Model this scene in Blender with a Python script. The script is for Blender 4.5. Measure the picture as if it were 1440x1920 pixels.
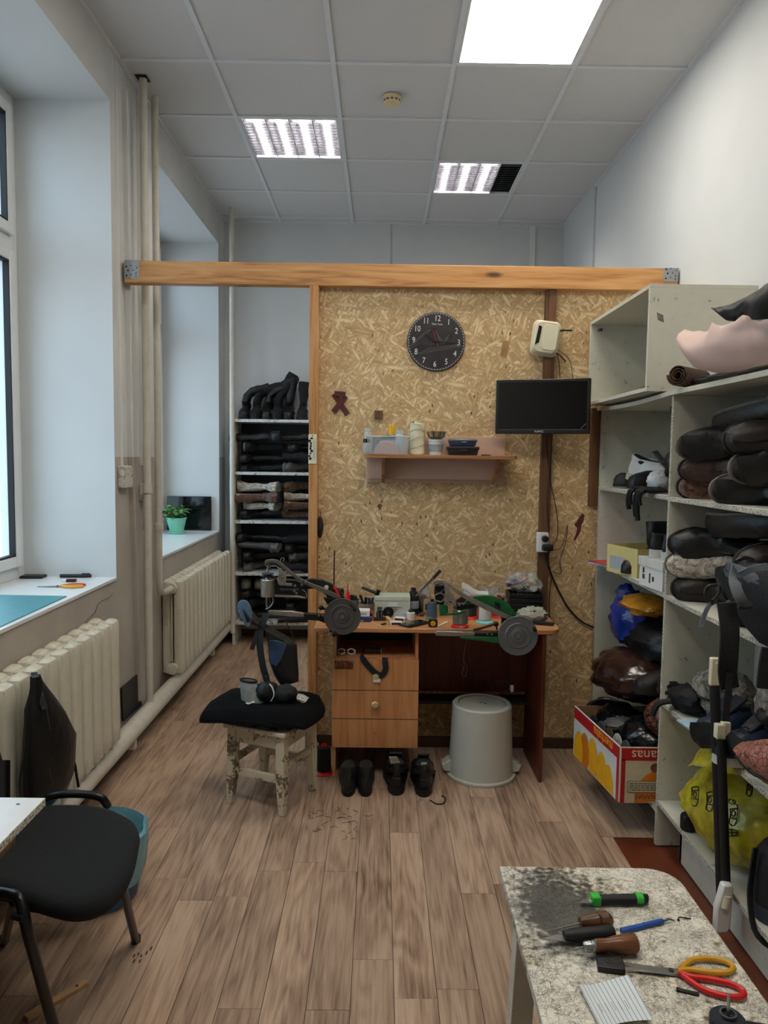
import bpy, bmesh, math, random
from mathutils import Vector, Matrix, noise, Euler
for o in list(bpy.data.objects): bpy.data.objects.remove(o)
S = bpy.context.scene; COL = S.collection
random.seed(7)
PI = math.pi
# ---------------------------------------------------------------- camera
FPX = 1387.0; HC = 1.56
_p, _y, _r = .0737, .006, .013
RC = (Matrix(((math.cos(_r),0,math.sin(_r)),(0,1,0),(-math.sin(_r),0,math.cos(_r)))) @
      Matrix(((1,0,0),(0,math.cos(_p),-math.sin(_p)),(0,math.sin(_p),math.cos(_p)))) @
      Matrix(((math.cos(_y),-math.sin(_y),0),(math.sin(_y),math.cos(_y),0),(0,0,1))))
cam = bpy.data.objects.new('camera', bpy.data.cameras.new('camera')); COL.objects.link(cam)
m = Matrix((RC[0], RC[2], -RC[1])).transposed().to_4x4(); m.translation = (0, 0, HC)
cam.matrix_world = m
cam.data.sensor_fit = 'HORIZONTAL'; cam.data.sensor_width = 36; cam.data.lens = FPX/1440*36
cam.data.clip_start = .02; cam.data.clip_end = 100
S.camera = cam
RI = RC.transposed()
def at(px, py, x=None, y=None, z=None):
    """the point of the room seen at this spot of the photograph, on a given plane of the room"""
    d = RI @ Vector(((px-720)/FPX, 1, -(py-960)/FPX))
    t = y/d.y if y is not None else (x/d.x if x is not None else (z-HC)/d.z)
    return d*t + Vector((0,0,HC))
# ---------------------------------------------------------------- world, light, exposure
S.view_settings.view_transform = 'Standard'; S.view_settings.look = 'None'
S.view_settings.gamma = 1; S.view_settings.use_curve_mapping = False
S.view_settings.exposure = 0.70
W = bpy.data.worlds.new('sky'); S.world = W; W.use_nodes = True
_n = W.node_tree.nodes; _l = W.node_tree.links; _n.clear()
_tc = _n.new('ShaderNodeTexCoord'); _sx = _n.new('ShaderNodeSeparateXYZ'); _rp = _n.new('ShaderNodeValToRGB')
_mr = _n.new('ShaderNodeMapRange'); _mr.inputs[1].default_value = -.5; _mr.inputs[2].default_value = .8
_bg = _n.new('ShaderNodeBackground'); _o = _n.new('ShaderNodeOutputWorld')
_rp.color_ramp.elements[0].color = (.36,.42,.48,1); _rp.color_ramp.elements[0].position = .2
_rp.color_ramp.elements[1].color = (.56,.80,1,1); _rp.color_ramp.elements[1].position = .5
_l.new(_tc.outputs['Generated'], _sx.inputs[0]); _l.new(_sx.outputs[2], _mr.inputs[0]); _l.new(_mr.outputs[0], _rp.inputs[0])
_l.new(_rp.outputs[0], _bg.inputs[0]); _bg.inputs[1].default_value = 2.25; _l.new(_bg.outputs[0], _o.inputs[0])
LAMP = 19            # ceiling lamps
for (y0, y1) in ((1.9,3.72), (4.45,6.12)):      # portals just outside the windows guide the daylight
    l = bpy.data.lights.new('window_portal', 'AREA'); l.shape = 'RECTANGLE'; l.size = y1-y0; l.size_y = 2.34
    l.cycles.is_portal = True
    o = bpy.data.objects.new('window_portal', l); COL.objects.link(o)
    o.matrix_world = Matrix.Translation((-1.97,(y0+y1)/2,2.1)) @ Matrix(((0,0,-1),(1,0,0),(0,-1,0))).to_4x4()
# ---------------------------------------------------------------- materials
MATS = {}
def lin(c): return tuple((v/12.92 if v <= .04045 else ((v+.055)/1.055)**2.4) for v in c)
def M(name, col, rough=.6, metal=0, var=.12, scale=20, bump=0, bscale=60, spec=.5, trans=0, emit=0, alpha=1, coat=0, sheen=0, stretch=None):
    """colour (display values 0..1) with a soft procedural variation and an optional fine relief"""
    if name in MATS: return MATS[name]
    m = bpy.data.materials.new(name); m.use_nodes = True; nt = m.node_tree; N = nt.nodes; L = nt.links
    b = N['Principled BSDF']; c = lin(col)
    b.inputs['Roughness'].default_value = rough; b.inputs['Metallic'].default_value = metal
    b.inputs['Specular IOR Level'].default_value = spec; b.inputs['Transmission Weight'].default_value = trans
    b.inputs['Alpha'].default_value = alpha; b.inputs['Coat Weight'].default_value = coat; b.inputs['Sheen Weight'].default_value = sheen
    tc = N.new('ShaderNodeTexCoord'); src = tc.outputs['Object']
    if stretch:
        mp = N.new('ShaderNodeMapping'); mp.inputs['Scale'].default_value = stretch; L.new(src, mp.inputs[0]); src = mp.outputs[0]
    if var:
        nz = N.new('ShaderNodeTexNoise'); nz.inputs['Scale'].default_value = scale; nz.inputs['Detail'].default_value = 5; L.new(src, nz.inputs[0])
        r = N.new('ShaderNodeValToRGB'); r.color_ramp.elements[0].position = .3; r.color_ramp.elements[1].position = .7
        r.color_ramp.elements[0].color = tuple(max(0, v*(1-var)) for v in c)+(1,); r.color_ramp.elements[1].color = tuple(min(1, v*(1+var)) for v in c)+(1,)
        L.new(nz.outputs[0], r.inputs[0]); L.new(r.outputs[0], b.inputs['Base Color'])
    else: b.inputs['Base Color'].default_value = c+(1,)
    if bump:
        nb = N.new('ShaderNodeTexNoise'); nb.inputs['Scale'].default_value = bscale; nb.inputs['Detail'].default_value = 4; L.new(src, nb.inputs[0])
        bp = N.new('ShaderNodeBump'); bp.inputs['Strength'].default_value = bump; bp.inputs['Distance'].default_value = .01
        L.new(nb.outputs[0], bp.inputs['Height']); L.new(bp.outputs[0], b.inputs['Normal'])
    if emit:
        b.inputs['Emission Color'].default_value = c+(1,); b.inputs['Emission Strength'].default_value = emit
    MATS[name] = m; return m
def node(nt, t, **k):
    n = nt.nodes.new(t)
    for a, v in k.items():
        if a.startswith('i'): n.inputs[int(a[1:])].default_value = v
        else: setattr(n, a, v)
    return n
def ramp(nt, fac, stops, interp='LINEAR'):
    r = nt.nodes.new('ShaderNodeValToRGB'); r.color_ramp.interpolation = interp; e = r.color_ramp.elements
    while len(e) < len(stops): e.new(.5)
    for k, (p, c) in enumerate(stops): e[k].position = p; e[k].color = (tuple(lin(c)) if len(c) == 3 else c[:3])+(1,)
    nt.links.new(fac, r.inputs[0]); return r.outputs[0]
def base(name, rough=.6, spec=.5):
    m = bpy.data.materials.new(name); m.use_nodes = True; MATS[name] = m
    b = m.node_tree.nodes['Principled BSDF']; b.inputs['Roughness'].default_value = rough; b.inputs['Specular IOR Level'].default_value = spec
    return m, m.node_tree, b
def coords(nt, scale=(1,1,1), rot=(0,0,0), kind='Object', rnd=False):
    tc = nt.nodes.new('ShaderNodeTexCoord'); mp = nt.nodes.new('ShaderNodeMapping'); src = tc.outputs[kind]
    if rnd:                                            # every object of this material shows another stretch of the grain
        oi = nt.nodes.new('ShaderNodeObjectInfo'); v = nt.nodes.new('ShaderNodeVectorMath'); v.operation = 'SCALE'
        v.inputs[0].default_value = (37,91,53); nt.links.new(oi.outputs['Random'], v.inputs['Scale'])
        a = nt.nodes.new('ShaderNodeVectorMath'); nt.links.new(src, a.inputs[0]); nt.links.new(v.outputs[0], a.inputs[1]); src = a.outputs[0]
    mp.inputs['Scale'].default_value = scale; mp.inputs['Rotation'].default_value = rot
    nt.links.new(src, mp.inputs[0]); return mp.outputs[0]
def mix(nt, a, b, f, mode='MIX'):
    n = nt.nodes.new('ShaderNodeMix'); n.data_type = 'RGBA'; n.blend_type = mode
    for s, i in ((a,6),(b,7)):
        if isinstance(s, tuple): n.inputs[i].default_value = lin(s)+(1,)
        else: nt.links.new(s, n.inputs[i])
    if isinstance(f, float): n.inputs[0].default_value = f
    else: nt.links.new(f, n.inputs[0])
    return n.outputs[2]
def bumpn(nt, b, h, strength=.3, dist=.002):
    bp = nt.nodes.new('ShaderNodeBump'); bp.inputs['Strength'].default_value = strength; bp.inputs['Distance'].default_value = dist
    nt.links.new(h, bp.inputs['Height']); nt.links.new(bp.outputs[0], b.inputs['Normal'])
def math_(nt, op, a, b=None):
    n = nt.nodes.new('ShaderNodeMath'); n.operation = op
    for i, s in enumerate((a, b)):
        if s is None: continue
        if isinstance(s, (int, float)): n.inputs[i].default_value = s
        else: nt.links.new(s, n.inputs[i])
    return n.outputs[0]
def wood(name, dark, mid, light, axis=0, k=1.0, rough=.5, knots=True, rnd=False, tint=0):
    """grain that runs along one axis, bent rings by noise"""
    m, nt, b = base(name, rough, .35)
    sc = [18*k]*3; sc[axis] = 1.3*k
    v = coords(nt, tuple(sc), rnd=rnd)
    n1 = node(nt, 'ShaderNodeTexNoise', i2=1.2, i3=6.0); nt.links.new(v, n1.inputs[0]); n1.inputs['Distortion'].default_value = 1.2
    sc2 = [90*k]*3; sc2[axis] = 5*k
    n2 = node(nt, 'ShaderNodeTexNoise', i2=1.5, i3=3.0); nt.links.new(coords(nt, tuple(sc2), rnd=rnd), n2.inputs[0])
    f = math_(nt, 'ADD', math_(nt, 'MULTIPLY', n1.outputs[0], .75), math_(nt, 'MULTIPLY', n2.outputs[0], .25))
    c = ramp(nt, f, [(.36,dark),(.47,mid),(.62,light)])
    if knots:
        sk = [7.]*3; sk[axis] = 2.2
        vo = node(nt, 'ShaderNodeTexVoronoi', i2=1.0); nt.links.new(coords(nt, tuple(sk)), vo.inputs[0])
        c = mix(nt, c, tuple(v*.55 for v in dark), ramp(nt, vo.outputs[0], [(.05,(1,1,1)),(.13,(0,0,0))]))
    if tint:
        oi = nt.nodes.new('ShaderNodeObjectInfo')
        hs = nt.nodes.new('ShaderNodeHueSaturation'); nt.links.new(c, hs.inputs['Color'])
        mr = node(nt, 'ShaderNodeMapRange', i3=1-tint, i4=1+tint); nt.links.new(oi.outputs['Random'], mr.inputs[0]); nt.links.new(mr.outputs[0], hs.inputs['Value'])
        c = hs.outputs[0]
    nt.links.new(c, b.inputs['Base Color']); bumpn(nt, b, f, .15, .001); return m
def osb_material():
    """overlapping strands: five layers of long cells at different angles, the strand with the highest random number lies on top"""
    m, nt, b = base('osb', .62, .3)
    best = None; tint = None; edge = None
    for i, (a, s) in enumerate(((.15,9),(1.0,11),(1.85,10),(2.6,12),(.6,15),(2.2,16))):
        wv = coords(nt, (1,1,1), (0,0,0))
        nz = node(nt, 'ShaderNodeTexNoise', i2=6.0+i); nt.links.new(wv, nz.inputs[0])
        ad = nt.nodes.new('ShaderNodeVectorMath'); ad.operation = 'MULTIPLY_ADD'
        nt.links.new(nz.outputs[1], ad.inputs[0]); ad.inputs[1].default_value = (.03,.03,.03); nt.links.new(wv, ad.inputs[2])
        mp = nt.nodes.new('ShaderNodeMapping'); nt.links.new(ad.outputs[0], mp.inputs[0]); mp.vector_type = 'TEXTURE'
        mp.inputs['Rotation'].default_value = (0, a, 0); mp.inputs['Scale'].default_value = (1/(s*1.05), 1, 1/(s*6.2)); mp.inputs['Location'].default_value = (i*3.1, 0, i*1.7)
        vo = node(nt, 'ShaderNodeTexVoronoi', voronoi_dimensions='3D', i2=1.0); nt.links.new(mp.outputs[0], vo.inputs[0])
        sp = nt.nodes.new('ShaderNodeSeparateColor'); nt.links.new(vo.outputs['Color'], sp.inputs[0])
        e = ramp(nt, vo.outputs['Distance'], [(.30,(0,0,0)),(.62,(1,1,1))])
        if best is None: best, tint, edge = sp.outputs[0], sp.outputs[1], e
        else:
            g = math_(nt, 'GREATER_THAN', sp.outputs[0], best)
            mt = nt.nodes.new('ShaderNodeMix'); mt.data_type = 'FLOAT'
            nt.links.new(g, mt.inputs[0]); nt.links.new(tint, mt.inputs[2]); nt.links.new(sp.outputs[1], mt.inputs[3]); tint = mt.outputs[0]
            edge = mix(nt, edge, e, g); best = math_(nt, 'MAXIMUM', best, sp.outputs[0])
    fine = node(nt, 'ShaderNodeTexNoise', i2=130.0, i3=4.0); nt.links.new(coords(nt), fine.inputs[0])
    t = math_(nt, 'ADD', math_(nt, 'MULTIPLY', tint, .85), math_(nt, 'MULTIPLY', fine.outputs[0], .2))
    c = ramp(nt, t, [(0.0,(.56,.43,.29)),(.07,(.77,.64,.45)),(.30,(.83,.71,.53)),(.65,(.86,.75,.57)),(1.0,(.91,.82,.65))])
    em = math_(nt, 'MULTIPLY', edge, .42)
    c = mix(nt, c, (.50,.35,.20), em)
    # small dark flecks and bark bits
    vf = node(nt, 'ShaderNodeTexVoronoi', i2=1.0); nt.links.new(coords(nt, (42,42,14), (0,.7,0)), vf.inputs[0])
    nf = node(nt, 'ShaderNodeTexNoise', i2=7.0); nt.links.new(coords(nt), nf.inputs[0])
    fk = math_(nt, 'MULTIPLY', ramp(nt, vf.outputs[0], [(.10,(1,1,1)),(.17,(0,0,0))]), ramp(nt, nf.outputs[0], [(.5,(0,0,0)),(.6,(1,1,1))]))
    c = mix(nt, c, (.30,.19,.11), fk)
    nt.links.new(c, b.inputs['Base Color'])
    h = math_(nt, 'ADD', best, fine.outputs[0]); bumpn(nt, b, h, .35, .002); return m
def floor_material():
    m, nt, b = base('laminate', .42, .4)
    v = coords(nt, (7,.9,1), rnd=True)
    n0 = node(nt, 'ShaderNodeTexNoise', i2=1.1, i3=2.0); nt.links.new(v, n0.inputs[0]); n0.inputs['Distortion'].default_value = .4
    band = math_(nt, 'FRACT', math_(nt, 'MULTIPLY', n0.outputs[0], 8.0))
    rings = ramp(nt, band, [(0,(0,0,0)),(.5,(1,1,1)),(.9,(.5,.5,.5)),(1,(0,0,0))])
    n1 = node(nt, 'ShaderNodeTexNoise', i2=2.0, i3=6.0); nt.links.new(coords(nt, (60,3.2,1), rnd=True), n1.inputs[0])
    n2 = node(nt, 'ShaderNodeTexNoise', i2=2.0, i3=2.0); nt.links.new(coords(nt, (4,1,1), rnd=True), n2.inputs[0])
    f = math_(nt, 'ADD', math_(nt, 'MULTIPLY', rings, .12), math_(nt, 'ADD', math_(nt, 'MULTIPLY', n1.outputs[0], .45), math_(nt, 'MULTIPLY', n2.outputs[0], .45)))
    c = ramp(nt, f, [(.32,(.44,.34,.27)),(.43,(.60,.49,.41)),(.56,(.71,.60,.51)),(.75,(.77,.67,.58))])
    oi = nt.nodes.new('ShaderNodeObjectInfo'); hs = nt.nodes.new('ShaderNodeHueSaturation'); nt.links.new(c, hs.inputs['Color'])
    mr = node(nt, 'ShaderNodeMapRange', i3=.84, i4=1.08); nt.links.new(oi.outputs['Random'], mr.inputs[0]); nt.links.new(mr.outputs[0], hs.inputs['Value'])
    nt.links.new(hs.outputs[0], b.inputs['Base Color']); bumpn(nt, b, n1.outputs[0], .12, .001); return m
def paint_worn(name, col, under, amount=.5, scale=9, rough=.5):
    """paint with chips and scuffs that show the ground below"""
    m, nt, b = base(name, rough, .4)
    n = node(nt, 'ShaderNodeTexNoise', i2=float(scale), i3=8.0); nt.links.new(coords(nt), n.inputs[0])
    n2 = node(nt, 'ShaderNodeTexNoise', i2=float(scale*6), i3=6.0); nt.links.new(coords(nt), n2.inputs[0])
    f = math_(nt, 'ADD', math_(nt, 'MULTIPLY', n.outputs[0], .6), math_(nt, 'MULTIPLY', n2.outputs[0], .4))
    lo = .62-.2*amount
    c = mix(nt, col, under, ramp(nt, f, [(lo,(0,0,0)),(lo+.03,(1,1,1))]))
    c = mix(nt, c, tuple(v*.8 for v in col), math_(nt, 'MULTIPLY', n.outputs[0], .4))
    nt.links.new(c, b.inputs['Base Color']); bumpn(nt, b, f, .25, .002); return m
def thin_glass(name, tint=(1,1,1), refl=.06):
    m = bpy.data.materials.new(name); m.use_nodes = True; nt = m.node_tree; nt.nodes.clear(); MATS[name] = m
    t = nt.nodes.new('ShaderNodeBsdfTransparent'); t.inputs[0].default_value = tint+(1,)
    g = nt.nodes.new('ShaderNodeBsdfGlossy'); g.inputs['Roughness'].default_value = .05
    f = nt.nodes.new('ShaderNodeFresnel'); f.inputs[0].default_value = 1.45
    x = nt.nodes.new('ShaderNodeMixShader'); o = nt.nodes.new('ShaderNodeOutputMaterial')
    ge = nt.nodes.new('ShaderNodeNewGeometry')      # the back of the sheet adds no second mirror
    k = math_(nt, 'MULTIPLY', f.outputs[0], math_(nt, 'SUBTRACT', 1.0, ge.outputs['Backfacing']))
    nt.links.new(k, x.inputs[0]); nt.links.new(t.outputs[0], x.inputs[1]); nt.links.new(g.outputs[0], x.inputs[2]); nt.links.new(x.outputs[0], o.inputs[0])
    return m
def film(name, col, a=.45, rough=.15):
    """crinkled translucent plastic"""
    m, nt, b = base(name, rough, .7); b.inputs['Base Color'].default_value = lin(col)+(1,)
    n = node(nt, 'ShaderNodeTexNoise', i2=18.0, i3=3.0); nt.links.new(coords(nt), n.inputs[0])
    al = node(nt, 'ShaderNodeMapRange', i1=.35, i2=.65, i3=a*.6, i4=min(1, a*1.5)); nt.links.new(n.outputs[0], al.inputs[0]); nt.links.new(al.outputs[0], b.inputs['Alpha'])
    bumpn(nt, b, n.outputs[0], .8, .01); return m
def spots(name, col, dot, scale=60, size=.25, rough=.8):
    m, nt, b = base(name, rough)
    v = node(nt, 'ShaderNodeTexVoronoi', i2=float(scale)); v.inputs['Randomness'].default_value = .2; nt.links.new(coords(nt), v.inputs[0])
    c = mix(nt, dot, col, ramp(nt, v.outputs[0], [(size,(0,0,0)),(size+.06,(1,1,1))])); nt.links.new(c, b.inputs['Base Color']); return m
def crackle(name, col, line, scale=40, w=.04, rough=.35):
    m, nt, b = base(name, rough)
    v = node(nt, 'ShaderNodeTexVoronoi', feature='DISTANCE_TO_EDGE', i2=float(scale)); nt.links.new(coords(nt), v.inputs[0])
    c = mix(nt, line, col, ramp(nt, v.outputs[0], [(w,(0,0,0)),(w*2,(1,1,1))])); nt.links.new(c, b.inputs['Base Color']); bumpn(nt, b, v.outputs[0], .4, .003); return m
def fur(name, c1, c2, scale=28):
    m, nt, b = base(name, .95, .1); b.inputs['Sheen Weight'].default_value = .3
    n = node(nt, 'ShaderNodeTexNoise', i2=float(scale), i3=7.0); n.inputs['Distortion'].default_value = 1.5; nt.links.new(coords(nt), n.inputs[0])
    f2 = node(nt, 'ShaderNodeTexNoise', i2=float(scale*9), i3=3.0); nt.links.new(coords(nt), f2.inputs[0])
    f = math_(nt, 'ADD', math_(nt, 'MULTIPLY', n.outputs[0], .65), math_(nt, 'MULTIPLY', f2.outputs[0], .35))
    nt.links.new(ramp(nt, f, [(.38,c1),(.6,c2)]), b.inputs['Base Color']); bumpn(nt, b, f, 1.0, .012); return m
# ---------------------------------------------------------------- mesh kit
ROOTM = {}
class MB:
    def __init__(s): s.v = []; s.f = []
    def add(s, vs, fs):
        k = len(s.v); s.v += [Vector(v) for v in vs]; s.f += [tuple(i+k for i in f) for f in fs]; return s
    def box(s, x0, x1, y0, y1, z0, z1, mat=None):
        vs = [Vector(p) for p in ((x0,y0,z0),(x1,y0,z0),(x1,y1,z0),(x0,y1,z0),(x0,y0,z1),(x1,y0,z1),(x1,y1,z1),(x0,y1,z1))]
        if mat: vs = [mat @ v for v in vs]
        return s.add(vs, [(0,3,2,1),(4,5,6,7),(0,1,5,4),(1,2,6,5),(2,3,7,6),(3,0,4,7)])
    def prism(s, pts, a, b, axis='y', mat=None):
        """2-D outline pushed from a to b along an axis"""
        n = len(pts)
        def q(p, t): return {'y': (p[0],t,p[1]), 'z': (p[0],p[1],t), 'x': (t,p[0],p[1])}[axis]
        vs = [Vector(q(p,a)) for p in pts]+[Vector(q(p,b)) for p in pts]
        if mat: vs = [mat @ v for v in vs]
        return s.add(vs, [tuple(range(n)), tuple(range(2*n-1, n-1, -1))]+[(i, i+n, (i+1)%n+n, (i+1)%n) for i in range(n)])
    def loft(s, rings, cap=True, closed=True, capend=True):
        n = len(rings[0]); vs = [p for r in rings for p in r]; fs = []
        for k in range(len(rings)-1):
            for i in range(n if closed else n-1):
                j = (i+1) % n; fs.append((k*n+i, k*n+j, (k+1)*n+j, (k+1)*n+i))
        if cap: fs.append(tuple(range(n-1, -1, -1)))
        if cap and capend: fs.append(tuple((len(rings)-1)*n+i for i in range(n)))
        return s.add(vs, fs)
    def lathe(s, prof, c=(0,0,0), n=24, mat=None, cap=True):
        c = Vector(c); rr = []
        for r, z in prof: rr.append([(mat @ Vector((r*math.cos(2*PI*i/n), r*math.sin(2*PI*i/n), z)) if mat else Vector((r*math.cos(2*PI*i/n), r*math.sin(2*PI*i/n), z)))+c for i in range(n)])
        return s.loft(rr, cap)
    def tube(s, path, r, n=8, cap=True, flat=None):
        """round (or flat=(w,h)) bar along a path"""
        P = [Vector(p) for p in path]; rr = []; up = Vector((0,0,1)); prev = None
        for i, p in enumerate(P):
            t = ((P[min(i+1,len(P)-1)]-P[max(i-1,0)]).normalized())
            if prev is None:
                a = up if abs(t.z) < .9 else Vector((0,1,0)); u = t.cross(a).normalized()
            else: u = (prev-t*prev.dot(t)).normalized()
            prev = u; w = t.cross(u)
            rad = r[i] if isinstance(r, (list, tuple)) else r
            if flat: rr.append([p+u*(a*flat[0])+w*(b*flat[1]) for a, b in ((-1,-1),(1,-1),(1,1),(-1,1))])
            else: rr.append([p+(u*math.cos(2*PI*k/n)+w*math.sin(2*PI*k/n))*rad for k in range(n)])
        return s.loft(rr, cap)
    def cyl(s, p0, p1, r0, r1=None, n=20): return s.tube([p0, p1], [r0, r1 if r1 is not None else r0], n)
    def blob(s, c, r, nu=14, nv=9, fn=None):
        c = Vector(c); rr = []
        for j in range(1, nv):
            th = PI*j/nv; ring = []
            for i in range(nu):
                d = Vector((math.sin(th)*math.cos(2*PI*i/nu), math.sin(th)*math.sin(2*PI*i/nu), math.cos(th)))
                k = fn(d) if fn else 1
                ring.append(c+Vector((d.x*r[0], d.y*r[1], d.z*r[2]))*k)
            rr.append(ring)
        return s.loft(rr[::-1])
    def grid(s, f, nu, nv, thick=None):
        """surface f(u,v) for u,v in 0..1, with a real thickness when given (a vector)"""
        vs = [Vector(f(i/nu, j/nv)) for j in range(nv+1) for i in range(nu+1)]; fs = []
        w = nu+1
        for j in range(nv):
            for i in range(nu): fs.append((j*w+i, j*w+i+1, (j+1)*w+i+1, (j+1)*w+i))
        if thick:
            k = len(vs); t = Vector(thick); vs2 = [v+t for v in vs]
            fs2 = [tuple(k+i for i in reversed(q)) for q in fs]
            edge = [i for i in range(w)]+[j*w+nu for j in range(1, nv+1)]+[nv*w+i for i in range(nu-1, -1, -1)]+[j*w for j in range(nv-1, 0, -1)]
            fs3 = [(edge[(i+1) % len(edge)], edge[i], edge[i]+k, edge[(i+1) % len(edge)]+k) for i in range(len(edge))]
            return s.add(vs+vs2, fs+fs2+fs3)
        return s.add(vs, fs)
    def warp(s, fn): s.v = [Vector(fn(v)) for v in s.v]; return s
    def mesh(s, name, mat, smooth=35):
        me = bpy.data.meshes.new(name); me.from_pydata([tuple(v) for v in s.v], [], s.f)
        bm = bmesh.new(); bm.from_mesh(me); bmesh.ops.recalc_face_normals(bm, faces=bm.faces); bm.to_mesh(me); bm.free()
        if mat: me.materials.append(MATS[mat] if isinstance(mat, str) else mat)
        if smooth:
            for p in me.polygons: p.use_smooth = True
            me.set_sharp_from_angle(angle=math.radians(smooth))
        return me
    def build(s, name, mat, parent=None, world=False, smooth=35, bevel=0, seg=2, label=None, kind=None, subd=0):
        loc = Vector((0,0,0))
        if parent is not None and world:
            inv = ROOTM[parent.name].inverted(); s.v = [inv @ v for v in s.v]
        if parent is None and world:
            xs = [v.x for v in s.v]; ys = [v.y for v in s.v]; zs = [v.z for v in s.v]
            loc = Vector(((min(xs)+max(xs))/2, (min(ys)+max(ys))/2, min(zs))); s.v = [v-loc for v in s.v]
        o = bpy.data.objects.new(name, s.mesh(name, mat, smooth)); COL.objects.link(o)
        if parent is not None: o.parent = parent; ROOTM[o.name] = ROOTM.get(parent.name, Matrix.Identity(4))
        else: o.location = loc; ROOTM[o.name] = Matrix.Translation(loc)
        if bevel:
            b = o.modifiers.new('bevel', 'BEVEL'); b.width = bevel; b.segments = seg; b.limit_method = 'ANGLE'; b.angle_limit = math.radians(40)
        if subd: u = o.modifiers.new('subdivision', 'SUBSURF'); u.levels = subd; u.render_levels = subd
        if label: o['label'] = label
        if kind: o['kind'] = kind
        return o
def thing(name, label, cat, loc=(0,0,0), rot=0, group=None, scale=1):
    o = bpy.data.objects.new(name, None); COL.objects.link(o); o.location = loc; o.empty_display_size = .05
    o.rotation_euler = rot if isinstance(rot, (tuple, list)) else (0,0,rot)
    o.scale = (scale,)*3 if not isinstance(scale, (tuple, list)) else scale
    ROOTM[o.name] = Matrix.Translation(loc) @ Euler(o.rotation_euler).to_matrix().to_4x4() @ Matrix.Diagonal((*o.scale, 1))
    o['label'] = label; o['category'] = cat
    if group: o['group'] = group
    return o
def tag(o, label, cat, group=None, kind=None):
    o['label'] = label; o['category'] = cat
    if group: o['group'] = group
    if kind: o['kind'] = kind
    return o
def struct(o): o['kind'] = 'structure'; return o
def sroot(name):
    o = bpy.data.objects.new(name, None); COL.objects.link(o); o['kind'] = 'structure'; ROOTM[o.name] = Matrix.Identity(4); return o
KIDS = {}
def dup(root, loc, rot=(0,0,0), label=None, group=None, scale=1, mats=None):
    """copy a thing with its parts and sub-parts; mats may swap materials on the copy"""
    def cp(o, parent):
        c = o.copy(); COL.objects.link(c)
        if parent is not None: c.parent = parent
        if mats and c.type == 'MESH' and o.data.materials and o.data.materials[0].name in mats:
            c.material_slots[0].link = 'OBJECT'; c.material_slots[0].material = MATS[mats[o.data.materials[0].name]]
        for ch in KIDS.setdefault(o.name, list(o.children)): cp(ch, c)
        return c
    r = cp(root, None); r.location = loc; r.rotation_euler = rot if isinstance(rot, (tuple, list)) else (0,0,rot)
    r.scale = (scale,)*3 if not isinstance(scale, (tuple, list)) else scale
    if label: r['label'] = label
    if group: r['group'] = group
    elif 'group' in r: del r['group']
    return r
def text(body, size, mat, parent, mtx, name='lettering', extrude=.0004, align='CENTER', space=1, sx=1):
    """flat lettering as a thin mesh; mtx places it (text lies in its own XY plane)"""
    cu = bpy.data.curves.new('t', 'FONT'); cu.body = body; cu.size = size; cu.extrude = extrude; cu.align_x = align; cu.align_y = 'CENTER'; cu.space_character = space; cu.resolution_u = 3
    t = bpy.data.objects.new('t', cu); COL.objects.link(t); me = bpy.data.meshes.new_from_object(t)
    bpy.data.objects.remove(t); me.transform(mtx @ Matrix.Diagonal((sx,1,1,1)) if parent is None else ROOTM[parent.name].inverted() @ mtx @ Matrix.Diagonal((sx,1,1,1)))
    me.materials.clear(); me.materials.append(MATS[mat]); o = bpy.data.objects.new(name, me); COL.objects.link(o)
    o.parent = parent; ROOTM[o.name] = ROOTM[parent.name]; return o
FRONT = Matrix(((1,0,0,0),(0,0,-1,0),(0,1,0,0),(0,0,0,1)))     # text facing the camera side (-Y)
def px(pts, y): return [(at(a, b, y=y).x, at(a, b, y=y).z) for a, b in pts]
def arc(cx, cy, r, a0, a1, n): return [(cx+r*math.cos(math.radians(a0+(a1-a0)*i/n)), cy+r*math.sin(math.radians(a0+(a1-a0)*i/n))) for i in range(n+1)]
def rrect(x0, x1, z0, z1, r, n=4):
    return arc(x1-r, z1-r, r, 0, 90, n)+arc(x0+r, z1-r, r, 90, 180, n)+arc(x0+r, z0+r, r, 180, 270, n)+arc(x1-r, z0+r, r, 270, 360, n)
def smoothpath(pts, n=4):
    """Catmull-Rom through the points"""
    P = [Vector(p) for p in pts]; out = []
    for i in range(len(P)-1):
        a, b, c, d = P[max(i-1,0)], P[i], P[i+1], P[min(i+2,len(P)-1)]
        for k in range(n):
            t = k/n; out.append(.5*((2*b)+(c-a)*t+(2*a-5*b+4*c-d)*t*t+(3*b-a-3*c+d)*t**3))
    out.append(P[-1]); return out
def ns(v, s=1, seed=0): return noise.noise(Vector(v)*s+Vector((seed*7.3, seed*3.1, seed*1.7)))
# ================================================================ THE ROOM
XL, XR, YB, YN, ZC = -1.33, 1.52, 6.36, -2.2, 3.506
osb_material(); floor_material()
M('white_paint', (.80,.81,.81), .65, var=.03, scale=3, bump=.05, bscale=30)
M('white_trim', (.86,.86,.85), .4, var=.03, scale=8)
M('tile', (.80,.80,.80), .9, var=.05, scale=160, bump=.25, bscale=220)
M('tbar', (.83,.84,.85), .45, var=.03)
M('ceiling_void', (.10,.10,.10), .9)
M('brown_floor', (.40,.19,.11), .35, var=.25, scale=14, bump=.05, stretch=(1,.2,1))
M('subfloor', (.20,.15,.12), .8)
M('skirting', (.27,.17,.12), .5, var=.2, stretch=(.2,.2,2))
M('upvc', (.86,.87,.87), .3, var=.02)
M('gasket', (.03,.03,.035), .6, var=0)
M('sill_white', (.84,.85,.85), .28, var=.03)
thin_glass('glass')
wood('pine', (.62,.42,.24), (.75,.54,.33), (.81,.62,.41), 0, 1.0, .5)
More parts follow.
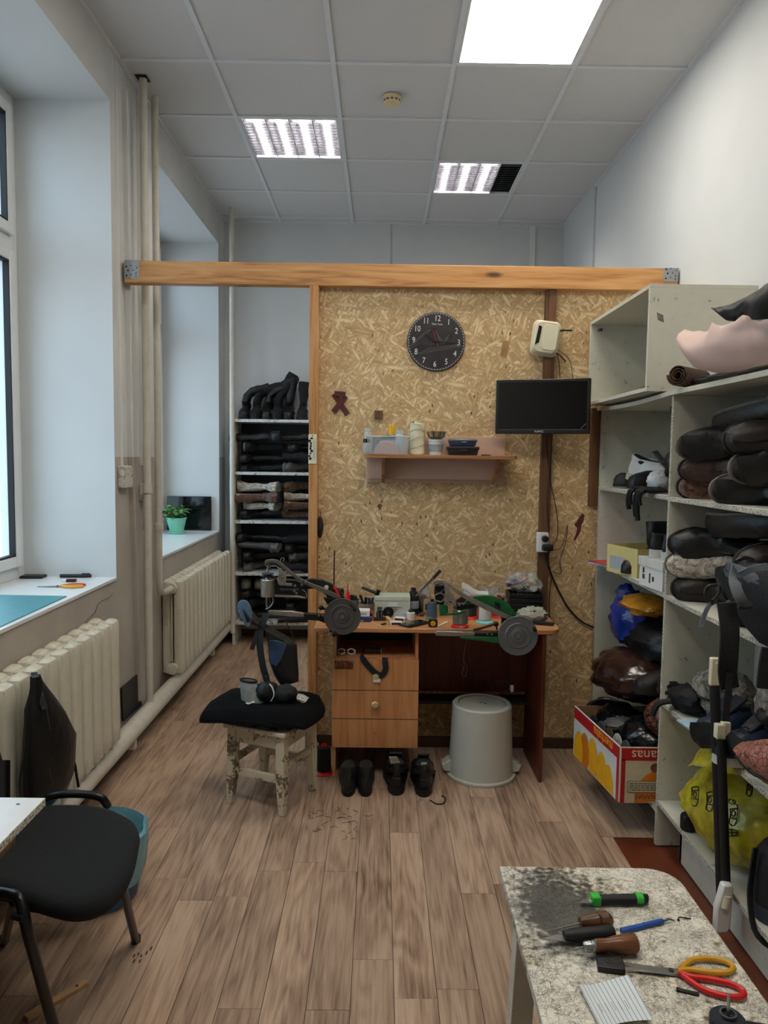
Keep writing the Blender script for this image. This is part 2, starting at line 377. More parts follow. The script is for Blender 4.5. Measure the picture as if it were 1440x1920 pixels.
wood('pine_v', (.60,.40,.23), (.72,.51,.31), (.78,.59,.39), 2, 1.0, .5)
wood('stud_wood', (.27,.18,.11), (.38,.26,.165), (.46,.33,.22), 2, 1.0, .6)
M('galv', (.62,.64,.65), .4, metal=.8, var=.1, scale=90)
M('black', (.03,.03,.035), .5, var=.2); M('hole', (.02,.02,.02), .9, var=0)
# wall paint: white above shoulder height, beige gloss below (a real change of paint)
m_, nt, b = base('two_tone_wall', .5, .4)
sx = nt.nodes.new('ShaderNodeSeparateXYZ'); nt.links.new(coords(nt), sx.inputs[0])
nz = node(nt, 'ShaderNodeTexNoise', i2=3.0, i3=5.0); nt.links.new(coords(nt), nz.inputs[0])
lo = ramp(nt, nz.outputs[0], [(.35,(.63,.60,.56)),(.65,(.69,.66,.62))]); hi = ramp(nt, nz.outputs[0], [(.35,(.77,.77,.76)),(.65,(.81,.81,.80))])
nt.links.new(mix(nt, lo, hi, math_(nt, 'GREATER_THAN', sx.outputs[2], 1.545)), b.inputs['Base Color'])
n9 = node(nt, 'ShaderNodeTexNoise', i2=14.0, i3=4.0); nt.links.new(coords(nt), n9.inputs[0]); bumpn(nt, b, n9.outputs[0], .12, .01)
# floor
fl = sroot('floor'); rnd = random.Random(3)
MB().box(-1.6,1.75,YN-.1,YB+.1,-.12,-.0045).build('floor_base', 'brown_floor', fl, smooth=0)
MB().box(XL,.985,YN,YB,-.0044,-.0032).box(.985,XR,2.96,YB,-.0044,-.0032).build('underlay', 'subfloor', fl, smooth=0)
W1 = .1255; pm = {}
k = -11
while True:
    x0 = -.066+W1*k; x1 = x0+W1; k += 1
    if x1 < XL: continue
    if x0 > XR: break
    y = YN-rnd.random()*.9
    while y < YB:
        ln = rnd.choice((.95,1.2,1.2,.7)); y1 = y+ln
        a, b_ = max(x0+.001, XL), min(x1-.001, XR)
        ya, yb = max(y, YN), min(y1-.0012, YB)
        if x1 > .99:                                    # the laminate stops at the shelving, brown boards go on
            if y < 2.96 < y1-.01: y1 = 2.96; yb = 2.959
            if ya < 2.955:
                if x0 < .97: b_ = min(b_, .985)
                else: y = y1; continue
        if yb-ya > .02 and b_-a > .005:
            o = MB().box(-(b_-a)/2,(b_-a)/2,-(yb-ya)/2,(yb-ya)/2,-.004,0).build('plank', 'laminate', fl, smooth=0)
            o.location = ((a+b_)/2, (ya+yb)/2, rnd.choice((0,-.0003,0)))
        y = y1
# ceiling
ce = sroot('ceiling')
MB().box(-1.6,1.75,YN-.1,YB+.1,ZC+.10,ZC+.16).build('ceiling_slab', 'ceiling_void', ce, smooth=0)
cx0, cy0 = -.858, 3.827
LIGHTS = {(2,-1):'panel', (0,1):'louvre', (2,2):'louvre', (2,-5):'panel', (0,-4):'panel'}
tm = {}
for i in range(-1, 4):
    for j in range(-11, 5):
        x0, x1 = max(cx0+.6*i+.012, XL+.02), min(cx0+.6*(i+1)-.012, XR-.02); y0, y1 = max(cy0+.6*j+.012, YN+.02), min(cy0+.6*(j+1)-.012, YB-.02)
        if x1-x0 < .03 or y1-y0 < .03 or (i,j) in LIGHTS: continue
        key = (round(x1-x0,3), round(y1-y0,3))
        if key not in tm: tm[key] = MB().box(-key[0]/2,key[0]/2,-key[1]/2,key[1]/2,0,.012).mesh('tile', 'tile', 0)
        o = bpy.data.objects.new('ceiling_tile', tm[key]); COL.objects.link(o); o.parent = ce
        o.location = ((x0+x1)/2, (y0+y1)/2, ZC+.009+rnd.random()*.002)
for i in range(0, 4): MB().box(cx0+.6*i-.012,cx0+.6*i+.012,YN,YB,ZC,ZC+.03).build('ceiling_rail', 'tbar', ce, smooth=0)
for j in range(-10, 5): MB().box(XL,XR,cy0+.6*j-.012,cy0+.6*j+.012,ZC+.0008,ZC+.03).build('ceiling_rail', 'tbar', ce, smooth=0)
MB().box(XL,XL+.02,YN,YB,ZC,ZC+.025).build('wall_angle', 'tbar', ce, smooth=0)
MB().box(XR-.02,XR,YN,YB,ZC,ZC+.025).build('wall_angle', 'tbar', ce, smooth=0)
MB().box(XL,XR,YB-.02,YB,ZC-.0005,ZC+.025).build('wall_angle', 'tbar', ce, smooth=0)
# walls
T = .52
WIN = [(1.9,3.72), (4.45,6.12)]; Z0, Z1 = .935, 3.27
w = MB().box(XL-T,XL,YN,YB,-.02,Z0).box(XL-T,XL,YN,YB,Z1,ZC+.1)
ys = [YN]+[v for p in WIN for v in p]+[YB]
for a, b_ in zip(ys[::2], ys[1::2]): w.box(XL-T,XL,a,b_,Z0,Z1)
struct(w.build('wall_left', 'two_tone_wall', smooth=0))
for n_, (a, b_) in enumerate(WIN):
    r = MB().box(XL-T+.005,XL+.002,b_-.006,b_+.001,Z0,Z1).box(XL-T+.005,XL+.002,a-.001,a+.006,Z0,Z1).box(XL-T+.005,XL+.002,a,b_,Z1-.006,Z1+.001)
    struct(r.build('trim_%d' % (n_+1), 'white_paint', smooth=0))
    s_ = struct(MB().box(XL-T+.04,XL+.006,a+.006,b_-.006,Z0-.012,Z0+.004).build('trim_%d' % (n_+3), 'sill_white', smooth=0, bevel=.002))
    # pvc window: outer frame, mullion, transom, sashes with gaskets and panes
    wr = sroot('window_%d' % (n_+1)); X = XL-T+.02; z0, z1 = Z0+.004, Z1-.006
    def bar(y0, y1, za, zb, x0, x1, nm='frame', mt='upvc', p=wr): return MB().box(x0,x1,y0,y1,za,zb).build(nm, mt, p, bevel=.004)
    fr = MB()
    for (y0,y1,za,zb) in ((a+.006,a+.07,z0,z1),(b_-.07,b_-.006,z0,z1),(a+.07,b_-.07,z0,z0+.06),(a+.07,b_-.07,z1-.06,z1)): fr.box(X-.03,X+.04,y0,y1,za,zb)
    tz = 2.56; mid = (a+b_)/2
    fr.box(X-.03,X+.04,a+.07,b_-.07,tz-.035,tz+.035); fr.box(X-.03,X+.04,mid-.035,mid+.035,z0+.06,z1-.06)
    fr.build('window_frame', 'upvc', wr, bevel=.004)
    for (ya,yb) in ((a+.07,mid-.035),(mid+.035,b_-.07)):
        for (za,zb) in ((z0+.06,tz-.035),(tz+.035,z1-.06)):
            sh = MB(); q = .055
            for (p0,p1,q0,q1) in ((ya,ya+q,za,zb),(yb-q,yb,za,zb),(ya+q,yb-q,za,za+q),(ya+q,yb-q,zb-q,zb)): sh.box(X-.015,X+.062,p0,p1,q0,q1)
            so = sh.build('sash', 'upvc', wr, bevel=.006)
            g = MB()
            for (p0,p1,q0,q1) in ((ya+q,ya+q+.009,za+q,zb-q),(yb-q-.009,yb-q,za+q,zb-q),(ya+q,yb-q,za+q,za+q+.009),(ya+q,yb-q,zb-q-.009,zb-q)): g.box(X+.03,X+.058,p0,p1,q0,q1)
            g.build('gasket', 'gasket', so)
            MB().box(X+.02,X+.026,ya+q,yb-q,za+q,zb-q).build('pane', 'glass', so, smooth=0)
    if n_ == 0: pass
    MB().box(X+.062,X+.085,mid+.04,mid+.07,1.5,1.58).box(X+.08,X+.095,mid+.045,mid+.065,1.42,1.56).build('handle', 'upvc', wr, bevel=.004)
M('wall_seam', (.70,.72,.74), .5, var=.03)
struct(MB().box(XR,XR+.1,YN,YB,-.02,ZC+.1).build('wall_right', 'white_paint', smooth=0))
struct(MB().box(XL-T,XR+.1,YB,YB+.1,-.02,ZC+.1).build('wall_back', 'white_paint', smooth=0))
struct(MB().box(XL-T,XR+.1,YN-.1,YN,-.02,ZC+.1).build('wall_near', 'white_paint', smooth=0))
# cover strips on the back wall and the seam of the right wall
p = at(733,450,y=YB); struct(MB().box(p.x-.006,p.x+.006,YB-.006,YB,0,ZC).build('trim_5', 'wall_seam', smooth=0))
p = at(998,450,y=YB); struct(MB().box(p.x-.024,p.x+.024,YB-.015,YB,0,ZC).build('trim_6', 'white_trim', smooth=0, bevel=.003))
struct(MB().box(XR-.006,XR,5.42,5.46,0,ZC).build('trim_7', 'wall_seam', smooth=0))
struct(MB().box(XL,XL+.018,YN,YB,0,.055).build('baseboard_left', 'skirting', smooth=0, bevel=.003))
struct(MB().box(XL+.02,XR,YB-.018,YB,0,.055).build('baseboard_back', 'skirting', smooth=0, bevel=.003))
# plaster crack under the first sill
MB_ = MB(); cp_ = [at(a, b_, x=XL+.0) for a, b_ in ((212,1112),(203,1122),(192,1126),(183,1133),(178,1148),(168,1158),(158,1168))]
MB_.tube([(XL+.0005,q.y,q.z) for q in cp_], [.001,.002,.0025,.0015,.003,.002,.001], 5)
struct(MB_.build('trim_8', M('crack', (.42,.38,.33), .9, var=.2)))
# ---------------------------------------------------------------- partition of OSB with studs and a beam
YO = 3.90
pw = sroot('wall_partition')
for (x0,x1,z0,z1) in ((-.325,.872,.03,2.43),(.876,1.515,.03,2.43)):
    MB().box(x0,x1,YO,YO+.012,z0,z1).build('osb_panel', 'osb', pw, smooth=0)
MB().box(-.325,1.515,YO-.018,YO-.0005,.004,.062).build('skirting_board', 'skirting', pw, smooth=0, bevel=.003)
bl = at(222,487,y=3.85); br = at(1275,510,y=3.85)
t = thing('timber_beam', 'long knotty pine beam across the room above the chipboard partition', 'beam', (.09,3.88,2.43))
MB().box(-1.405,1.42,-.03,.03,0,.112).build('beam', 'pine', t, bevel=.003)
for x0 in (-1.404, 1.345):
    b2 = MB().box(x0,x0+.075,-.0325,-.0305,.02 if x0 < 0 else .045,.113).build('bracket', 'galv', t, bevel=.0005)
    h = MB()
    for i, (u, v) in enumerate(((.012,.015),(.035,.02),(.06,.012),(.02,.04),(.045,.042),(.065,.055),(.012,.06),(.035,.065),(.06,.028))):
        zz = (.02 if x0 < 0 else .045)+v; h.cyl((x0+u,-.0332,zz),(x0+u,-.0322,zz),.003 if i % 3 else .0045,n=8)
    h.build('screw_holes', 'hole', b2)
t = thing('wooden_post', 'pale pine post at the open left end of the chipboard partition', 'post', (-.348,3.872,0))
MB().box(-.023,.023,-.025,.025,0,2.43).build('post', 'pine_v', t, bevel=.003)
t = thing('wooden_stud', 'dark brown stud on the chipboard behind router and monitor', 'post', (.868,3.882,0))
MB().box(-.027,.027,-.0175,.0175,.063,2.43).build('stud', 'stud_wood', t, bevel=.002)
t = thing('shelf_end_board', 'short dark wooden board below the open cabinet, behind the monitor', 'post', (1.118,3.885,.3))
MB().box(-.02,.03,-.014,.0145,1.02,1.53).build('board', 'stud_wood', t, bevel=.002)
# ---------------------------------------------------------------- ceiling lamps, smoke detector
M('lamp_frame', (.82,.83,.84), .4)
M('mirror', (.58,.58,.60), .22, metal=1, var=.1); M('lamp_off', (.62,.60,.56), .3, var=.1)
def emitter(name, col, st):
    m = bpy.data.materials.new(name); m.use_nodes = True; b = m.node_tree.nodes['Principled BSDF']
    b.inputs['Base Color'].default_value = (.8,.8,.8,1); b.inputs['Emission Color'].default_value = col+(1,); b.inputs['Emission Strength'].default_value = st; MATS[name] = m
emitter('tube_light', (1,.93,.83), LAMP*1.9); emitter('tube_light_hot', (1,.95,.86), LAMP*1.25)
m_, nt, b = base('diffuser', .4); b.inputs['Emission Color'].default_value = (1,.93,.82,1); b.inputs['Base Color'].default_value = (.85,.85,.85,1)
sx = nt.nodes.new('ShaderNodeSeparateXYZ'); nt.links.new(coords(nt), sx.inputs[0])      # four tubes show through the diffuser
wv = math_(nt, 'COSINE', math_(nt, 'MULTIPLY', sx.outputs[0], 2*PI/.145))
nt.links.new(math_(nt, 'MULTIPLY', math_(nt, 'ADD', math_(nt, 'MULTIPLY', wv, -.28), 1.0), LAMP*.72), b.inputs['Emission Strength'])
LN = {(2,-1):('ceiling_light','glowing frosted square ceiling light nearest the camera'), (0,1):('ceiling_light','louvred square ceiling light with all tubes lit, left of the smoke detector'),
      (2,2):('ceiling_light','louvred square ceiling light with one dark tube, farthest back'), (2,-5):('ceiling_light','frosted square ceiling light behind the camera, right side'), (0,-4):('ceiling_light','frosted square ceiling light behind the camera, left side')}
for (i,j), kind in LIGHTS.items():
    x0 = cx0+.6*i+.013; y0 = cy0+.6*j+.013; w_ = .574; nm, lb = LN[(i,j)]
    t = thing(nm, lb, 'ceiling light', (x0+w_/2, y0+w_/2, ZC+.002), group='ceiling lights'); h = w_/2
    MB().box(-h,h,-h,-h+.012,0,.07).box(-h,h,h-.012,h,0,.07).box(-h,-h+.012,-h+.012,h-.012,0,.07).box(h-.012,h,-h+.012,h-.012,0,.07).box(-h,h,-h,h,.07,.075).build('housing', 'lamp_frame', t, smooth=0)
    if kind == 'panel':
        MB().box(-h+.012,h-.012,-h+.012,h-.012,.004,.008).build('diffuser', 'diffuser', t, smooth=0)
    else:
        MB().box(-h+.012,h-.012,-h+.012,h-.012,.062,.069).build('reflector', 'mirror', t, smooth=0)
        for q in range(4):
            cxq = -h+.012+(w_-.024)*(q+.5)/4; hw = (w_-.024)/8
            off = (i == 2 and q == 3)
            MB().cyl((cxq,-h+.02,.046),(cxq,h-.02,.046),.0125,n=12).build('tube_lamp', 'lamp_off' if off else 'tube_light', t)
            lv = MB().tube([(cxq-hw,-h+.012,.028),(cxq-hw,h-.012,.028)],0,flat=(.002,.026))      # v-shaped side mirrors
            lv.add([(cxq-hw,-h+.012,.0),(cxq-hw+.02,-h+.012,.055),(cxq-hw+.02,h-.012,.055),(cxq-hw,h-.012,.0)],[(0,1,2,3)])
            lv.add([(cxq+hw,-h+.012,.0),(cxq+hw-.02,-h+.012,.055),(cxq+hw-.02,h-.012,.055),(cxq+hw,h-.012,.0)],[(0,1,2,3)])
            for r in range(1, 14): yy = -h+.012+(w_-.024)*r/14; lv.box(cxq-hw,cxq+hw,yy-.001,yy+.001,.0,.032)
            lv.build('louvre', 'mirror', t, smooth=0)
M('detector', (.83,.76,.60), .5, var=.05)
t = thing('smoke_detector', 'round cream smoke detector on a ceiling tile', 'smoke detector', (.039,4.165,ZC+.003))
MB().lathe([(.05,0),(.05,-.012),(.046,-.018),(.046,-.03),(.04,-.038),(.02,-.042),(.0,-.042)],n=32).build('base', 'detector', t)
v_ = MB()
for a in range(0,360,30): v_.box(.0465,.047,-.007,.007,-.030,-.021,Matrix.Rotation(math.radians(a),4,'Z'))
v_.build('vents', M('vent_dark', (.35,.31,.24), .8), t)
# ================================================================ LEFT SIDE: heating, sills, rack
paint_worn('radiator_paint', (.84,.82,.75), (.66,.60,.50), -.05, 30, .34)
M('pipe_paint', (.78,.76,.71), .38, var=.06)
M('rubber_black', (.045,.045,.05), .6, var=.2, bump=.1)
# radiators
def section():
    s_ = MB()
    for xx, w_ in ((.034,.030),(-.038,.028)):       # two columns, front and back
        rr = []
        for k, (z, f, g) in enumerate(((0,.3,.3),(.010,.75,.68),(.03,1,.86),(.07,1,.92),(.30,1,.90),(.52,1,.94),(.555,1,.96),(.578,.85,.85),(.588,.45,.5))):
            rr.append([(xx+w_*f*math.copysign(abs(math.cos(a))**.55,math.cos(a)), .047*g*math.copysign(abs(math.sin(a))**.55,math.sin(a)), z) for a in [2*PI*i/16 for i in range(16)]])
        s_.loft(rr)
    for z in (.045,.543):
        s_.box(-.06,.06,-.036,.036,z-.03,z+.03); s_.cyl((0,-.056,z),(0,.056,z),.026,n=14)
    return s_
def radiator(name, label, y0, n, z0, end_hub=True):
    t = thing(name, label, 'radiator', (-1.262, y0, z0), group=None)
    me = section().mesh('radiator_section', 'radiator_paint')
    for k in range(n):
        o = bpy.data.objects.new('radiator_section', me); COL.objects.link(o); o.parent = t; o.location = (0, .052+.1085*k, 0); ROOTM[o.name] = ROOTM[t.name]
    return t
r2 = radiator('radiator', 'white cast iron radiator with a bent inlet pipe, under the far sill', 4.47, 14, .205)
r2p = MB()
for z in (.045,.543): r2p.cyl((0,-.02,z),(0,.01,z),.034,n=16).cyl((0,-.028,z),(0,-.018,z),.02,n=6)
for dx in (-.02,.0,.02): r2p.box(dx-.003,dx+.003,-.0005,.006,.09,.5)
r2p.build('end_plug', 'radiator_paint', r2)
r1 = radiator('radiator', 'white cast iron radiator nearest the camera, black bag hanging on it', 3.41-.1085*15, 15, .215)
MB().cyl((0,.1085*15+.004,.045),(0,.1085*15+.04,.045),.028,n=16).lathe([(.030,0),(.038,.004),(.038,.012),(.028,.016)],(0,0,0),16,Matrix.Translation((0,.1085*15+.03,.045)) @ Matrix.Rotation(PI/2,4,'X')).build('end_plug', 'radiator_paint', r1)
# brackets above radiators pressed in the wall
# vertical risers and their clamps
def pipe(label, pts, r, extra=None, name='heating_pipe', sm=0):
    P = [Vector(q) for q in pts]
    o = MB(); o.tube(smoothpath(P, sm) if sm else P, r, 14)
    if extra: extra(o)
    lo = Vector((P[-1].x,P[-1].y,P[-1].z)); t = thing(name, label, 'pipe', lo)
    o.build('pipe', 'pipe_paint', t, world=True); return t
pa = at(256,130,z=ZC); pb = at(280,1305,x=-1.24)
yp1 = 4.02
t = pipe('tall white heating pipe that runs from ceiling to the floor pipe', [(-1.262,yp1,ZC+.03),(-1.262,yp1,.17)], .021)
MB().box(-.03,.03,-.045,.03,3.34,3.342).build('ceiling_cutout', 'ceiling_void', t) 
MB().box(-.035,.0,-.012,.012,1.18,1.23).lathe([(.027,1.18),(.027,1.23)],n=14).build('clamp', 'pipe_paint', t)
MB().lathe([(.027,-.01),(.032,0),(.026,.02),(.021,.03)],n=14).build('weld', 'pipe_paint', t)
t = pipe('white heating pipe farther right, bending into the far radiator', [(-1.262,4.22,ZC+.03),(-1.262,4.22,2.0),(-1.262,4.22,.95),(-1.262,4.222,.83),(-1.262,4.25,.765),(-1.262,4.32,.748),(-1.262,4.46,.748)], .0195)
MB().lathe([(.026,1.0),(.026,1.04)],n=14,mat=Matrix.Translation((0,-.24,-.62))).build('coupling', 'pipe_paint', t)
t = pipe('thin white pipe standing in the far left corner of the room', [(-1.20,6.02,ZC+.03),(-1.20,6.02,.1)], .02)
t = thing('floor_pipe', 'thick white heating pipe running along the floor under the radiators', 'pipe', (-1.255,4.2,0))
fp = MB().tube([(0,y,.148) for y in (-3.2,-1.2,.8,1.9)], .047, 18); fp.build('pipe', 'pipe_paint', t)
for y in (-1.7,-.5,1.3): MB().box(-.07,.02,y-.02,y+.02,.055,.105).build('bracket', 'pipe_paint', t)
for yy_ in (1.2,.32,-.84): MB().tube([(0,yy_,.17),(0,yy_,.245)],.026,12).build('branch', 'pipe_paint', t)
# thin cable conduits and boxes on the pier
t = thing('wall_conduit', 'thin white cable strip with a junction box on the window pier', 'cable', (XL,3.79,1.2))
MB().tube([(.004,0,2.3),(.004,.01,1.2),(.004,.02,.30)],0,flat=(.006,.004)).build('cable_strip', 'white_trim', t)
paint_worn('box_paint', (.78,.77,.72), (.55,.50,.40), .45, 40)
MB().box(0,.035,-.035,.10,.185,.30).build('junction_box', 'box_paint', t, bevel=.006)
t = thing('wall_cable', 'flat white cable beside the tall heating pipe', 'cable', (XL,4.12,1.1))
MB().tube([(.006,0,ZC-1.1),(.006,0,.4)],0,flat=(.009,.006)).build('cable_strip', 'white_trim', t)
MB().box(0,.04,-.03,.05,.20,.30).build('junction_box', 'box_paint', t, bevel=.004)
# plaster bulge: slanted ridge of the pier
struct(MB().tube([(XL-.002,3.90,3.4),(XL-.002,3.92,1.6),(XL-.001,3.97,.9),(XL-.002,4.0,.2)],0,flat=(.03,.008)).build('trim_9', 'two_tone_wall', smooth=0, bevel=.006))
# black board leaning on the wall behind the floor pipe
q = [at(228,1290,x=XL+.012),at(257,1265,x=XL+.012),at(266,1322,x=XL+.012),at(231,1352,x=XL+.012)]
tag(MB().prism([(v.y,v.z) for v in q],XL+.006,XL+.014,'x').build('access_plate', M('plate_black', (.07,.07,.065), .5), world=True), 'small dark square plate low on the wall between the two radiators', 'plate')
# ---- first sill
SZ = Z0+.004
def put(a, b_, z=None, **k): return at(a, b_, z=z, **k)
c = at(66,1082,z=SZ); t = thing('wallet', 'small flat black wallet on the near window sill by the frame', 'wallet', (c.x,c.y-.02,SZ), .05)
MB().box(-.055,.055,-.035,.035,0,.012).build('cover', M('leather_black', (.05,.05,.055), .45, bump=.2), t, bevel=.004)
MB().box(-.05,.05,-.031,.031,.012,.014).build('flap', M('leather_black2', (.08,.08,.09), .4, bump=.2), t, bevel=.001)
c = at(142,1083,z=SZ); t = thing('marker_pen', 'thick black marker pen on the near window sill', 'pen', (c.x,c.y,SZ+.009), .08)
MB().cyl((-.075,0,0),(.03,0,0),.009,n=14).cyl((.03,0,0),(.075,0,0),.0095,.008,n=14).build('barrel', 'leather_black', t)
MB().box(.03,.07,-.002,.002,.008,.013).build('clip', 'leather_black2', t)
c = at(130,1091,z=SZ); t = thing('eraser', 'small white eraser in a dark sleeve on the near sill', 'eraser', (c.x,c.y,SZ), .1)
MB().box(-.03,.03,-.012,.012,0,.013).build('rubber', 'white_trim', t, bevel=.003); MB().box(-.012,.031,-.0128,.0128,-.0002,.0138).build('sleeve', M('maroon', (.20,.05,.08), .5), t, bevel=.001)
M('steel', (.62,.62,.61), .3, metal=.9, var=.08); M('steel_dark', (.32,.32,.33), .35, metal=.8, var=.15)
M('red_plastic', (.80,.10,.10), .35, var=.06); M('yellow_plastic', (.80,.60,.14), .35, var=.06)
def scissors(loc, rot, label, blades=.09, s=1.0, ca='red_plastic', cb='yellow_plastic', open_=.06, flat=None):
    t = thing('scissors', label, 'scissors', loc, rot, scale=s)
    for sgn, mt in ((1,ca),(-1,cb)):
        a = Matrix.Rotation(sgn*open_,4,'Z')
        MB().prism([(0,-.008),(-.02,-.009),(-blades,-.001),(-blades,.001),(-.02,.008),(0,.009),(.02,.006),(.03,0),(.02,-.006)],.002+.0022*(sgn>0),.004+.0022*(sgn>0),'z',a).build('blade', 'steel', t, bevel=.0004)
        path = [(.012,.001*sgn),(.035,sgn*.006),(.06,sgn*.003),(.095,sgn*.004),(.115,sgn*.018),(.108,sgn*.034),(.08,sgn*.040),(.05,sgn*.034),(.03,sgn*.018),(.018,sgn*.006)]
        MB().tube([a @ Vector((x,y,.0065)) for x,y in [tuple(v)[:2] for v in smoothpath([(x,y,0) for x,y in path],3)]],.0052,8).build('handle', mt, t)
    MB().cyl((0,0,.0),(0,0,.009),.0045,n=10).build('rivet', 'steel_dark', t)
    return t
c = at(108,1101,z=SZ); scissors((c.x,c.y,SZ), .15, 'red and yellow handled scissors on the near window sill', open_=.0)
q = [at(0,1118,z=SZ),at(125,1119,z=SZ),at(0,1182,z=SZ)]
xe = XL-.005
tag(MB().prism([(q[1].x,q[1].y),(xe-.01,2.62),(xe-.006,2.1),(-1.72,2.1),(-1.72,q[1].y+.01)],SZ,SZ+.004,'z').build('cutting_mat', M('teal', (.22,.52,.56), .45, var=.05), world=True), 'teal cutting mat lying on the near window sill', 'mat')
# ---- second sill: plant, dark panel, small box
c = at(331,1000,z=SZ); PL = c
t = thing('potted_plant', 'leafy green plant in a mint pot on the far window sill', 'plant', (c.x,c.y,SZ))
M('mint', (.50,.80,.70), .4, var=.05); M('soil', (.15,.10,.07), .95)
MB().lathe([(.058,0),(.075,.002),(.078,.012),(.06,.012)],n=24).build('saucer', 'mint', t)
MB().lathe([(.05,.006),(.066,.07),(.076,.115),(.080,.118),(.080,.126),(.073,.126),(.068,.11),(.0,.11)],n=28).build('pot', 'mint', t)
MB().lathe([(.0,.112),(.067,.112)],n=20,cap=False).build('soil', 'soil', t)
rl = random.Random(5); lm = []
for q_ in range(3):
    g = (lambda u, v, q_=q_: Vector(((u*.055), (v-.5)*.030*math.sin(PI*min(1,u*.9+.1))**.8*(1.25), -.018*u*u+.006*abs(v-.5)*2)))
    lm.append(MB().grid(g,5,4).mesh('leaf', M('leaf_%d' % q_, ((.30,.48,.20),(.42,.62,.34),(.56,.72,.50))[q_], .5, var=.25, scale=70)))
st = MB(); leaves = []
for k in range(26):
    a = rl.random()*2*PI; el = rl.uniform(.35,1.3); L_ = rl.uniform(.06,.14)
    p1 = Vector((math.cos(a)*math.cos(el)*L_, math.sin(a)*math.cos(el)*L_*.8, .11+math.sin(el)*L_)); p0 = Vector((math.cos(a)*.02, math.sin(a)*.02, .11))
    pth = [p0, (p0+p1)/2+Vector((0,0,.015)), p1]; st.tube(pth,.0018,5)
    for w_ in range(5): leaves.append((p0.lerp(p1, .45+.13*w_), a+rl.uniform(-1.6,1.6), rl.uniform(-.3,.5)))
st.build('stems', 'leaf_0', t)
for (p1,a,e) in leaves:
    o = bpy.data.objects.new('leaf', rl.choice(lm)); COL.objects.link(o); o.parent = t; o.location = p1; o.rotation_euler = (rl.uniform(-.4,.4), -e, a); s_ = rl.uniform(.6,1.0); o.scale = (s_,)*3; ROOTM[o.name] = ROOTM[t.name]
yy = 6.075
q = px([(313,930),(396,932),(394,987),(313,985)], yy)
t = thing('dark_panel', 'glossy black flat panel leaning behind the plant on the far sill', 'panel', (sum(v[0] for v in q)/4,yy,SZ))
x0, x1 = q[0][0], min(q[1][0], XL-.02)
MB().box(x0,x1,yy,yy+.012,SZ,q[0][1]).build('panel', M('gloss_black', (.03,.035,.04), .12, var=0), t, world=True, bevel=.003)
MB().box(x0+.008,x1-.008,yy-.001,yy,SZ+.012,q[0][1]-.008).build('screen', M('gloss_black2', (.05,.055,.06), .06, var=0), t, world=True)
c = at(388,993,z=SZ); t = thing('small_box', 'small white flat box on the far sill end', 'box', (c.x-.03,c.y+.02,SZ))
MB().box(-.105,.095,-.05,.05,0,.048).build('tray', 'white_trim', t, bevel=.002); MB().box(-.107,.097,-.052,.052,.03,.066).build('lid', 'sill_white', t, bevel=.002)
MB().box(-.101,.091,-.0526,-.052,.0345,.061).build('label', M('grey_print', (.62,.66,.70), .5, var=.1, scale=50), t)
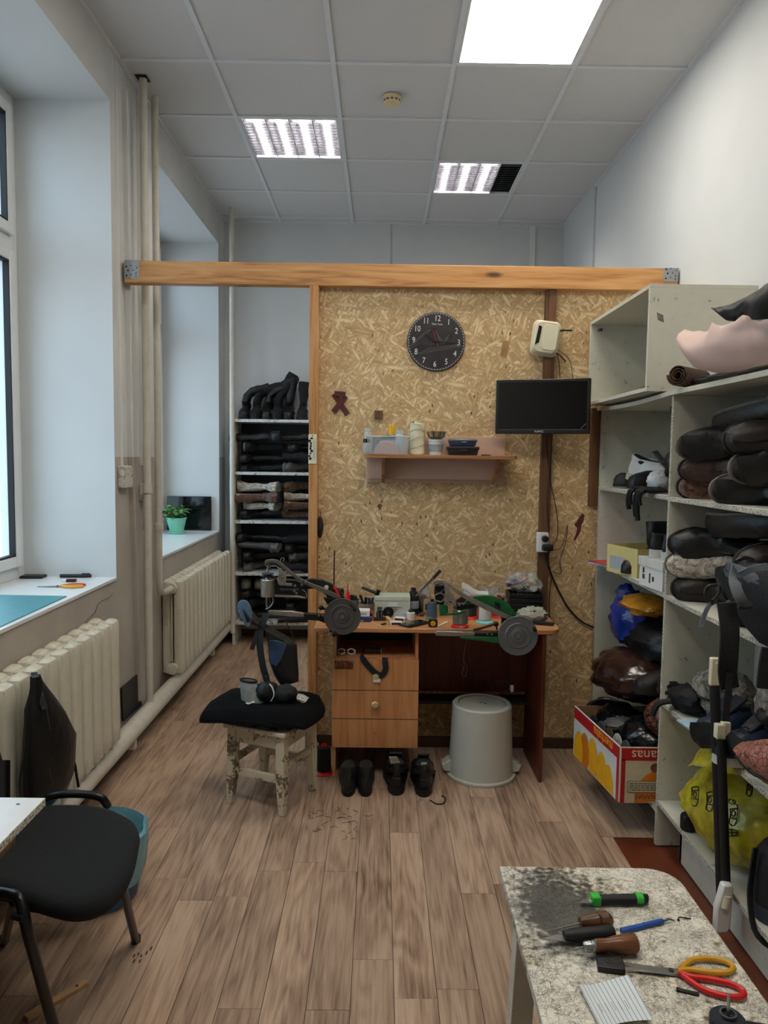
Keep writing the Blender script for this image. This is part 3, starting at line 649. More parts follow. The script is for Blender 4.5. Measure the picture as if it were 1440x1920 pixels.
# ================================================================ footwear kit
def lerp_tab(tab, z):
    for (a, va), (b_, vb) in zip(tab, tab[1:]):
        if z <= b_: f = (z-a)/(b_-a) if b_ > a else 0; f = max(0,min(1,f)); return [x+(y-x)*f for x, y in zip(va, vb)]
    return list(tab[-1][1])
def shoe_bits(L=.28, W=.10, H=.10, shaft=.095, toe=.85, sole=.014, heel=.012, squash=1.0, lace=False, sole_w=1.03, n=18, seed=1, crump=.004, warp=None, zip_=False, tread=False, tongue=False, flare=1.0):
    """local shape: heel at x=0, toe towards +X, sole at z=0; low shoe or boot by H"""
    hw = W/2; z0 = sole+heel*.6
    low = H < .14
    tab = [(z0,(.004,L*.995,hw)), (z0+.02,(.0,L,hw*1.0)), (z0+.04,(.002,L*.965,hw*.98)), (z0+.055,(.006,L*.84,hw*.90)), (z0+.068,(.008,L*.66,hw*.80)),
           (z0+.082,(.008,L*.54,hw*.70)), (z0+.10,(.006,L*.46,hw*.62))]
    if not low: tab += [(.15,(.006,.006+shaft*1.08,hw*.62)), (H,(-.004*flare,shaft*flare*1.1,hw*.72*flare*squash))]
    zs = sorted(set([t_[0] for t_ in tab if t_[0] <= H]+[H]+([.2+.06*i for i in range(20) if .2+.06*i < H-.02] if not low else [])))
    rings = []
    for z in zs:
        xh, xt, w_ = lerp_tab(tab, z); 
        if z > .12 and squash < 1: w_ *= squash+(1-squash)*max(0,(.2-z)/.08)
        rg = []
        for i in range(n):
            a = 2*PI*i/n; ca, sa = math.cos(a), math.sin(a); e = .8
            x = (xh+xt)/2+(xt-xh)/2*math.copysign(abs(ca)**e, ca); u = (x-xh)/max(1e-6,xt-xh)
            fw = 1 if z > .1 else (.74 if u < .2 else (.74+(.26*min(1,max(0,(u-.35)/.3)))))
            y = w_*fw*math.copysign(abs(sa)**(.85 if toe > .8 else 1.0), sa)
            zz = z+(.012*(1-u) if (low and z == zs[-1]) else 0)+(-.012*math.sin(PI*u) if low and z == zs[-1] else 0)
            d = ns((x,y,z),22,seed)*crump*(1 if z > .06 else .3); rg.append(Vector((x+d, y+d*1.5*math.copysign(1,sa), zz)))
        rings.append(rg)
    top = rings[-1]; c = sum(top, Vector())/n
    ins = [c+(p-c)*.88 for p in top]; ins2 = [c+(p-c)*.8-Vector((0,0,min(.05,H*.5))) for p in top]
    up = MB().loft(rings+[ins], cap=False)
    lining = MB().loft([ins, ins2])
    so = MB()
    def outl(k, x0=0.0, x1=1.0, off=0):
        pts = []
        for i in range(28):
            a = 2*PI*i/28; ca, sa = math.cos(a), math.sin(a); x = L/2+L/2*1.02*math.copysign(abs(ca)**.8, ca); u = x/L
            fw = .76 if u < .22 else (.70+.30*min(1,max(0,(u-.35)/.3)) if u > .3 else .72)
            pts.append((x, hw*sole_w*fw*math.copysign(abs(sa)**.85, sa)*k))
        return pts
    o1 = outl(1)
    so.loft([[Vector((x,y,z)) for x,y in o1] for z in (heel*.6, heel*.6+sole)])
    hp = [(x,y) for x,y in o1 if x < L*.3]; hp.sort(key=lambda p: math.atan2(p[1], p[0]-L*.15)); so.prism(hp, 0, heel*.6+.001, 'z')
    if tread:
        for i in range(9): so.box(L*.38+i*L*.065,L*.38+i*L*.065+.009,-hw*.8,hw*.8,heel*.6-.004,heel*.6+.001)
    la = None
    if lace:
        la = MB(); ztop = min(H, .1)
        for i in range(5):
            f = i/4; x = L*.70-f*(L*.26); z = z0+.062+f*.045 if H > .09 else z0+.055+f*.02
            for (a, b_) in ((-1,1),(1,-1)): la.tube([(x,a*.022,z),(x-.006,0,z+.007),(x-.014,b_*.022,z+.004)],.0024,6)
    to = None
    if tongue: to = MB().grid(lambda u, v: Vector((L*.62-u*.075, (v-.5)*.045*(1+.3*u), z0+.068+u*.055)),4,4,(.006,0,.006))
    parts = [('upper',up,.6),('lining',lining,.5),('sole',so,.5)]
    if la: parts.append(('laces',la,0))
    if to: parts.append(('tongue',to,0))
    if warp:
        for _, g, _2 in parts: g.warp(warp)
    return parts
def shoe(name, label, cat, mats, loc=(0,0,0), rot=0, group=None, scale=1, **k):
    """mats: dict part -> material"""
    t = thing(name, label, cat, loc, rot, group, scale)
    for nm, g, _ in shoe_bits(**k):
        g.build(nm, mats.get(nm, mats['upper']), t)
    return t
M('blk_leather', (.065,.065,.068), .48, var=.25, scale=30, bump=.3, bscale=45)
M('blk_suede', (.06,.06,.065), .85, var=.3, scale=60, bump=.4, bscale=120)
M('brn_leather', (.22,.15,.12), .52, var=.3, scale=25, bump=.3, bscale=40)
M('dkbrn_leather', (.13,.10,.09), .5, var=.3, scale=25, bump=.3, bscale=40)
M('gry_leather', (.30,.29,.29), .5, var=.2, bump=.3); M('navy_leather', (.08,.11,.17), .35, var=.3, bump=.3)
M('blk_sole', (.05,.05,.05), .7, var=.2, bump=.2); M('wht_sole', (.75,.75,.73), .6, var=.1); M('grey_sole', (.38,.36,.33), .8, var=.15)
M('lining_dark', (.06,.055,.05), .95); M('lining_light', (.70,.68,.62), .95, bump=.6, bscale=100, var=.2)
fur('fur_cream', (.45,.38,.33), (.86,.82,.76)); fur('fur_brown', (.16,.10,.08), (.50,.36,.28)); fur('fur_grey', (.24,.22,.20), (.66,.62,.56))
M('white_leather', (.80,.80,.79), .45, var=.08, bump=.15); M('lace_white', (.8,.8,.78), .9)
BLK = dict(upper='blk_leather', lining='lining_dark', sole='blk_sole', laces='blk_suede', tongue='blk_suede')
BRN = dict(upper='brn_leather', lining='fur_brown', sole='blk_sole', laces='blk_suede')
# ================================================================ back rack
paint_worn('rack_paint', (.84,.84,.83), (.35,.33,.31), .35, 30)
RX0, RX1, RY0, RY1 = -1.205, -.16, 6.03, 6.33
t = thing('storage_rack', 'tall open white-edged rack full of boots against the back wall', 'rack', (RX0,RY0,0)); RK = t
M('rack_back', (.17,.17,.18), .7)
for nm, x0, x1 in (('side_panel',0,.022),('side_panel',RX1-RX0-.022,RX1-RX0)): MB().box(x0,x1,0,.30,0,1.86).build(nm, 'rack_paint', t, bevel=.002)
RZ = [.19,.60,1.03,1.428,1.855]
for z in RZ: MB().box(.022,RX1-RX0-.022,0,.30,z-.024,z).build('shelf', 'rack_paint', t, bevel=.002)
MB().box(0,RX1-RX0,.294,.30,.1,1.83).build('back_panel', 'rack_back', t)
t = thing('plastic_sheet', 'crumpled white plastic sheet hung on the left side of the rack', 'sheet', (RX0-.01,6.1,1.15))
MB().grid(lambda u,v: Vector((-.012-.02*abs(ns((u,v,0),4,3)), u*.2-.04, v*.62+.02*math.sin(u*9))),6,14,(.004,0,0)).build('sheet', M('sheet_white',(.80,.80,.78),.5), t)
# sample boots: lying boots are turned so that the shaft points along X and the foot comes forward
def lie(v):      # keeps the toe forward (-Y), shaft along +X, thickness up
    return Vector((v[2], -v[0], v[1]+.045))
def tall(H, mats, seed, squash=.55, L=.26, **k):
    return shoe('boot', 'pattern boot', 'boot', mats, (0,0,-20), H=H, squash=squash, seed=seed, L=L, crump=.012, warp=lie, **k)
protos = {}
for nm, H, mats, sq in (('blk',.42,BLK,.95),('blk2',.34,dict(BLK, upper='blk_suede', sole='grey_sole'),1.1),('blk3',.40,dict(BLK, lining='fur_grey'),1.0),('brn',.36,dict(BRN, upper='fur_brown', lining='fur_cream'),1.1),('crm',.34,dict(BRN, upper='fur_cream', lining='fur_cream', sole='grey_sole'),1.2),('gry',.38,dict(BLK, upper='gry_leather', sole='grey_sole'),1.0)):
    protos[nm] = tall(H, mats, len(protos)+2, sq)
rr_ = random.Random(11)
LAYER = ('lowest','second','third','topmost'); SIDE = ('left','right')
def boot_row(z, rows, words, level, group):
    for li, (dz, kinds) in enumerate(rows):
        x = RX0+.045+rr_.uniform(0,.03)
        for k, kd in enumerate(kinds):
            flip = rr_.random() < .45; ln = .34
            if flip: rt = (PI, rr_.uniform(-.05,.05), PI+rr_.uniform(-.2,.2)); loc = (x+ln, RY0+.10+rr_.uniform(-.02,.02), z+dz+.078)
            else: rt = (rr_.uniform(-.1,.1), rr_.uniform(-.06,.04), rr_.uniform(-.18,.18)); loc = (x, RY0+.22+rr_.uniform(-.02,.02), z+dz)
            lb = '%s, %s end of the %s layer, %s rack level' % (words.get(kd, 'black leather boot lying flat'), SIDE[k], LAYER[li], level)
            s_ = rr_.uniform(.9,1.08); dup(protos[kd], loc, rt, lb, group, scale=(s_,.78,.86*s_))
            x += ln+rr_.uniform(-.01,.05)
WD = {'brn':'brown fur boot rolled flat','crm':'cream fur boot rolled flat','gry':'grey boot lying flat','blk2':'dull black suede boot lying flat','blk3':'black boot with grey fur lining'}
boot_row(RZ[3], [(.0,['blk3','gry']),(.085,['blk','blk2']),(.17,['blk2','blk']),(.255,['blk','blk'])], WD, 'uppermost', 'black boots on the uppermost rack level')
boot_row(RZ[2], [(.0,['blk3','brn']),(.08,['crm','brn']),(.16,['brn','crm']),(.24,['crm','brn'])], WD, 'second', 'fur boots on the second rack level')
boot_row(RZ[1], [(.0,['gry','blk2']),(.085,['blk','gry']),(.17,['gry','blk']),(.25,['blk','blk2'])], WD, 'third', 'boots on the third rack level')
boot_row(RZ[0], [(.0,['blk','blk']),(.085,['blk2','blk']),(.17,['blk','blk2'])], WD, 'lowest', 'boots on the lowest rack level')
# two pale toed shoes, rack lowest level top
sp = shoe('shoe', 'pale round-toed shoe, left of the pair on the lowest rack pile', 'shoe', dict(upper='grey_sole', lining='lining_dark', sole='blk_sole'), (RX0+.10,RY0+.26,RZ[0]+.258), -PI/2, 'pale shoes on the lowest rack level', H=.09, L=.25, W=.085)
dup(sp, (RX0+.20,RY0+.26,RZ[0]+.258), (0,0,-PI/2+.05), 'pale round-toed shoe, right of the pair on the lowest rack pile', 'pale shoes on the lowest rack level')
# boots standing on top, shafts bent over to the right
def bend(x0=.16, ang=1.3, r=.12):
    def f(v):
        x, y, z = v
        y2 = y
        if z > x0:
            s_ = z-x0; a = min(ang, s_/r); ex = max(0, s_-ang*r)
            # bend to +Y (which faces the picture's right once the toe looks at the viewer)
            cz = x0+r*math.sin(a)+ex*math.cos(a)-y*math.sin(a)*.9; cy = r*(1-math.cos(a))+ex*math.sin(a)+y*math.cos(a)
            return Vector((x, cy, cz))
        return Vector((x,y,z))
    return f
for i, (pxx, ang, H, dark) in enumerate(((457,1.35,.40,0),(478,1.3,.44,1),(500,1.0,.44,0),(519,.55,.42,1),(540,.16,.36,0),(566,.02,.32,1))):
    c = at(pxx,790,y=6.12); lab = ['shiny black boot with its shaft flopped over, leftmost on the rack top','black boot with drooping shaft, second from the left on the rack top','black boot with bent shaft, third from the left on the rack top','black boot with slumped shaft, fourth from the left on the rack top','upright black boot, fifth from the left on the rack top','short straight black boot beside the pine post on the rack top'][i]
    shoe('boot', lab, 'boot', dict(BLK, upper='blk_suede' if dark else 'blk_leather'), (c.x,6.30,RZ[4]), -PI/2, 'boots on top of the rack', H=H, squash=1.15, seed=30+i, L=.24, W=.098, shaft=.12, crump=.012, flare=1.05, warp=bend(.15,ang,.1))
# ================================================================ ON THE PARTITION
YF = YO                                            # face of the chipboard
# clock
c = at(818,640,y=YF-.02); CR = .151
t = thing('wall_clock', 'round wall clock with a dark bridge picture and white numerals', 'clock', (c.x,YF-.001,c.z), (0,math.radians(2.5),0))
RX = Matrix.Rotation(PI/2,4,'X')
M('clock_face', (.17,.155,.165), .35, var=.35, scale=9); M('clock_white', (.86,.85,.84), .5, var=0); M('clock_grey', (.42,.40,.42), .5, var=.15); M('clock_dark', (.06,.055,.06), .5, var=.1)
MB().lathe([(CR,0),(CR,.012),(CR-.003,.014),(0,.014)],n=64,mat=RX).build('clock_body', 'clock_dark', t)
MB().lathe([(CR-.004,.0142),(CR-.004,.0148),(0,.0148)],n=64,mat=RX).build('dial', 'clock_face', t)
CM = ROOTM[t.name]
for h in range(1, 13):
    a = math.radians(90-30*h); text(str(h), .042, 'clock_white', t, CM @ Matrix.Translation((math.cos(a)*.117,-.0152,math.sin(a)*.117)) @ FRONT, 'numeral', sx=.8)
mk = MB()
for k in range(60):
    a = 2*PI*k/60; r0 = .139; mk.add([CM @ Vector((math.cos(a+d)*r,-.0152,math.sin(a+d)*r)) for r,d in ((r0,-.006),(.145,-.006),(.145,.006),(r0,.006))],[(0,1,2,3)])
    mk.add([CM @ Vector((math.cos(a+d)*r,-.0152,math.sin(a+d)*r)) for r,d in ((.1452,-.053),(.1462,-.053),(.1462,.053),(.1452,.053))],[(0,1,2,3)])
mk.build('minute_track', 'clock_white', t, world=True)
text('New York', .013, 'clock_white', t, CM @ Matrix.Translation((0,-.0152,.088)) @ FRONT)
br_ = MB()
def pz(pts, y0, y1): br_.prism(pts, y0, y1, 'y')
for (x, w_, z0, z1) in ((-.018,.018,-.01,.068),(.068,.010,-.015,.048)):
    pz([(x-w_,z0),(x-w_*.7,z0),(x-w_*.7,z1-.03),(x-w_*.42,z1-.018),(x-w_*.14,z1-.03),(x-w_*.14,z0),(x+w_*.14,z0),(x+w_*.14,z1-.03),(x+w_*.42,z1-.018),(x+w_*.7,z1-.03),(x+w_*.7,z0),(x+w_,z0),(x+w_,z1),(x-w_,z1)],-.0151,-.01485)
pz([(-.13,-.05),(-.10,-.085),(-.02,-.045),(.14,-.012),(.14,.0),(-.02,-.02),(-.08,-.02)],-.0151,-.01485)
br_.build('bridge_picture', 'clock_dark', t)
cb = MB()
for s_ in range(5):
    cb.tube(smoothpath([(-.128+.004*s_,-.0152,-.03+.006*s_),(-.07,-.0152,.022+.004*s_),(-.026,-.0152,.062)],3),.0006,4)
    cb.tube(smoothpath([(-.01,-.0152,.062),(.02,-.0152,.002+.004*s_),(.045,-.0152,-.006+.004*s_),(.068,-.0152,.046)],3),.0006,4)
for s_ in range(4): cb.tube([(-.11+.02*s_,-.0152,-.075+.012*s_),(.13,-.0152,-.018+.004*s_)],.0009,4)
cb.build('bridge_cables', 'clock_grey', t)
def hand(a, l, w_, mt, y, nm, tail=.02):
    R_ = Matrix.Rotation(math.radians(a),4,'Y')
    MB().prism([(-w_,-tail),(w_,-tail),(w_*.8,l*.8),(0,l),(-w_*.8,l*.8)],y-.0012,y,'y',R_).build(nm, mt, t)
hand(-60,.075,.004,'clock_dark',-.018,'hour_hand'); hand(92,.112,.003,'clock_dark',-.0195,'minute_hand'); hand(-22,.06,.0013,'red_plastic',-.021,'second_hand',.03)
MB().lathe([(.007,.015),(.007,.023),(0,.024)],n=16,mat=RX).build('hub', 'clock_dark', t)
# router on a stub of the stud
rc = at(1024,634,y=YF-.06)
t = thing('wifi_router', 'cream rounded router mounted high on the dark stud', 'router', (rc.x,YF-.0365,rc.z), (0,math.radians(7),0))
M('cream', (.86,.83,.72), .35, var=.03); M('cream2', (.80,.77,.66), .4, var=.03)
for k in range(4):
    MB().prism(rrect(-.072+.004*k,.072-.006*k,-.09+.004*k,.09-.004*k,.03,6),-.012*k-.012,-.012*k,'y').build('shell' if k == 0 else 'shell_ridge', 'cream2' if k % 2 else 'cream', t, bevel=.003)
MB().prism(rrect(-.026,.052,-.064,.064,.02,6),-.052,-.047,'y').build('front_panel', 'cream', t, bevel=.002)
MB().prism([(-.050,.055),(-.034,.05),(-.038,-.03),(-.058,-.045)],-.0495,-.046,'y').build('indicator_window', 'gloss_black', t)
MB().box(.068,.074,-.03,-.01,.045,.052).cyl((.07,-.02,.05),(.125,-.03,.055),.0045,n=8).build('antenna', 'blk_sole', t)
# monitor on an arm
c0 = at(928,715,y=3.80); c1 = at(1106,706,y=3.63); c2 = at(1106,812,y=3.63); c3 = at(932,815,y=3.80)
mc = (c0+c1+c2+c3)/4; ang = math.atan2(c1.y-c0.y, c1.x-c0.x); mw = (c1-c0).xy.length/2; mh = ((c0.z-c3.z)+(c1.z-c2.z))/4
t = thing('monitor', 'small black widescreen monitor on the dark stud', 'monitor', tuple(mc), ang); TM = ROOTM[t.name]
M('black_plastic', (.045,.045,.048), .38, var=.1); M('screen', (.012,.012,.014), .12, var=0)
MB().box(-mw,mw,0,.022,-mh,mh).build('case', 'black_plastic', t, bevel=.004)
MB().box(-mw+.016,mw-.016,-.001,0,-mh+.026,mh-.014).build('screen', 'screen', t)
MB().box(-mw+.02,mw-.03,-.0016,-.0008,-mh+.020,-mh+.0215).build('trim_line', 'clock_grey', t)
text('NPIC', .014, 'clock_white', t, TM @ Matrix.Translation((-.01,-.0012,-mh+.011)) @ FRONT, sx=1.5)
MB().prism([(mw-.042,-mh+.028),(mw-.038,-mh+.028),(mw-.018,-mh+.048),(mw-.018,-mh+.052)],-.0018,-.001,'y').build('corner_sticker', 'clock_grey', t)
MB().box(-.12,.12,.022,.045,-.08,.08).build('rear_cover', 'black_plastic', t, bevel=.01)
wm = Matrix.Rotation(-ang,4,'Z')
q = ROOTM[t.name].inverted() @ Vector((.868,YF-.036,mc.z)); MB().tube([(0,.045,0),(q.x,q.y,0)],.02,10).build('arm', 'black_plastic', t)
# cables of router and monitor
M('cable_black', (.05,.04,.04), .5, var=.1); M('cable_brown', (.30,.20,.14), .5, var=.1)
def cable(label, pts, r=.0022, mt='cable_black', y=None, name='cable', sm=5):
    P = [at(a, b_, y=yy) for a, b_, yy in pts]; o = MB().tube(smoothpath(P, sm), r, 6).build(name, mt, None, world=True, smooth=60)
    return tag(o, label, 'cable')
cable('thin brown cable looping from the router down behind the monitor', [(1043,655,3.85),(1052,660,3.84),(1066,672,3.84),(1072,690,3.85),(1074,712,3.86)], .0018, 'cable_brown')
cable('dark cable with a plug dropping from the router to the monitor', [(1040,660,3.85),(1046,668,3.83),(1049,690,3.85),(1050,712,3.86)], .002)
cable('thick dark plug end dangling below the router', [(1044,662,3.84),(1052,668,3.83),(1061,679,3.82)], .004)
cable('black cable running down the stud from the monitor, left one', [(1024,815,3.80),(1026,850,3.85),(1030,890,3.85),(1026,940,3.85),(1028,975,3.85),(1030,1000,3.84)], .0024)
cable('black cable running down the stud from the monitor, right one', [(1036,815,3.80),(1033,850,3.855),(1032,900,3.855),(1040,940,3.87),(1046,980,3.88),(1044,1010,3.86),(1032,1026,3.83)], .0022)
cable('thin black cable looping out from the double socket', [(1030,1030,3.84),(1048,1030,3.86),(1057,1015,3.88),(1064,985,3.885),(1061,1015,3.885),(1050,1050,3.885),(1052,1075,3.885),(1036,1072,3.885)], .0018)
cable('thick black cable sagging from the sockets to the shelving', [(1030,1032,3.83),(1027,1050,3.86),(1032,1072,3.88),(1046,1105,3.885),(1066,1140,3.885),(1090,1165,3.885),(1116,1178,3.885)], .0045)
cable('grey cable hanging straight below the double socket', [(1022,1036,3.86),(1026,1060,3.86),(1034,1080,3.875),(1030,1120,3.885),(1030,1160,3.885)], .002)
# double socket with plugs
sc = at(1016,1016,y=3.86)
t = thing('double_socket', 'white double socket with black plugs low on the dark stud', 'socket', (sc.x,3.862,sc.z))
MB().box(-.031,.031,-.03,0,-.052,.052).build('socket_box', 'white_trim', t, bevel=.006)
for dz in (.024,-.022):
    MB().lathe([(.020,.030),(.020,.034),(.014,.034),(.0,.031)],(0,0,0),20,Matrix.Translation((.006,0,dz)) @ RX).build('socket_face', 'white_trim', t)
MB().lathe([(.018,.032),(.017,.05),(.012,.055),(0,.055)],(0,0,0),16,Matrix.Translation((.008,0,.020)) @ RX).build('plug', 'rubber_black', t)
MB().box(-.008,.045,-.075,-.033,-.040,-.008).build('plug', 'rubber_black', t, bevel=.007)
# wall shelf of pinkish board
z0, z1 = 1.43, 1.672; sx0, sx1 = -.072, .652
t = thing('wall_shelf', 'beige laminate wall shelf with two brackets below the clock', 'shelf', (.29,YF-.001,1.43))
M('pink_board', (.79,.67,.59), .5, var=.05); wood('edge_wood', (.45,.28,.16), (.62,.42,.26), (.70,.50,.33), 0, 1, .5, False)
tw = ROOTM[t.name]
MB().box(sx0,sx1,YF-.017,YF-.001,z0,z1).build('back_board', 'pink_board', t, world=True, bevel=.001)
SY0 = YF-.215; SZT = 1.56+(960-0)*0 ; SZT = at(800,853,y=SY0).z
MB().prism(arc(.664,SY0+.02,.02,-90,0,5)+[(.684,YF-.0175),(-.078,YF-.0175),(-.078,SY0)],SZT-.018,SZT,'z').build('shelf_board', 'edge_wood', t, world=True, bevel=.001)
MB().box(-.070,.64,YF-.06,YF-.018,z0+.02,SZT-.018).build('apron', 'pink_board', t, world=True, bevel=.001)
for x in (.008,.575): 
    d = 0 if x < .3 else .03
    MB().add([(x+d,SY0+.03,SZT-.018),(x+d+.016,SY0+.03,SZT-.018),(x+d+.016,YF-.061,SZT-.018),(x+d,YF-.061,SZT-.018),(x,YF-.09,z0+.002),(x+.016,YF-.09,z0+.002),(x+.016,YF-.061,z0+.002),(x,YF-.061,z0+.002)],
        [(0,1,2,3),(4,7,6,5),(0,4,5,1),(1,5,6,2),(2,6,7,3),(3,7,4,0)]).build('bracket', 'edge_wood', t, world=True, smooth=0)
def on(a, b_, y, z): p_ = at(a, b_, y=y); return (p_.x, y, z)
yb = SY0+.095
# clear bin and contents
film('clear_plastic', (.86,.89,.90), .38, .15); thin_glass('clear_hard', (.93,.95,.95))
t = thing('clear_plastic_bin', 'clear plastic bin of jars at the left end of the wall shelf', 'bin', on(727,850,yb,SZT)); 
bm_ = MB(); q = []
for k, (z, w_, d) in enumerate(((0,.097,.06),(.09,.108,.068))): q.append([Vector((x*w_,y*d,z)) for x,y in ((-1,-1),(1,-1),(1,1),(-1,1))])
q2 = [[Vector((p_.x*.975,p_.y*.96,p_.z+.003)) for p_ in r] for r in q]
bm_.loft([q2[0],q2[1]],capend=False); bm_.loft([q[0],q[1]],capend=False); bm_.build('bin_wall', M('clear_wall', (.80,.84,.86), .15, var=0, alpha=.28), t, smooth=0)
MB().tube([(-.11,-.07,.09),(.11,-.07,.09),(.11,.07,.09),(-.11,.07,.09),(-.11,-.07,.09)],.003,6).build('rim', M('clear_rim', (.82,.86,.88), .2, var=0, alpha=.6), t)
def jar(name, label, cat, loc, r, h, capc, bodyc, caph=.02, capr=None, rot=0, group=None, lab=None):
    t = thing(name, label, cat, loc, rot, group); capr = capr or r*.9
    MB().lathe([(r*.92,0),(r,.004),(r,h-caph*1.3),(capr*.9,h-caph)],n=20).build('body', bodyc, t)
    MB().lathe([(capr,h-caph),(capr,h-.002),(capr-.002,h),(0,h)],n=20).build('cap', capc, t)
    if lab: MB().lathe([(r+.0006,h*.2),(r+.0006,h*.6)],n=20,cap=False).build('label', lab, t)
    return t
M('clear_body', (.80,.82,.80), .15, var=.1, alpha=.55); M('yellow', (.90,.68,.10), .4, var=.05); M('bluewhite', (.62,.74,.80), .5, var=.2, scale=50)
z_ = SZT+.004
jar('jar', 'clear jar with a black cap, left in the plastic bin', 'jar', on(697,0,yb+.02,z_), .021, .075, 'black_plastic', 'clear_body')
jar('spray_cap_jar', 'clear tube standing behind the black-capped jar in the bin', 'jar', on(699,0,yb+.05,z_), .020, .13, 'clear_body', 'clear_body')
jar('jar', 'squat black jar, second in the plastic bin', 'jar', on(715,0,yb+.02,z_), .020, .082, 'black_plastic', 'blk_sole')
jar('bottle', 'bottle with a bright yellow cap in the plastic bin', 'bottle', on(746,0,yb+.035,z_), .020, .145, 'yellow', 'clear_body', caph=.045)
t = thing('small_carton', 'small light blue carton leaning in the bin beside the yellow cap', 'box', on(755,0,yb+.0,z_), (0,.15,.1)); MB().box(-.016,.016,-.01,.01,0,.12).build('carton', 'bluewhite', t, bevel=.001); MB().box(-.0165,.0165,-.0105,.0105,.08,.1).build('band', 'white_trim', t)
t = thing('brush', 'dark brush lying across the top of the plastic bin', 'brush', on(738,0,yb,z_+.072), (0,-.05,.2)); MB().tube([(-.055,0,0),(0,.0,.01),(.045,0,.006)],[.006,.012,.009],8).build('brush_body', 'blk_sole', t); MB().blob((.05,0,.008),(.014,.01,.008)).build('tip', M('pinkish',(.75,.55,.60),.6), t)
t = thing('pink_disc', 'round pale pink pad standing inside the plastic bin', 'pad', on(737,0,yb-.03,z_)); MB().prism(arc(0,.0,.062,0,180,20),-.008,.008,'y').build('pad', M('pink_pad', (.78,.58,.53), .7), t, bevel=.003); MB().prism(arc(0,0,.068,0,180,20),.009,.011,'y').build('backing', 'clear_body', t)
# twine cone
M('twine', (.86,.84,.72), .8, var=.08); M('twine2', (.78,.75,.62), .85, var=.1)
def cone_thread(name, label, loc, r, h, mt='twine', core='twine2', basec=None, capc=None, group=None, turns=16, taper=.94, rot=0):
    t = thing(name, label, 'thread', loc, rot, group); z = 0
    if basec: MB().lathe([(r*1.45,0),(r*1.45,.004),(r*1.1,.012),(r*.5,.016)],n=24).build('base', basec, t); z = .012
    prof = [(r*.6,z),(r,z+.004)]+[(r*(1-(1-taper)*k/turns)*(1+.015*(k%2)), z+.004+(h-.01-z)*k/turns) for k in range(turns+1)]+[(r*.5*taper,h-.003)]
    MB().lathe(prof,n=24).build('thread', mt, t, smooth=50)
    MB().lathe([(r*.35,h-.004),(r*.38,h+.008),(r*.25,h+.008),(r*.22,h-.002)],n=16).build('core', capc or core, t)
    return t
t = cone_thread('twine_spool', 'tall spool of white twine standing on the wall shelf', on(795,0,yb,SZT), .039, .165)
hx = MB()
for k in range(5): hx.tube([(math.cos(a)*.0405, math.sin(a)*.0405, .02+.03*k+.02*math.sin(a+k)) for a in [2*PI*i/20 for i in range(21)]],.0012,5)
hx.build('strands', 'twine2', t)
# small bucket with a steel bowl on top
t = thing('small_tub', 'small white tub under the steel bowl on the wall shelf', 'tub', on(832,0,yb,SZT)); MB().lathe([(.032,0),(.040,.068),(.043,.070),(.043,.078),(.038,.078),(.03,.01)],n=28).build('tub', 'white_trim', t); MB().lathe([(.0345,.016),(.0392,.055)],n=28,cap=False).build('print', M('tub_print', (.60,.64,.66), .5, var=.3, scale=90), t)
t = thing('steel_bowl', 'shiny steel bowl resting on the small white tub', 'bowl', on(833,0,yb,SZT+.078)); MB().lathe([(.02,0),(.042,.012),(.053,.04),(.056,.041),(.051,.04),(.04,.014),(0,.004)],n=32).build('bowl', M('chrome', (.75,.73,.70), .12, metal=1, var=.05), t)
# two plastic cases
def case(label, loc, w_, d, h, body, lid, rot=0):
    t = thing('plastic_case', label, 'case', loc, rot, 'plastic cases on the wall shelf')
    MB().prism([(-w_*.9,0),(w_*.9,0),(w_,h*.62),(-w_,h*.62)],-d,d,'y').build('case_body', body, t, bevel=.004)
    MB().box(-w_*1.06,w_*1.06,-d*1.05,d*1.05,h*.62,h).build('case_lid', lid, t, bevel=.005)
    MB().box(-w_*.25,w_*.25,-d*1.12,-d,h*.42,h*.66).build('latch', lid, t, bevel=.002); return t
M('case_blue', (.13,.17,.24), .4); M('case_smoke', (.30,.36,.40), .25)
case('black plastic case at the bottom, right end of the wall shelf', on(885,0,yb,SZT), .075, .05, .045, 'black_plastic', 'rubber_black')
case('blue-grey plastic case stacked on the black case', on(884,0,yb,SZT+.046), .066, .045, .036, 'case_blue', 'case_smoke', .04)
t = thing('small_knife', 'tiny dark tool lying at the right end of the wall shelf', 'tool', on(930,0,yb-.03,SZT), .1); MB().box(-.022,.022,-.006,.006,0,.006).build('handle', 'blk_sole', t, bevel=.002); MB().box(.02,.032,-.004,.004,.001,.004).build('tip', 'steel_dark', t)
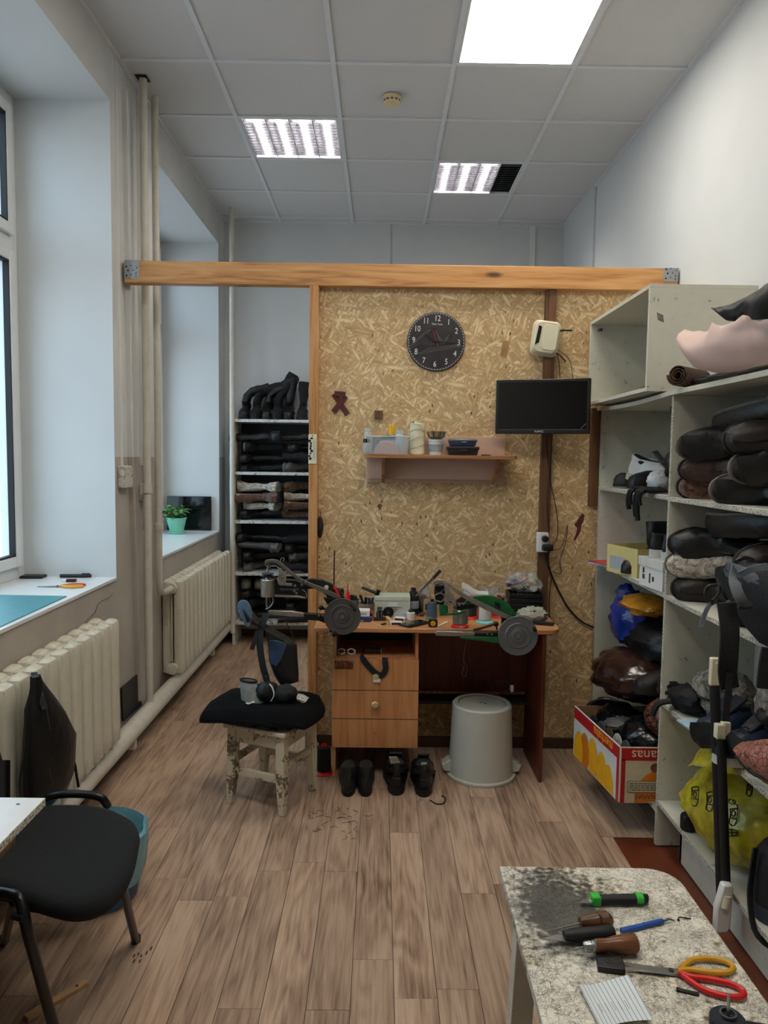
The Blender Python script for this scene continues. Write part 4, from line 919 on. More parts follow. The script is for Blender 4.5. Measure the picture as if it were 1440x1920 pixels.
# ribbon, wood block, thermometer, hanging thing, stain
M('ribbon_dark', (.10,.06,.07), .7); M('ribbon_org', (.46,.17,.15), .7, var=.1)
rb = at(638,757,y=YF); t = thing('ribbon', 'dark red striped folded ribbon pinned on the chipboard', 'ribbon', (rb.x,YF-.002,rb.z))
def band(p0, p1, w_, y, nm):
    p0, p1 = Vector((p0[0],0,p0[1])), Vector((p1[0],0,p1[1])); d = (p1-p0).normalized(); n_ = Vector((-d.z,0,d.x))
    mk_ = lambda a, b_, yy: MB().add([p0+n_*a+Vector((0,yy,0)),p1+n_*a+Vector((0,yy,0)),p1+n_*b_+Vector((0,yy,0)),p0+n_*b_+Vector((0,yy,0)),p0+n_*a+Vector((0,yy+.001,0)),p1+n_*a+Vector((0,yy+.001,0)),p1+n_*b_+Vector((0,yy+.001,0)),p0+n_*b_+Vector((0,yy+.001,0))],[(0,1,2,3),(7,6,5,4),(0,4,5,1),(1,5,6,2),(2,6,7,3),(3,7,4,0)])
    o = mk_(-w_,w_,y).build(nm, 'ribbon_dark', t, smooth=0)
    for k in (-.62,-.0,.62): mk_(w_*(k-.14),w_*(k+.14),y-.0006).build('stripe', 'ribbon_org', o, smooth=0)
band((-.034,.050),(.038,-.056),.014,-.004,'band'); band((.030,.040),(-.036,-.044),.014,-.0065,'band'); band((-.030,.052),(.028,.048),.013,-.009,'band')
wb = at(710,778,y=YF); t = thing('wood_block', 'small square wooden block fixed above the shelf bin', 'block', (wb.x,YF-.001,wb.z)); MB().box(-.021,.021,-.025,0,-.021,.021).build('block', 'stud_wood', t, bevel=.001); MB().cyl((0,-.0255,.008),(0,-.0250,.008),.003).build('nail', 'hole', t)
th = at(586,842,y=3.845); t = thing('thermometer', 'white card thermometer nailed to the pale pine post', 'thermometer', (th.x,3.8455,th.z))
MB().box(-.021,.021,-.004,0,-.076,.076).build('card', 'cream', t, bevel=.001); MB().cyl((.006,-.006,-.05),(.006,-.006,.05),.0022,n=8).build('glass_tube', 'clear_body', t)
tk = MB(); 
for k in range(14): tk.box(.010,.017 if k % 2 else .014,-.0048,-.004,-.052+.008*k,-.0508+.008*k)
tk.build('scale_marks', 'hole', t)
pc = MB(); r5 = random.Random(2)
for k in range(9): x = -.010+r5.uniform(-.006,.006); z = .055-.013*k; pc.blob((x,-.0042,z),(r5.uniform(.004,.008),.0008,r5.uniform(.005,.010)),8,6)
pc.build('printed_flowers', 'leather_black', t); MB().cyl((0,-.006,.068),(0,-.003,.068),.003).build('nail', 'steel_dark', t)
hg = at(600,988,y=3.885); t = thing('hanging_scrap', 'dark brown leather scrap hanging beside the pine post', 'scrap', (hg.x,3.885,hg.z))
MB().blob((0,0,0),(.017,.012,.058),14,12,lambda d: 1+.12*ns(d,3,4)).build('leather', 'dkbrn_leather', t); MB().tube([(0,0,.05),(.004,0,.075),(-.002,0,.085)],.002,5).build('loop', 'cable_black', t)
sp_ = at(712,950,y=YF); struct(MB().prism([(sp_.x+.012*math.cos(a)*(1+.3*math.sin(3*a)),sp_.z+.016*math.sin(a)) for a in [2*PI*i/16 for i in range(16)]],YF-.001,YF-.0002,'y').build('trim_10', M('knot_dark', (.40,.30,.20), .8, var=.3, scale=120)))
q = px([(1092,962),(1096,966),(1094,978),(1090,984),(1088,998),(1084,1004),(1078,1014),(1075,1012),(1080,1000),(1082,990),(1078,986),(1082,976),(1087,968)], YF)
struct(MB().prism(q,YF-.0012,YF-.0002,'y').build('trim_11', M('rust_paint', (.36,.16,.12), .6, var=.3), smooth=0))
q = px([(943,638),(956,640),(950,672),(938,668)], YF); struct(MB().prism(q,YF-.001,YF-.0002,'y').build('trim_12', M('chip_brown', (.64,.48,.30), .6, var=.2), smooth=0))
# ================================================================ DESK
wood('desk_wood', (.68,.45,.28), (.74,.51,.33), (.79,.57,.39), 2, 1.2, .42, False)
wood('desk_top', (.66,.45,.28), (.72,.51,.33), (.77,.56,.38), 0, 1.2, .4, False)
wood('desk_red', (.30,.13,.08), (.36,.165,.105), (.42,.20,.13), 2, 1.2, .4, False)
M('desk_dark', (.10,.07,.05), .6)
DX0, DX1, DY0, DY1, DZ = -.215, .80, 3.47, 3.875, .752
t = thing('desk', 'light wooden desk with three drawers and an open shelf', 'desk', ((DX0+DX1)/2,(DY0+DY1)/2,0)); DK = t
top = arc(.80,DY0+.06,.075,-90,0,6)+[(.875,DY1-.09)]+arc(.80,DY1-.09,.075,0,60,4)+[(.80,DY1),(-.305,DY1),(-.305,DY0-.015)]
MB().prism(top,DZ-.022,DZ,'z').build('desk_top', 'desk_top', t, world=True, bevel=.004)
for x0 in (DX0, .196-.016, ): MB().box(x0,x0+.016,DY0+.03,DY1-.01,0 if x0 == DX0 else .16,DZ-.022).build('side_panel', 'desk_wood', t, world=True, bevel=.001)
MB().box(.785,.801,DY0,DY1-.02,0,DZ-.022).build('side_panel', 'desk_red', t, world=True, bevel=.001)
MB().box(.2,.785,DY1-.04,DY1-.025,.33,DZ-.022).build('back_panel', 'desk_red', t, world=True)
MB().box(DX0+.016,.18,DY1-.04,DY1-.03,.16,DZ-.022).build('back_panel', 'desk_dark', t, world=True)
MB().box(.2,.785,DY1-.16,DY1-.042,.30,.316).build('foot_shelf', 'desk_dark', t, world=True)
MB().box(DX0+.016,.18,DY0+.03,DY1-.04,.585,.60).build('open_shelf', 'desk_wood', t, world=True)
MB().box(DX0+.016,.18,DY0+.05,DY1-.04,.152,.162).build('cabinet_bottom', 'desk_wood', t, world=True)
paint_worn('sticker_rest', (.60,.38,.22), (.33,.15,.07), .75, 60)
M('knob_brass', (.78,.70,.50), .3, metal=.3)
for k, (za, zb) in enumerate(((.444,.592),(.303,.440),(.160,.299))):
    o = MB().box(DX0-.002,.198,DY0+.012,DY0+.028,za,zb).build('drawer', 'desk_wood', t, world=True, bevel=.001)
    MB().box(DX0+.02,.17,DY0+.0285,DY1-.08,za+.01,zb-.02).build('drawer_box', 'desk_dark', o, world=True)
    if k == 1: MB().lathe([(.007,0),(.009,.008),(.017,.014),(.018,.02),(.013,.026),(.0,.027)],n=20,mat=Matrix.Translation((-.01,DY0+.012,.376)) @ RX).build('knob', 'knob_brass', o, world=True)
    if k == 0:
        MB().box(DX0+.008,DX0+.098,DY0+.0105,DY0+.012,.545,.586).build('sticker_remains', 'sticker_rest', o, world=True)
        MB().lathe([(.012,0),(.015,.01),(.012,.018),(0,.019)],n=16,mat=Matrix.Translation((-.008,DY0+.012,.512)) @ RX).build('knob', 'knob_brass', o, world=True)
    if k == 2: MB().cyl((-.01,DY0+.0105,.232),(-.01,DY0+.012,.232),.003).build('screw', 'steel_dark', o, world=True)
# things in the open compartment
t = thing('goggle_rings', 'pair of white plastic rings lying in the open desk compartment', 'rings', (-.155,DY0+.075,.601))
for x in (-.022,.026): MB().tube([(x+.018*math.cos(a),0,.014+.013*math.sin(a)) for a in [2*PI*i/20 for i in range(21)]],.0035,8).build('ring', 'white_trim', t)
MB().cyl((-.006,0,.014),(.009,0,.014),.004).build('bridge', 'black_plastic', t)
t = thing('flashlight', 'black and yellow torch lying in the open desk compartment', 'torch', (-.02,DY0+.09,.618), (0,.1,.3))
MB().cyl((-.05,0,0),(.01,0,0),.012).build('handle', 'black_plastic', t); MB().cyl((.01,0,0),(.032,0,0),.012,.017).build('head', 'rubber_black', t); MB().cyl((.032,0,0),(.036,0,0),.0165).build('lens_ring', M('lime', (.70,.75,.25), .4), t)
# strap hanging out of the top drawer
def ribbon(pts, w_, th_, mt, name, parent=None, world=True, upv=(0,1,0)):
    P = smoothpath(pts, 4); U = Vector(upv); rr = []
    for i, p_ in enumerate(P):
        d = (P[min(i+1,len(P)-1)]-P[max(i-1,0)]).normalized(); s_ = d.cross(U); s_ = (s_.normalized() if s_.length > 1e-4 else Vector((1,0,0)))*w_/2; n_ = U*th_/2
        rr.append([p_-s_-n_, p_+s_-n_, p_+s_+n_, p_-s_+n_])
    return MB().loft(rr).build(name, mt, parent, world=world)
t = thing('hanging_strap', 'black webbing strap looping down over the top drawer', 'strap', (.0,DY0,.5)); M('webbing', (.07,.07,.085), .75, var=.2, bump=.3, bscale=200)
y_ = DY0+.005; P_ = lambda a, b_: at(a, b_, y=y_)
ribbon([at(682,1228,y=y_+.03),P_(680,1234),P_(690,1248),P_(704,1262),P_(716,1266),P_(723,1255),P_(722,1240),at(722,1232,y=y_+.03)], .028, .003, 'webbing', 'strap', t)
MB().box(-.02,.014,-.004,.001,-.012,.004).build('buckle', 'white_trim', t)
# ================================================================ SEWING MACHINES
M('iron_black', (.07,.075,.07), .4, metal=.3, var=.25, bump=.15, bscale=90); M('green_iron', (.09,.36,.17), .35, var=.12, scale=30); M('green_dark', (.09,.13,.10), .35, var=.2)
M('brushed', (.66,.64,.61), .32, metal=.85, var=.15, scale=60, stretch=(1,8,1)); M('bar_brown', (.42,.38,.35), .4, metal=.5, var=.15); M('disc_dark', (.30,.285,.275), .5, metal=.25, var=.15, scale=14); M('disc_grey', (.44,.45,.46), .38, metal=.5, var=.12, scale=14)
def pp(pts, y, d, nm, mt, par, bevel=.001, smooth=35): return MB().prism(px(pts,y), y-d/2, y+d/2, 'y').build(nm, mt, par, world=True, bevel=bevel, smooth=smooth)
def wheel(par, cx, cy, y, rpx, mt):
    c = at(cx,cy,y=y); r = rpx*y/FPX; Rm = Matrix.Translation(c) @ RX
    o = MB().lathe([(r*.99,-.006),(r,-.004),(r,.004),(r*.985,.006),(r*.95,.006),(r*.94,.004),(r*.66,.0038),(r*.63,.0065),(r*.58,.0065),(r*.56,.003),(r*.36,.003),(r*.33,.007),(r*.22,.008),(r*.20,.005),(.009,.005)],n=56,mat=Rm).build('hand_wheel', mt, par, world=True)
    MB().lathe([(.009,.004),(.009,.012),(.006,.012),(.004,.008),(0,.008)],n=16,mat=Rm).build('hub', 'steel', o, world=True)
    return o, c, r
def perforated(par, pts, holes, y):
    o = pp(pts, y, .003, 'perforated_plate', 'brushed', par)
    h = MB()
    for a, b_, r in holes: c = at(a,b_,y=y-.002); h.cyl((c.x,c.y-.0006,c.z),(c.x,c.y+.0002,c.z),r,n=10)
    h.build('holes', 'hole', o, world=True); return o
def bolt(par, a, b_, y, r=.005):
    c = at(a,b_,y=y); return MB().cyl((c.x,c.y-.006,c.z),(c.x,c.y,c.z),r,n=6).cyl((c.x,c.y-.008,c.z),(c.x,c.y-.006,c.z),r*.55,n=10).build('bolt', 'steel', par, world=True)
def wire(par, pts, y, r, mt, nm, sm=4):
    P = [at(p_[0],p_[1],y=(p_[2] if len(p_) > 2 else y)) for p_ in pts]; return MB().tube(smoothpath(P,sm), r, 8).build(nm, mt, par, world=True)
Y1 = 3.34
t = thing('patching_machine', 'dark hand cranked shoe patching machine at the left end of the desk', 'sewing machine', tuple(at(630,1168,y=Y1))); MC = t
ROOTM[t.name] = Matrix.Translation(t.location)
o, c, r = wheel(t, 642,1156, 3.30, 35, 'disc_dark')
pp([(655,1131),(661,1136),(665,1142),(667,1140),(668,1148),(661,1144),(663,1142),(658,1137)],3.2925,.001,'painted_arrow','hole',t,0)
pp([(503,1146),(506,1144),(548,1145),(570,1149),(570,1156),(545,1156),(505,1152)],Y1,.022,'shuttle_arm','brushed',t,.002)
pp([(505,1153),(545,1157),(570,1157),(570,1149),(606,1151),(640,1150),(640,1168),(612,1168),(598,1163),(545,1159),(505,1156)],Y1+.004,.03,'arm_casting','iron_black',t,.003)
for a in (598,605): bolt(t,a,1154,Y1-.015,.004)
pp([(575,1086),(585,1084),(605,1086),(622,1093),(636,1105),(646,1120),(650,1130),(640,1135),(626,1130),(622,1135),(616,1130),(612,1116),(600,1106),(588,1103),(572,1105),(560,1100),(556,1092)],Y1+.02,.02,'frame_arch','green_dark',t,.003)
MB().lathe([(.010,0),(.010,.002),(0,.002)],n=20,mat=Matrix.Translation(at(612,1101,y=Y1+.0095)) @ RX).build('round_badge', 'cream2', t, world=True)
pp([(606,1120),(640,1122),(640,1152),(612,1152),(616,1135)],Y1+.015,.03,'column','iron_black',t,.004)
pp([(497,1051),(501,1049),(511,1048),(521,1050),(532,1059),(548,1072),(566,1085),(580,1092),(604,1101),(630,1113),(640,1120),(630,1122),(600,1108),(574,1096),(556,1086),(540,1074),(526,1062),(518,1056),(508,1054),(499,1056),(500,1062),(497,1060)],Y1-.01,.012,'lever_bar','bar_brown',t,.0015)
bolt(t,565,1087,Y1-.018,.006); bolt(t,573,1091,Y1-.018,.005)
wire(t,[(532,1058),(527,1056),(526,1050),(529,1046),(533,1048),(531,1052)],Y1-.01,.0012,'steel','thread_guide')
wire(t,[(500,1061),(501,1066),(500,1070)],Y1-.01,.0025,'steel','link')
perforated(t,[(521,1063),(528,1066),(533,1073),(537,1082),(536,1092),(529,1098),(522,1096),(519,1086),(523,1078)],[(528,1079,.0022),(532,1083,.0022),(524,1084,.0022),(528,1088,.0022),(532,1089,.0016),(525,1080,.0016),(528,1084,.003)],Y1-.012)
# head cylinder with discs, needle bar and presser foot
ch = at(502,1118,y=Y1)
MB().lathe([(.020,-.002),(.031,.0),(.031,.076),(.028,.080),(.012,.080),(.010,.086),(.009,.092)],(ch.x,ch.y,ch.z),28).build('head_cylinder', 'brushed', t, world=True)
MB().lathe([(.0,.090),(.030,.090),(.032,.094),(.012,.097),(.012,.1),(.027,.102),(.028,.106),(.0,.108)],(ch.x,ch.y,ch.z),28).build('tension_discs', 'steel_dark', t, world=True)
MB().tube([(ch.x,ch.y,ch.z+.100),(ch.x,ch.y,ch.z+.150)],.003,8).build('needle_bar', 'steel', t, world=True)
wire(t,[(500,1069),(508,1062),(518,1062),(524,1068)],Y1-.004,.0015,'steel','spring')
MB().tube([(ch.x-.006,ch.y,ch.z),(ch.x-.006,ch.y,ch.z-.04),(ch.x-.002,ch.y,ch.z-.062)],.004,8).build('needle_clamp', 'steel', t, world=True)
wire(t,[(511,1119),(512,1128),(508,1136),(502,1141),(498,1142)],Y1-.01,.003,'steel','presser_foot')
wire(t,[(504,1118),(506,1130),(503,1138)],Y1+.01,.0025,'steel_dark','presser_bar')
pp([(513,1083),(556,1087),(577,1098),(577,1112),(560,1117),(513,1118)],Y1+.014,.028,'head_casting','iron_black',t,.004)
pp([(524,1092),(548,1094),(548,1099),(524,1097)],Y1-.006,.01,'slide','steel',t); pp([(524,1103),(560,1104),(560,1107),(526,1108)],Y1-.004,.008,'slide','steel_dark',t)
pp([(515,1115),(560,1117),(572,1120),(573,1122),(556,1120),(515,1119)],Y1-.004,.012,'lower_rail','brushed',t)
for a,b_ in ((553,1098),(552,1108),(556,1112),(566,1096)): bolt(t,a,b_,Y1-.006,.006)
wire(t,[(566,1106),(572,1109),(575,1115),(575,1121)],Y1-.012,.0018,'steel','curved_spring')
wire(t,[(627,1032),(626,1104)],Y1+.03,.0035,M('rod_red',(.25,.08,.08),.5),'thread_post')
wire(t,[(626,1100),(632,1110),(636,1122)],Y1-.004,.006,'red_plastic','red_latch')
c = at(602,1139,y=Y1); MB().blob(c,(.012,.012,.012),12,8).tube([c,at(612,1144,y=Y1)],.005,8).build('ball_knob', 'iron_black', t, world=True)
c = at(627,1189,y=3.275); MB().tube([c+Vector((0,-.02,0)),c+Vector((0,.02,0))],.009,10).blob(c,(.012,.012,.010),10,7).build('crank_handle', 'iron_black', t, world=True)
pp([(612,1150),(640,1150),(650,1172),(655,1183),(618,1183),(620,1170)],3.40,.07,'base_clamp','iron_black',t,.005)
# right machine, green
Y2 = 3.34
t = thing('patching_machine', 'green hand cranked shoe patching machine at the right end of the desk', 'sewing machine', tuple(at(960,1180,y=Y2)))
wheel(t, 971,1192, 3.30, 38, 'disc_grey')
pp([(816,1186),(819,1182),(885,1184),(890,1186),(890,1191),(850,1192),(817,1191)],Y2,.022,'shuttle_arm','brushed',t,.002)
pp([(890,1186),(934,1185),(934,1193),(888,1192)],Y2,.022,'slide','iron_black',t,.002)
for a in (914,922): bolt(t,a,1189,Y2-.011,.0045)
pp([(862,1192),(936,1192),(940,1206),(900,1200),(863,1196)],Y2+.004,.03,'arm_casting','green_iron',t,.003)
pp([(878,1122),(888,1117),(905,1115),(922,1116),(940,1123),(954,1134),(964,1146),(971,1160),(960,1165),(945,1162),(944,1150),(936,1142),(925,1138),(905,1137),(890,1134),(878,1136),(866,1136)],Y2+.02,.02,'frame_arch','green_iron',t,.003)
pp([(928,1128),(938,1132),(938,1141),(928,1136)],Y2+.009,.002,'arch_opening','hole',t,0)
pp([(940,1150),(962,1158),(962,1190),(940,1190)],Y2+.015,.03,'column','iron_black',t,.004)
pp([(823,1131),(839,1131),(840,1152),(824,1153)],Y2+.03,.05,'green_body','green_iron',t,.004)
pp([(838,1150),(862,1147),(872,1142),(872,1149),(855,1153),(838,1153)],Y2-.004,.012,'green_foot','green_iron',t,.002)
pp([(812,1090),(822,1086),(832,1087),(842,1094),(862,1108),(888,1122),(930,1142),(960,1156),(950,1160),(936,1156),(890,1133),(862,1117),(842,1101),(828,1093),(814,1096)],Y2-.01,.012,'lever_bar','brushed',t,.0015)
bolt(t,893,1125,Y2-.018,.006); bolt(t,957,1150,Y2-.018,.003)
perforated(t,[(834,1097),(842,1102),(845,1112),(851,1117),(855,1128),(855,1136),(836,1136),(834,1120)],[(842,1118,.0015),(846,1120,.0015),(840,1122,.0015),(844,1124,.0015),(848,1124,.0015),(842,1128,.002),(845,1129,.004),(837,1131,.002)],Y2-.012)
pp([(815,1097),(832,1096),(834,1110),(832,1132),(818,1132),(814,1112)],Y2+.014,.03,'head_casting','iron_black',t,.004)
wire(t,[(816,1100),(824,1094),(834,1096),(832,1106),(822,1112),(816,1108)],Y2-.006,.003,'steel_dark','coiled_spring')
wire(t,[(815,1116),(826,1112),(834,1118),(828,1128),(818,1126)],Y2-.006,.003,'steel','coiled_spring')
for k,(a,b_) in enumerate(((842,1080),(846,1086))): wire(t,[(a-3,b_),(a,b_-3),(a+3,b_),(a,b_+3),(a-3,b_)],Y2-.006,.0014,'steel','thread_guide')
c = at(863,1168,y=Y2+.035); MB().lathe([(.034,0),(.036,.002),(.036,.06),(.033,.064),(.0,.064)],(c.x,c.y,c.z),28).build('head_cylinder', 'brushed', t, world=True)
MB().lathe([(.0,.066),(.028,.066),(.028,.07),(.01,.073),(.024,.078),(0,.080)],(c.x,c.y,c.z),24).build('tension_discs', 'steel_dark', t, world=True)
pp([(856,1130),(890,1132),(888,1140),(856,1142)],Y2+.02,.03,'mechanism_block','iron_black',t,.003)
for a,b_ in ((861,1134),(874,1146),(868,1132)): bolt(t,a,b_,Y2-.004,.006)
c = at(930,1170,y=Y2-.01); MB().blob(c,(.013,.013,.012),12,8).tube([c,at(932,1180,y=Y2)],.004,8).build('ball_knob', 'iron_black', t, world=True)
c = at(1002,1180,y=3.29); MB().tube([c+Vector((0,-.02,0)),c+Vector((0,.01,0))],.008,10).build('crank_handle', 'iron_black', t, world=True)
pp([(930,1184),(975,1184),(985,1190),(930,1192)],3.42,.05,'base_clamp','iron_black',t,.004)
tag(MB().tube(smoothpath([at(a,b_,y=3.33) for a,b_ in ((875,1197),(872,1215),(869,1238),(876,1250),(874,1266),(869,1268),(866,1262),(871,1248))],4),.0013,6).build('loose_thread','cable_brown',None,world=True), 'thin brown thread with a loop hanging below the green machine', 'thread')
# ================================================================ THINGS ON THE DESK
G = 'clutter on the desk'
def dk(a, b_): return at(a, b_, z=DZ)
def D(a, b_, back=0): c = dk(a, b_); return (c.x, min(DY1-.03, max(DY0, c.y))+back, DZ)
jar('can', 'black can at the back left corner of the desk', 'can', (at(633,1100,y=3.80).x,3.80,DZ), .034, .125, 'black_plastic', 'iron_black', caph=.01, capr=.033, lab='grey_print')
t = thing('glue_tube', 'upright red and white glue tube beside the black can', 'tube', (at(652,1100,y=3.74).x,3.74,DZ)); MB().lathe([(.014,0),(.015,.09),(.004,.13),(.002,.16),(0,.16)],n=14).build('tube_body', 'red_plastic', t); MB().lathe([(.0155,.03),(.0155,.07)],n=14,cap=False).build('label', 'white_trim', t)
t = thing('green_cup', 'grey-green plastic cup with a rim behind the dark machine', 'cup', (at(661,1120,y=3.76).x,3.76,DZ)); MB().lathe([(.026,0),(.034,.075),(.036,.08),(.032,.078),(.025,.01)],n=24).build('cup', M('sage', (.36,.50,.42), .5), t)
MB().box(-.02,.005,-.01,.01,.04,.10).blob((.012,0,.08),(.014,.012,.02),10,7).build('contents', 'rubber_black', t)
t = thing('tool_pot', 'greyish pink round pot full of tools at the desk back', 'pot', (at(688,1130,y=3.70).x,3.70,DZ)); MB().lathe([(.032,0),(.041,.07),(.042,.074),(.037,.072),(.03,.01)],n=24).build('pot', M('dusty', (.52,.45,.42), .5), t)
for k,(x0,x1,z1) in enumerate(((.0,-.035,.115),(.01,.03,.10),(-.01,-.005,.10),(.018,.01,.095))): MB().tube([(x0,0,.02),(x1,.01*k-.015,z1)],[.005,.007],8).build('tool_handle', ('dkbrn_leather','steel_dark','iron_black','steel_dark')[k], t)
t = thing('small_hammer', 'dark wooden tool handle leaning out above the white carton', 'tool', (at(694,1103,y=3.72).x,3.72,at(694,1103,y=3.72).z-.012), (0,.35,0)); MB().tube([(-.045,0,0),(.045,0,0)],[.007,.009],8).build('handle', 'dkbrn_leather', t); MB().box(.03,.05,-.01,.01,-.02,.02).build('head', 'iron_black', t, bevel=.002)
bx = at(735,1140,y=3.72); t = thing('carton', 'large white printed carton with an open lid at the desk back', 'box', (bx.x,3.74,DZ))
MB().box(-.090,.090,-.05,.05,0,.085).build('carton_body', M('carton_white', (.74,.76,.70), .6, var=.06), t, bevel=.002); MB().prism([(-.052,.086),(.05,.086),(.045,.112),(-.052,.108)],-.089,.091,'x').build('lid', 'carton_white', t, bevel=.002)
MB().box(-.075,-.05,-.0512,-.0502,.035,.055).box(-.04,.03,-.0512,-.0502,.04,.043).box(-.04,.02,-.0512,-.0502,.03,.033).box(-.04,.05,-.0512,-.0502,.052,.0535).build('print', M('print_dark',(.25,.27,.27),.6), t, smooth=0)
t = thing('label_card', 'small white card leaning on the white carton', 'card', (at(737,1120,y=3.65).x,3.68,DZ+.06), (.1,0,0)); MB().box(-.024,.024,-.001,.003,0,.02).build('card', 'white_trim', t)
M('mustard', (.62,.58,.12), .6, var=.35, scale=120)
t = jar('glass_jar', 'glass jar of yellow-green bits with pale pegs on top', 'jar', D(746,1151), .030, .052, 'mustard', 'mustard', caph=.004); MB().lathe([(.032,0),(.033,.05),(.028,.062),(.03,.07)],n=22,cap=False).build('glass', 'clear_body', t)
rl = random.Random(9)
for k in range(7): a = rl.random()*6; MB().tube([(.012*math.cos(a),.012*math.sin(a),.05),(.02*math.cos(a),.02*math.sin(a),.083)],.005,6).build('peg', 'cream2', t)
jar('small_bottle', 'small white bottle with a black cap in the desk middle', 'bottle', D(770,1162), .021, .050, 'black_plastic', 'white_trim', caph=.010, capr=.012)
M('teal_thread', (.10,.16,.19), .8, var=.1, bump=.3, bscale=300); M('steel_thread', (.26,.34,.42), .75, var=.1, bump=.3, bscale=300); M('white_thread', (.80,.80,.77), .85, var=.08, bump=.3, bscale=300); M('black_thread', (.045,.045,.05), .85, var=.1, bump=.3, bscale=300)
cone_thread('thread_spool', 'big dark teal thread spool with a red top on the desk', D(785,1135,.02), .034, .092, 'teal_thread', 'red_plastic', 'black_plastic')
film('clear_bag', (.75,.76,.76), .33, .2)
def bag(name, label, cat, loc, r, mt, seed=1, amp=.35, fq=3.5, rot=0, nm='film', nu=26, nv=16, group=None, squash=None, kids=()):
    t = thing(name, label, cat, loc, rot, group)
    def fn(d):
        a = abs(ns(d,fq,seed))*1.6+.5*ns(d,fq*2.3,seed+3); return 1+amp*(a-.35)
    g = MB().blob((0,0,r[2]*.92),r,nu,nv,fn)
    g.warp(lambda v: Vector((v.x,v.y,max(0,v.z))))
    g.build(nm, mt, t, smooth=50); return t
bag('plastic_bag', 'small crumpled clear bag behind the dark spools', 'bag', (at(797,1095,y=3.84).x,3.84,DZ), (.03,.02,.075), 'clear_bag', 3)
kn = at(813,1083,y=3.665); t = thing('shoe_knife', 'knife with a brown handle sticking up among the spools', 'knife', tuple(kn), (0,math.radians(-48),0)); MB().tube([(0,0,0),(.05,0,0)],[.008,.009],10).build('handle', 'dkbrn_leather', t); MB().prism([(-.128,-.003),(0,-.007),(0,.007),(-.132,.005)],-.001,.001,'y').build('blade', 'steel', t)
t = thing('coil_roll', 'orange-red hollow tube roll lying beside the hand wheel', 'roll', D(692,1162,.01)); MB().loft([[Vector((r*math.cos(a)*1.0,y,.022+r*math.sin(a))) for a in [2*PI*i/18 for i in range(18)]] for r,y in ((.022,.045),(.022,-.03),(.016,-.03),(.016,.04))],cap=True).build('tube', M('terracotta', (.62,.26,.20), .5, var=.15), t); MB().tube([(.03*math.cos(a)-.03,-.02,.006) for a in [PI*i/9 for i in range(10)]],.004,6).build('loop', 'red_plastic', t)
t = thing('tape_roll', 'small blue roll beside the orange tube on the desk', 'tape', D(681,1166,.01)); MB().cyl((-.012,0,.012),(.012,.012,.012),.013,n=16).build('roll', M('navy', (.16,.20,.36), .5), t); MB().cyl((-.0135,-.0006,.012),(-.0125,0,.012),.006,n=12).build('core', 'white_trim', t)
t = thing('white_box', 'small white cardboard box left of the carton', 'box', (at(680,1135,y=3.62).x,3.62,DZ+.026)); MB().box(-.036,.036,-.03,.03,0,.030).build('box', 'white_trim', t, bevel=.001); MB().box(-.03,.02,-.0306,-.03,.008,.02).build('print', 'grey_print', t)
t = thing('blue_box', 'flat dark blue box below the small white box', 'box', (at(682,1143,y=3.60).x,3.61,DZ)); MB().box(-.035,.04,-.03,.03,0,.025).build('box', 'navy', t, bevel=.002); MB().box(-.03,.0,-.0306,-.03,.005,.010).build('print', 'grey_print', t)
t = thing('ink_stamp', 'black upright stamping tool with a wide foot', 'stamp', D(712,1164,.02)); MB().box(-.03,.03,-.02,.02,0,.010).build('foot', 'rubber_black', t, bevel=.002); MB().prism(arc(0,.035,.017,0,180,10)+[(-.017,.01),(.017,.01)],-.012,.012,'y').build('arch', 'black_plastic', t, bevel=.002)
for x in (-.008,.008): MB().cyl((x,-.013,.012),(x,-.013,.045),.0025).build('rod', 'steel', t)
t = thing('cable_reel', 'round black reel with a blue centre beside the glass jar', 'reel', D(728,1160,.03)); MB().lathe([(.026,-.012),(.028,-.01),(.028,.01),(.026,.012),(.01,.012)],n=24,mat=Matrix.Translation((0,0,.028)) @ RX).build('reel', 'iron_black', t); MB().lathe([(.008,.0125),(.008,.015),(0,.015)],n=14,mat=Matrix.Translation((0,0,.028)) @ RX).build('centre', 'navy', t)
def stick(name, label, cat, a0, a1, w_, h, mt, z=DZ):
    p0, p1 = at(*a0, z=z), at(*a1, z=z); L_ = (p1-p0).length; an = math.atan2(p1.y-p0.y, p1.x-p0.x)
    t = thing(name, label, cat, (p0.x,p0.y,z), an); MB().box(0,L_,-w_/2,w_/2,0,h).build('body', mt, t, bevel=min(w_,h)*.2); return t, L_
stick('wooden_stick', 'pale flat wooden stick near the desk front edge', 'stick', (695,1166), (717,1176), .010, .003, M('pale_wood', (.78,.62,.44), .6, stretch=(1,6,1)))
for k, (a, b_, rz, lb) in enumerate(((742,1172,.05,'white matchbox with a dark striking side, the nearer of two'), (750,1164,-.35,'white matchbox with a dark striking side, the farther of two'))):
    t = thing('matchbox', lb, 'matchbox', D(a,b_,.01), rz, 'matchboxes on the desk'); MB().box(-.028,.028,-.018,.018,0,.016).build('sleeve', 'white_trim', t, bevel=.001); MB().box(-.021,.024,-.0186,-.018,.003,.013).build('striker', 'maroon', t)
stick('wood_wedge', 'small pale wooden wedge behind the matchboxes', 'wedge', (724,1157), (733,1166), .02, .010, 'pale_wood')
c = dk(777,1172); t = thing('smartphone', 'black smartphone lying face up at the desk front', 'phone', (c.x,c.y+.01,DZ), .55); MB().prism(rrect(-.038,.038,-.075,.075,.01,4),0,.009,'z',Matrix.Rotation(-PI/2+.2,4,'Z')).build('phone_body', 'black_plastic', t, bevel=.001); MB().prism(rrect(-.034,.034,-.071,.071,.008,4),.009,.0095,'z',Matrix.Rotation(-PI/2+.2,4,'Z')).build('screen', 'screen', t)
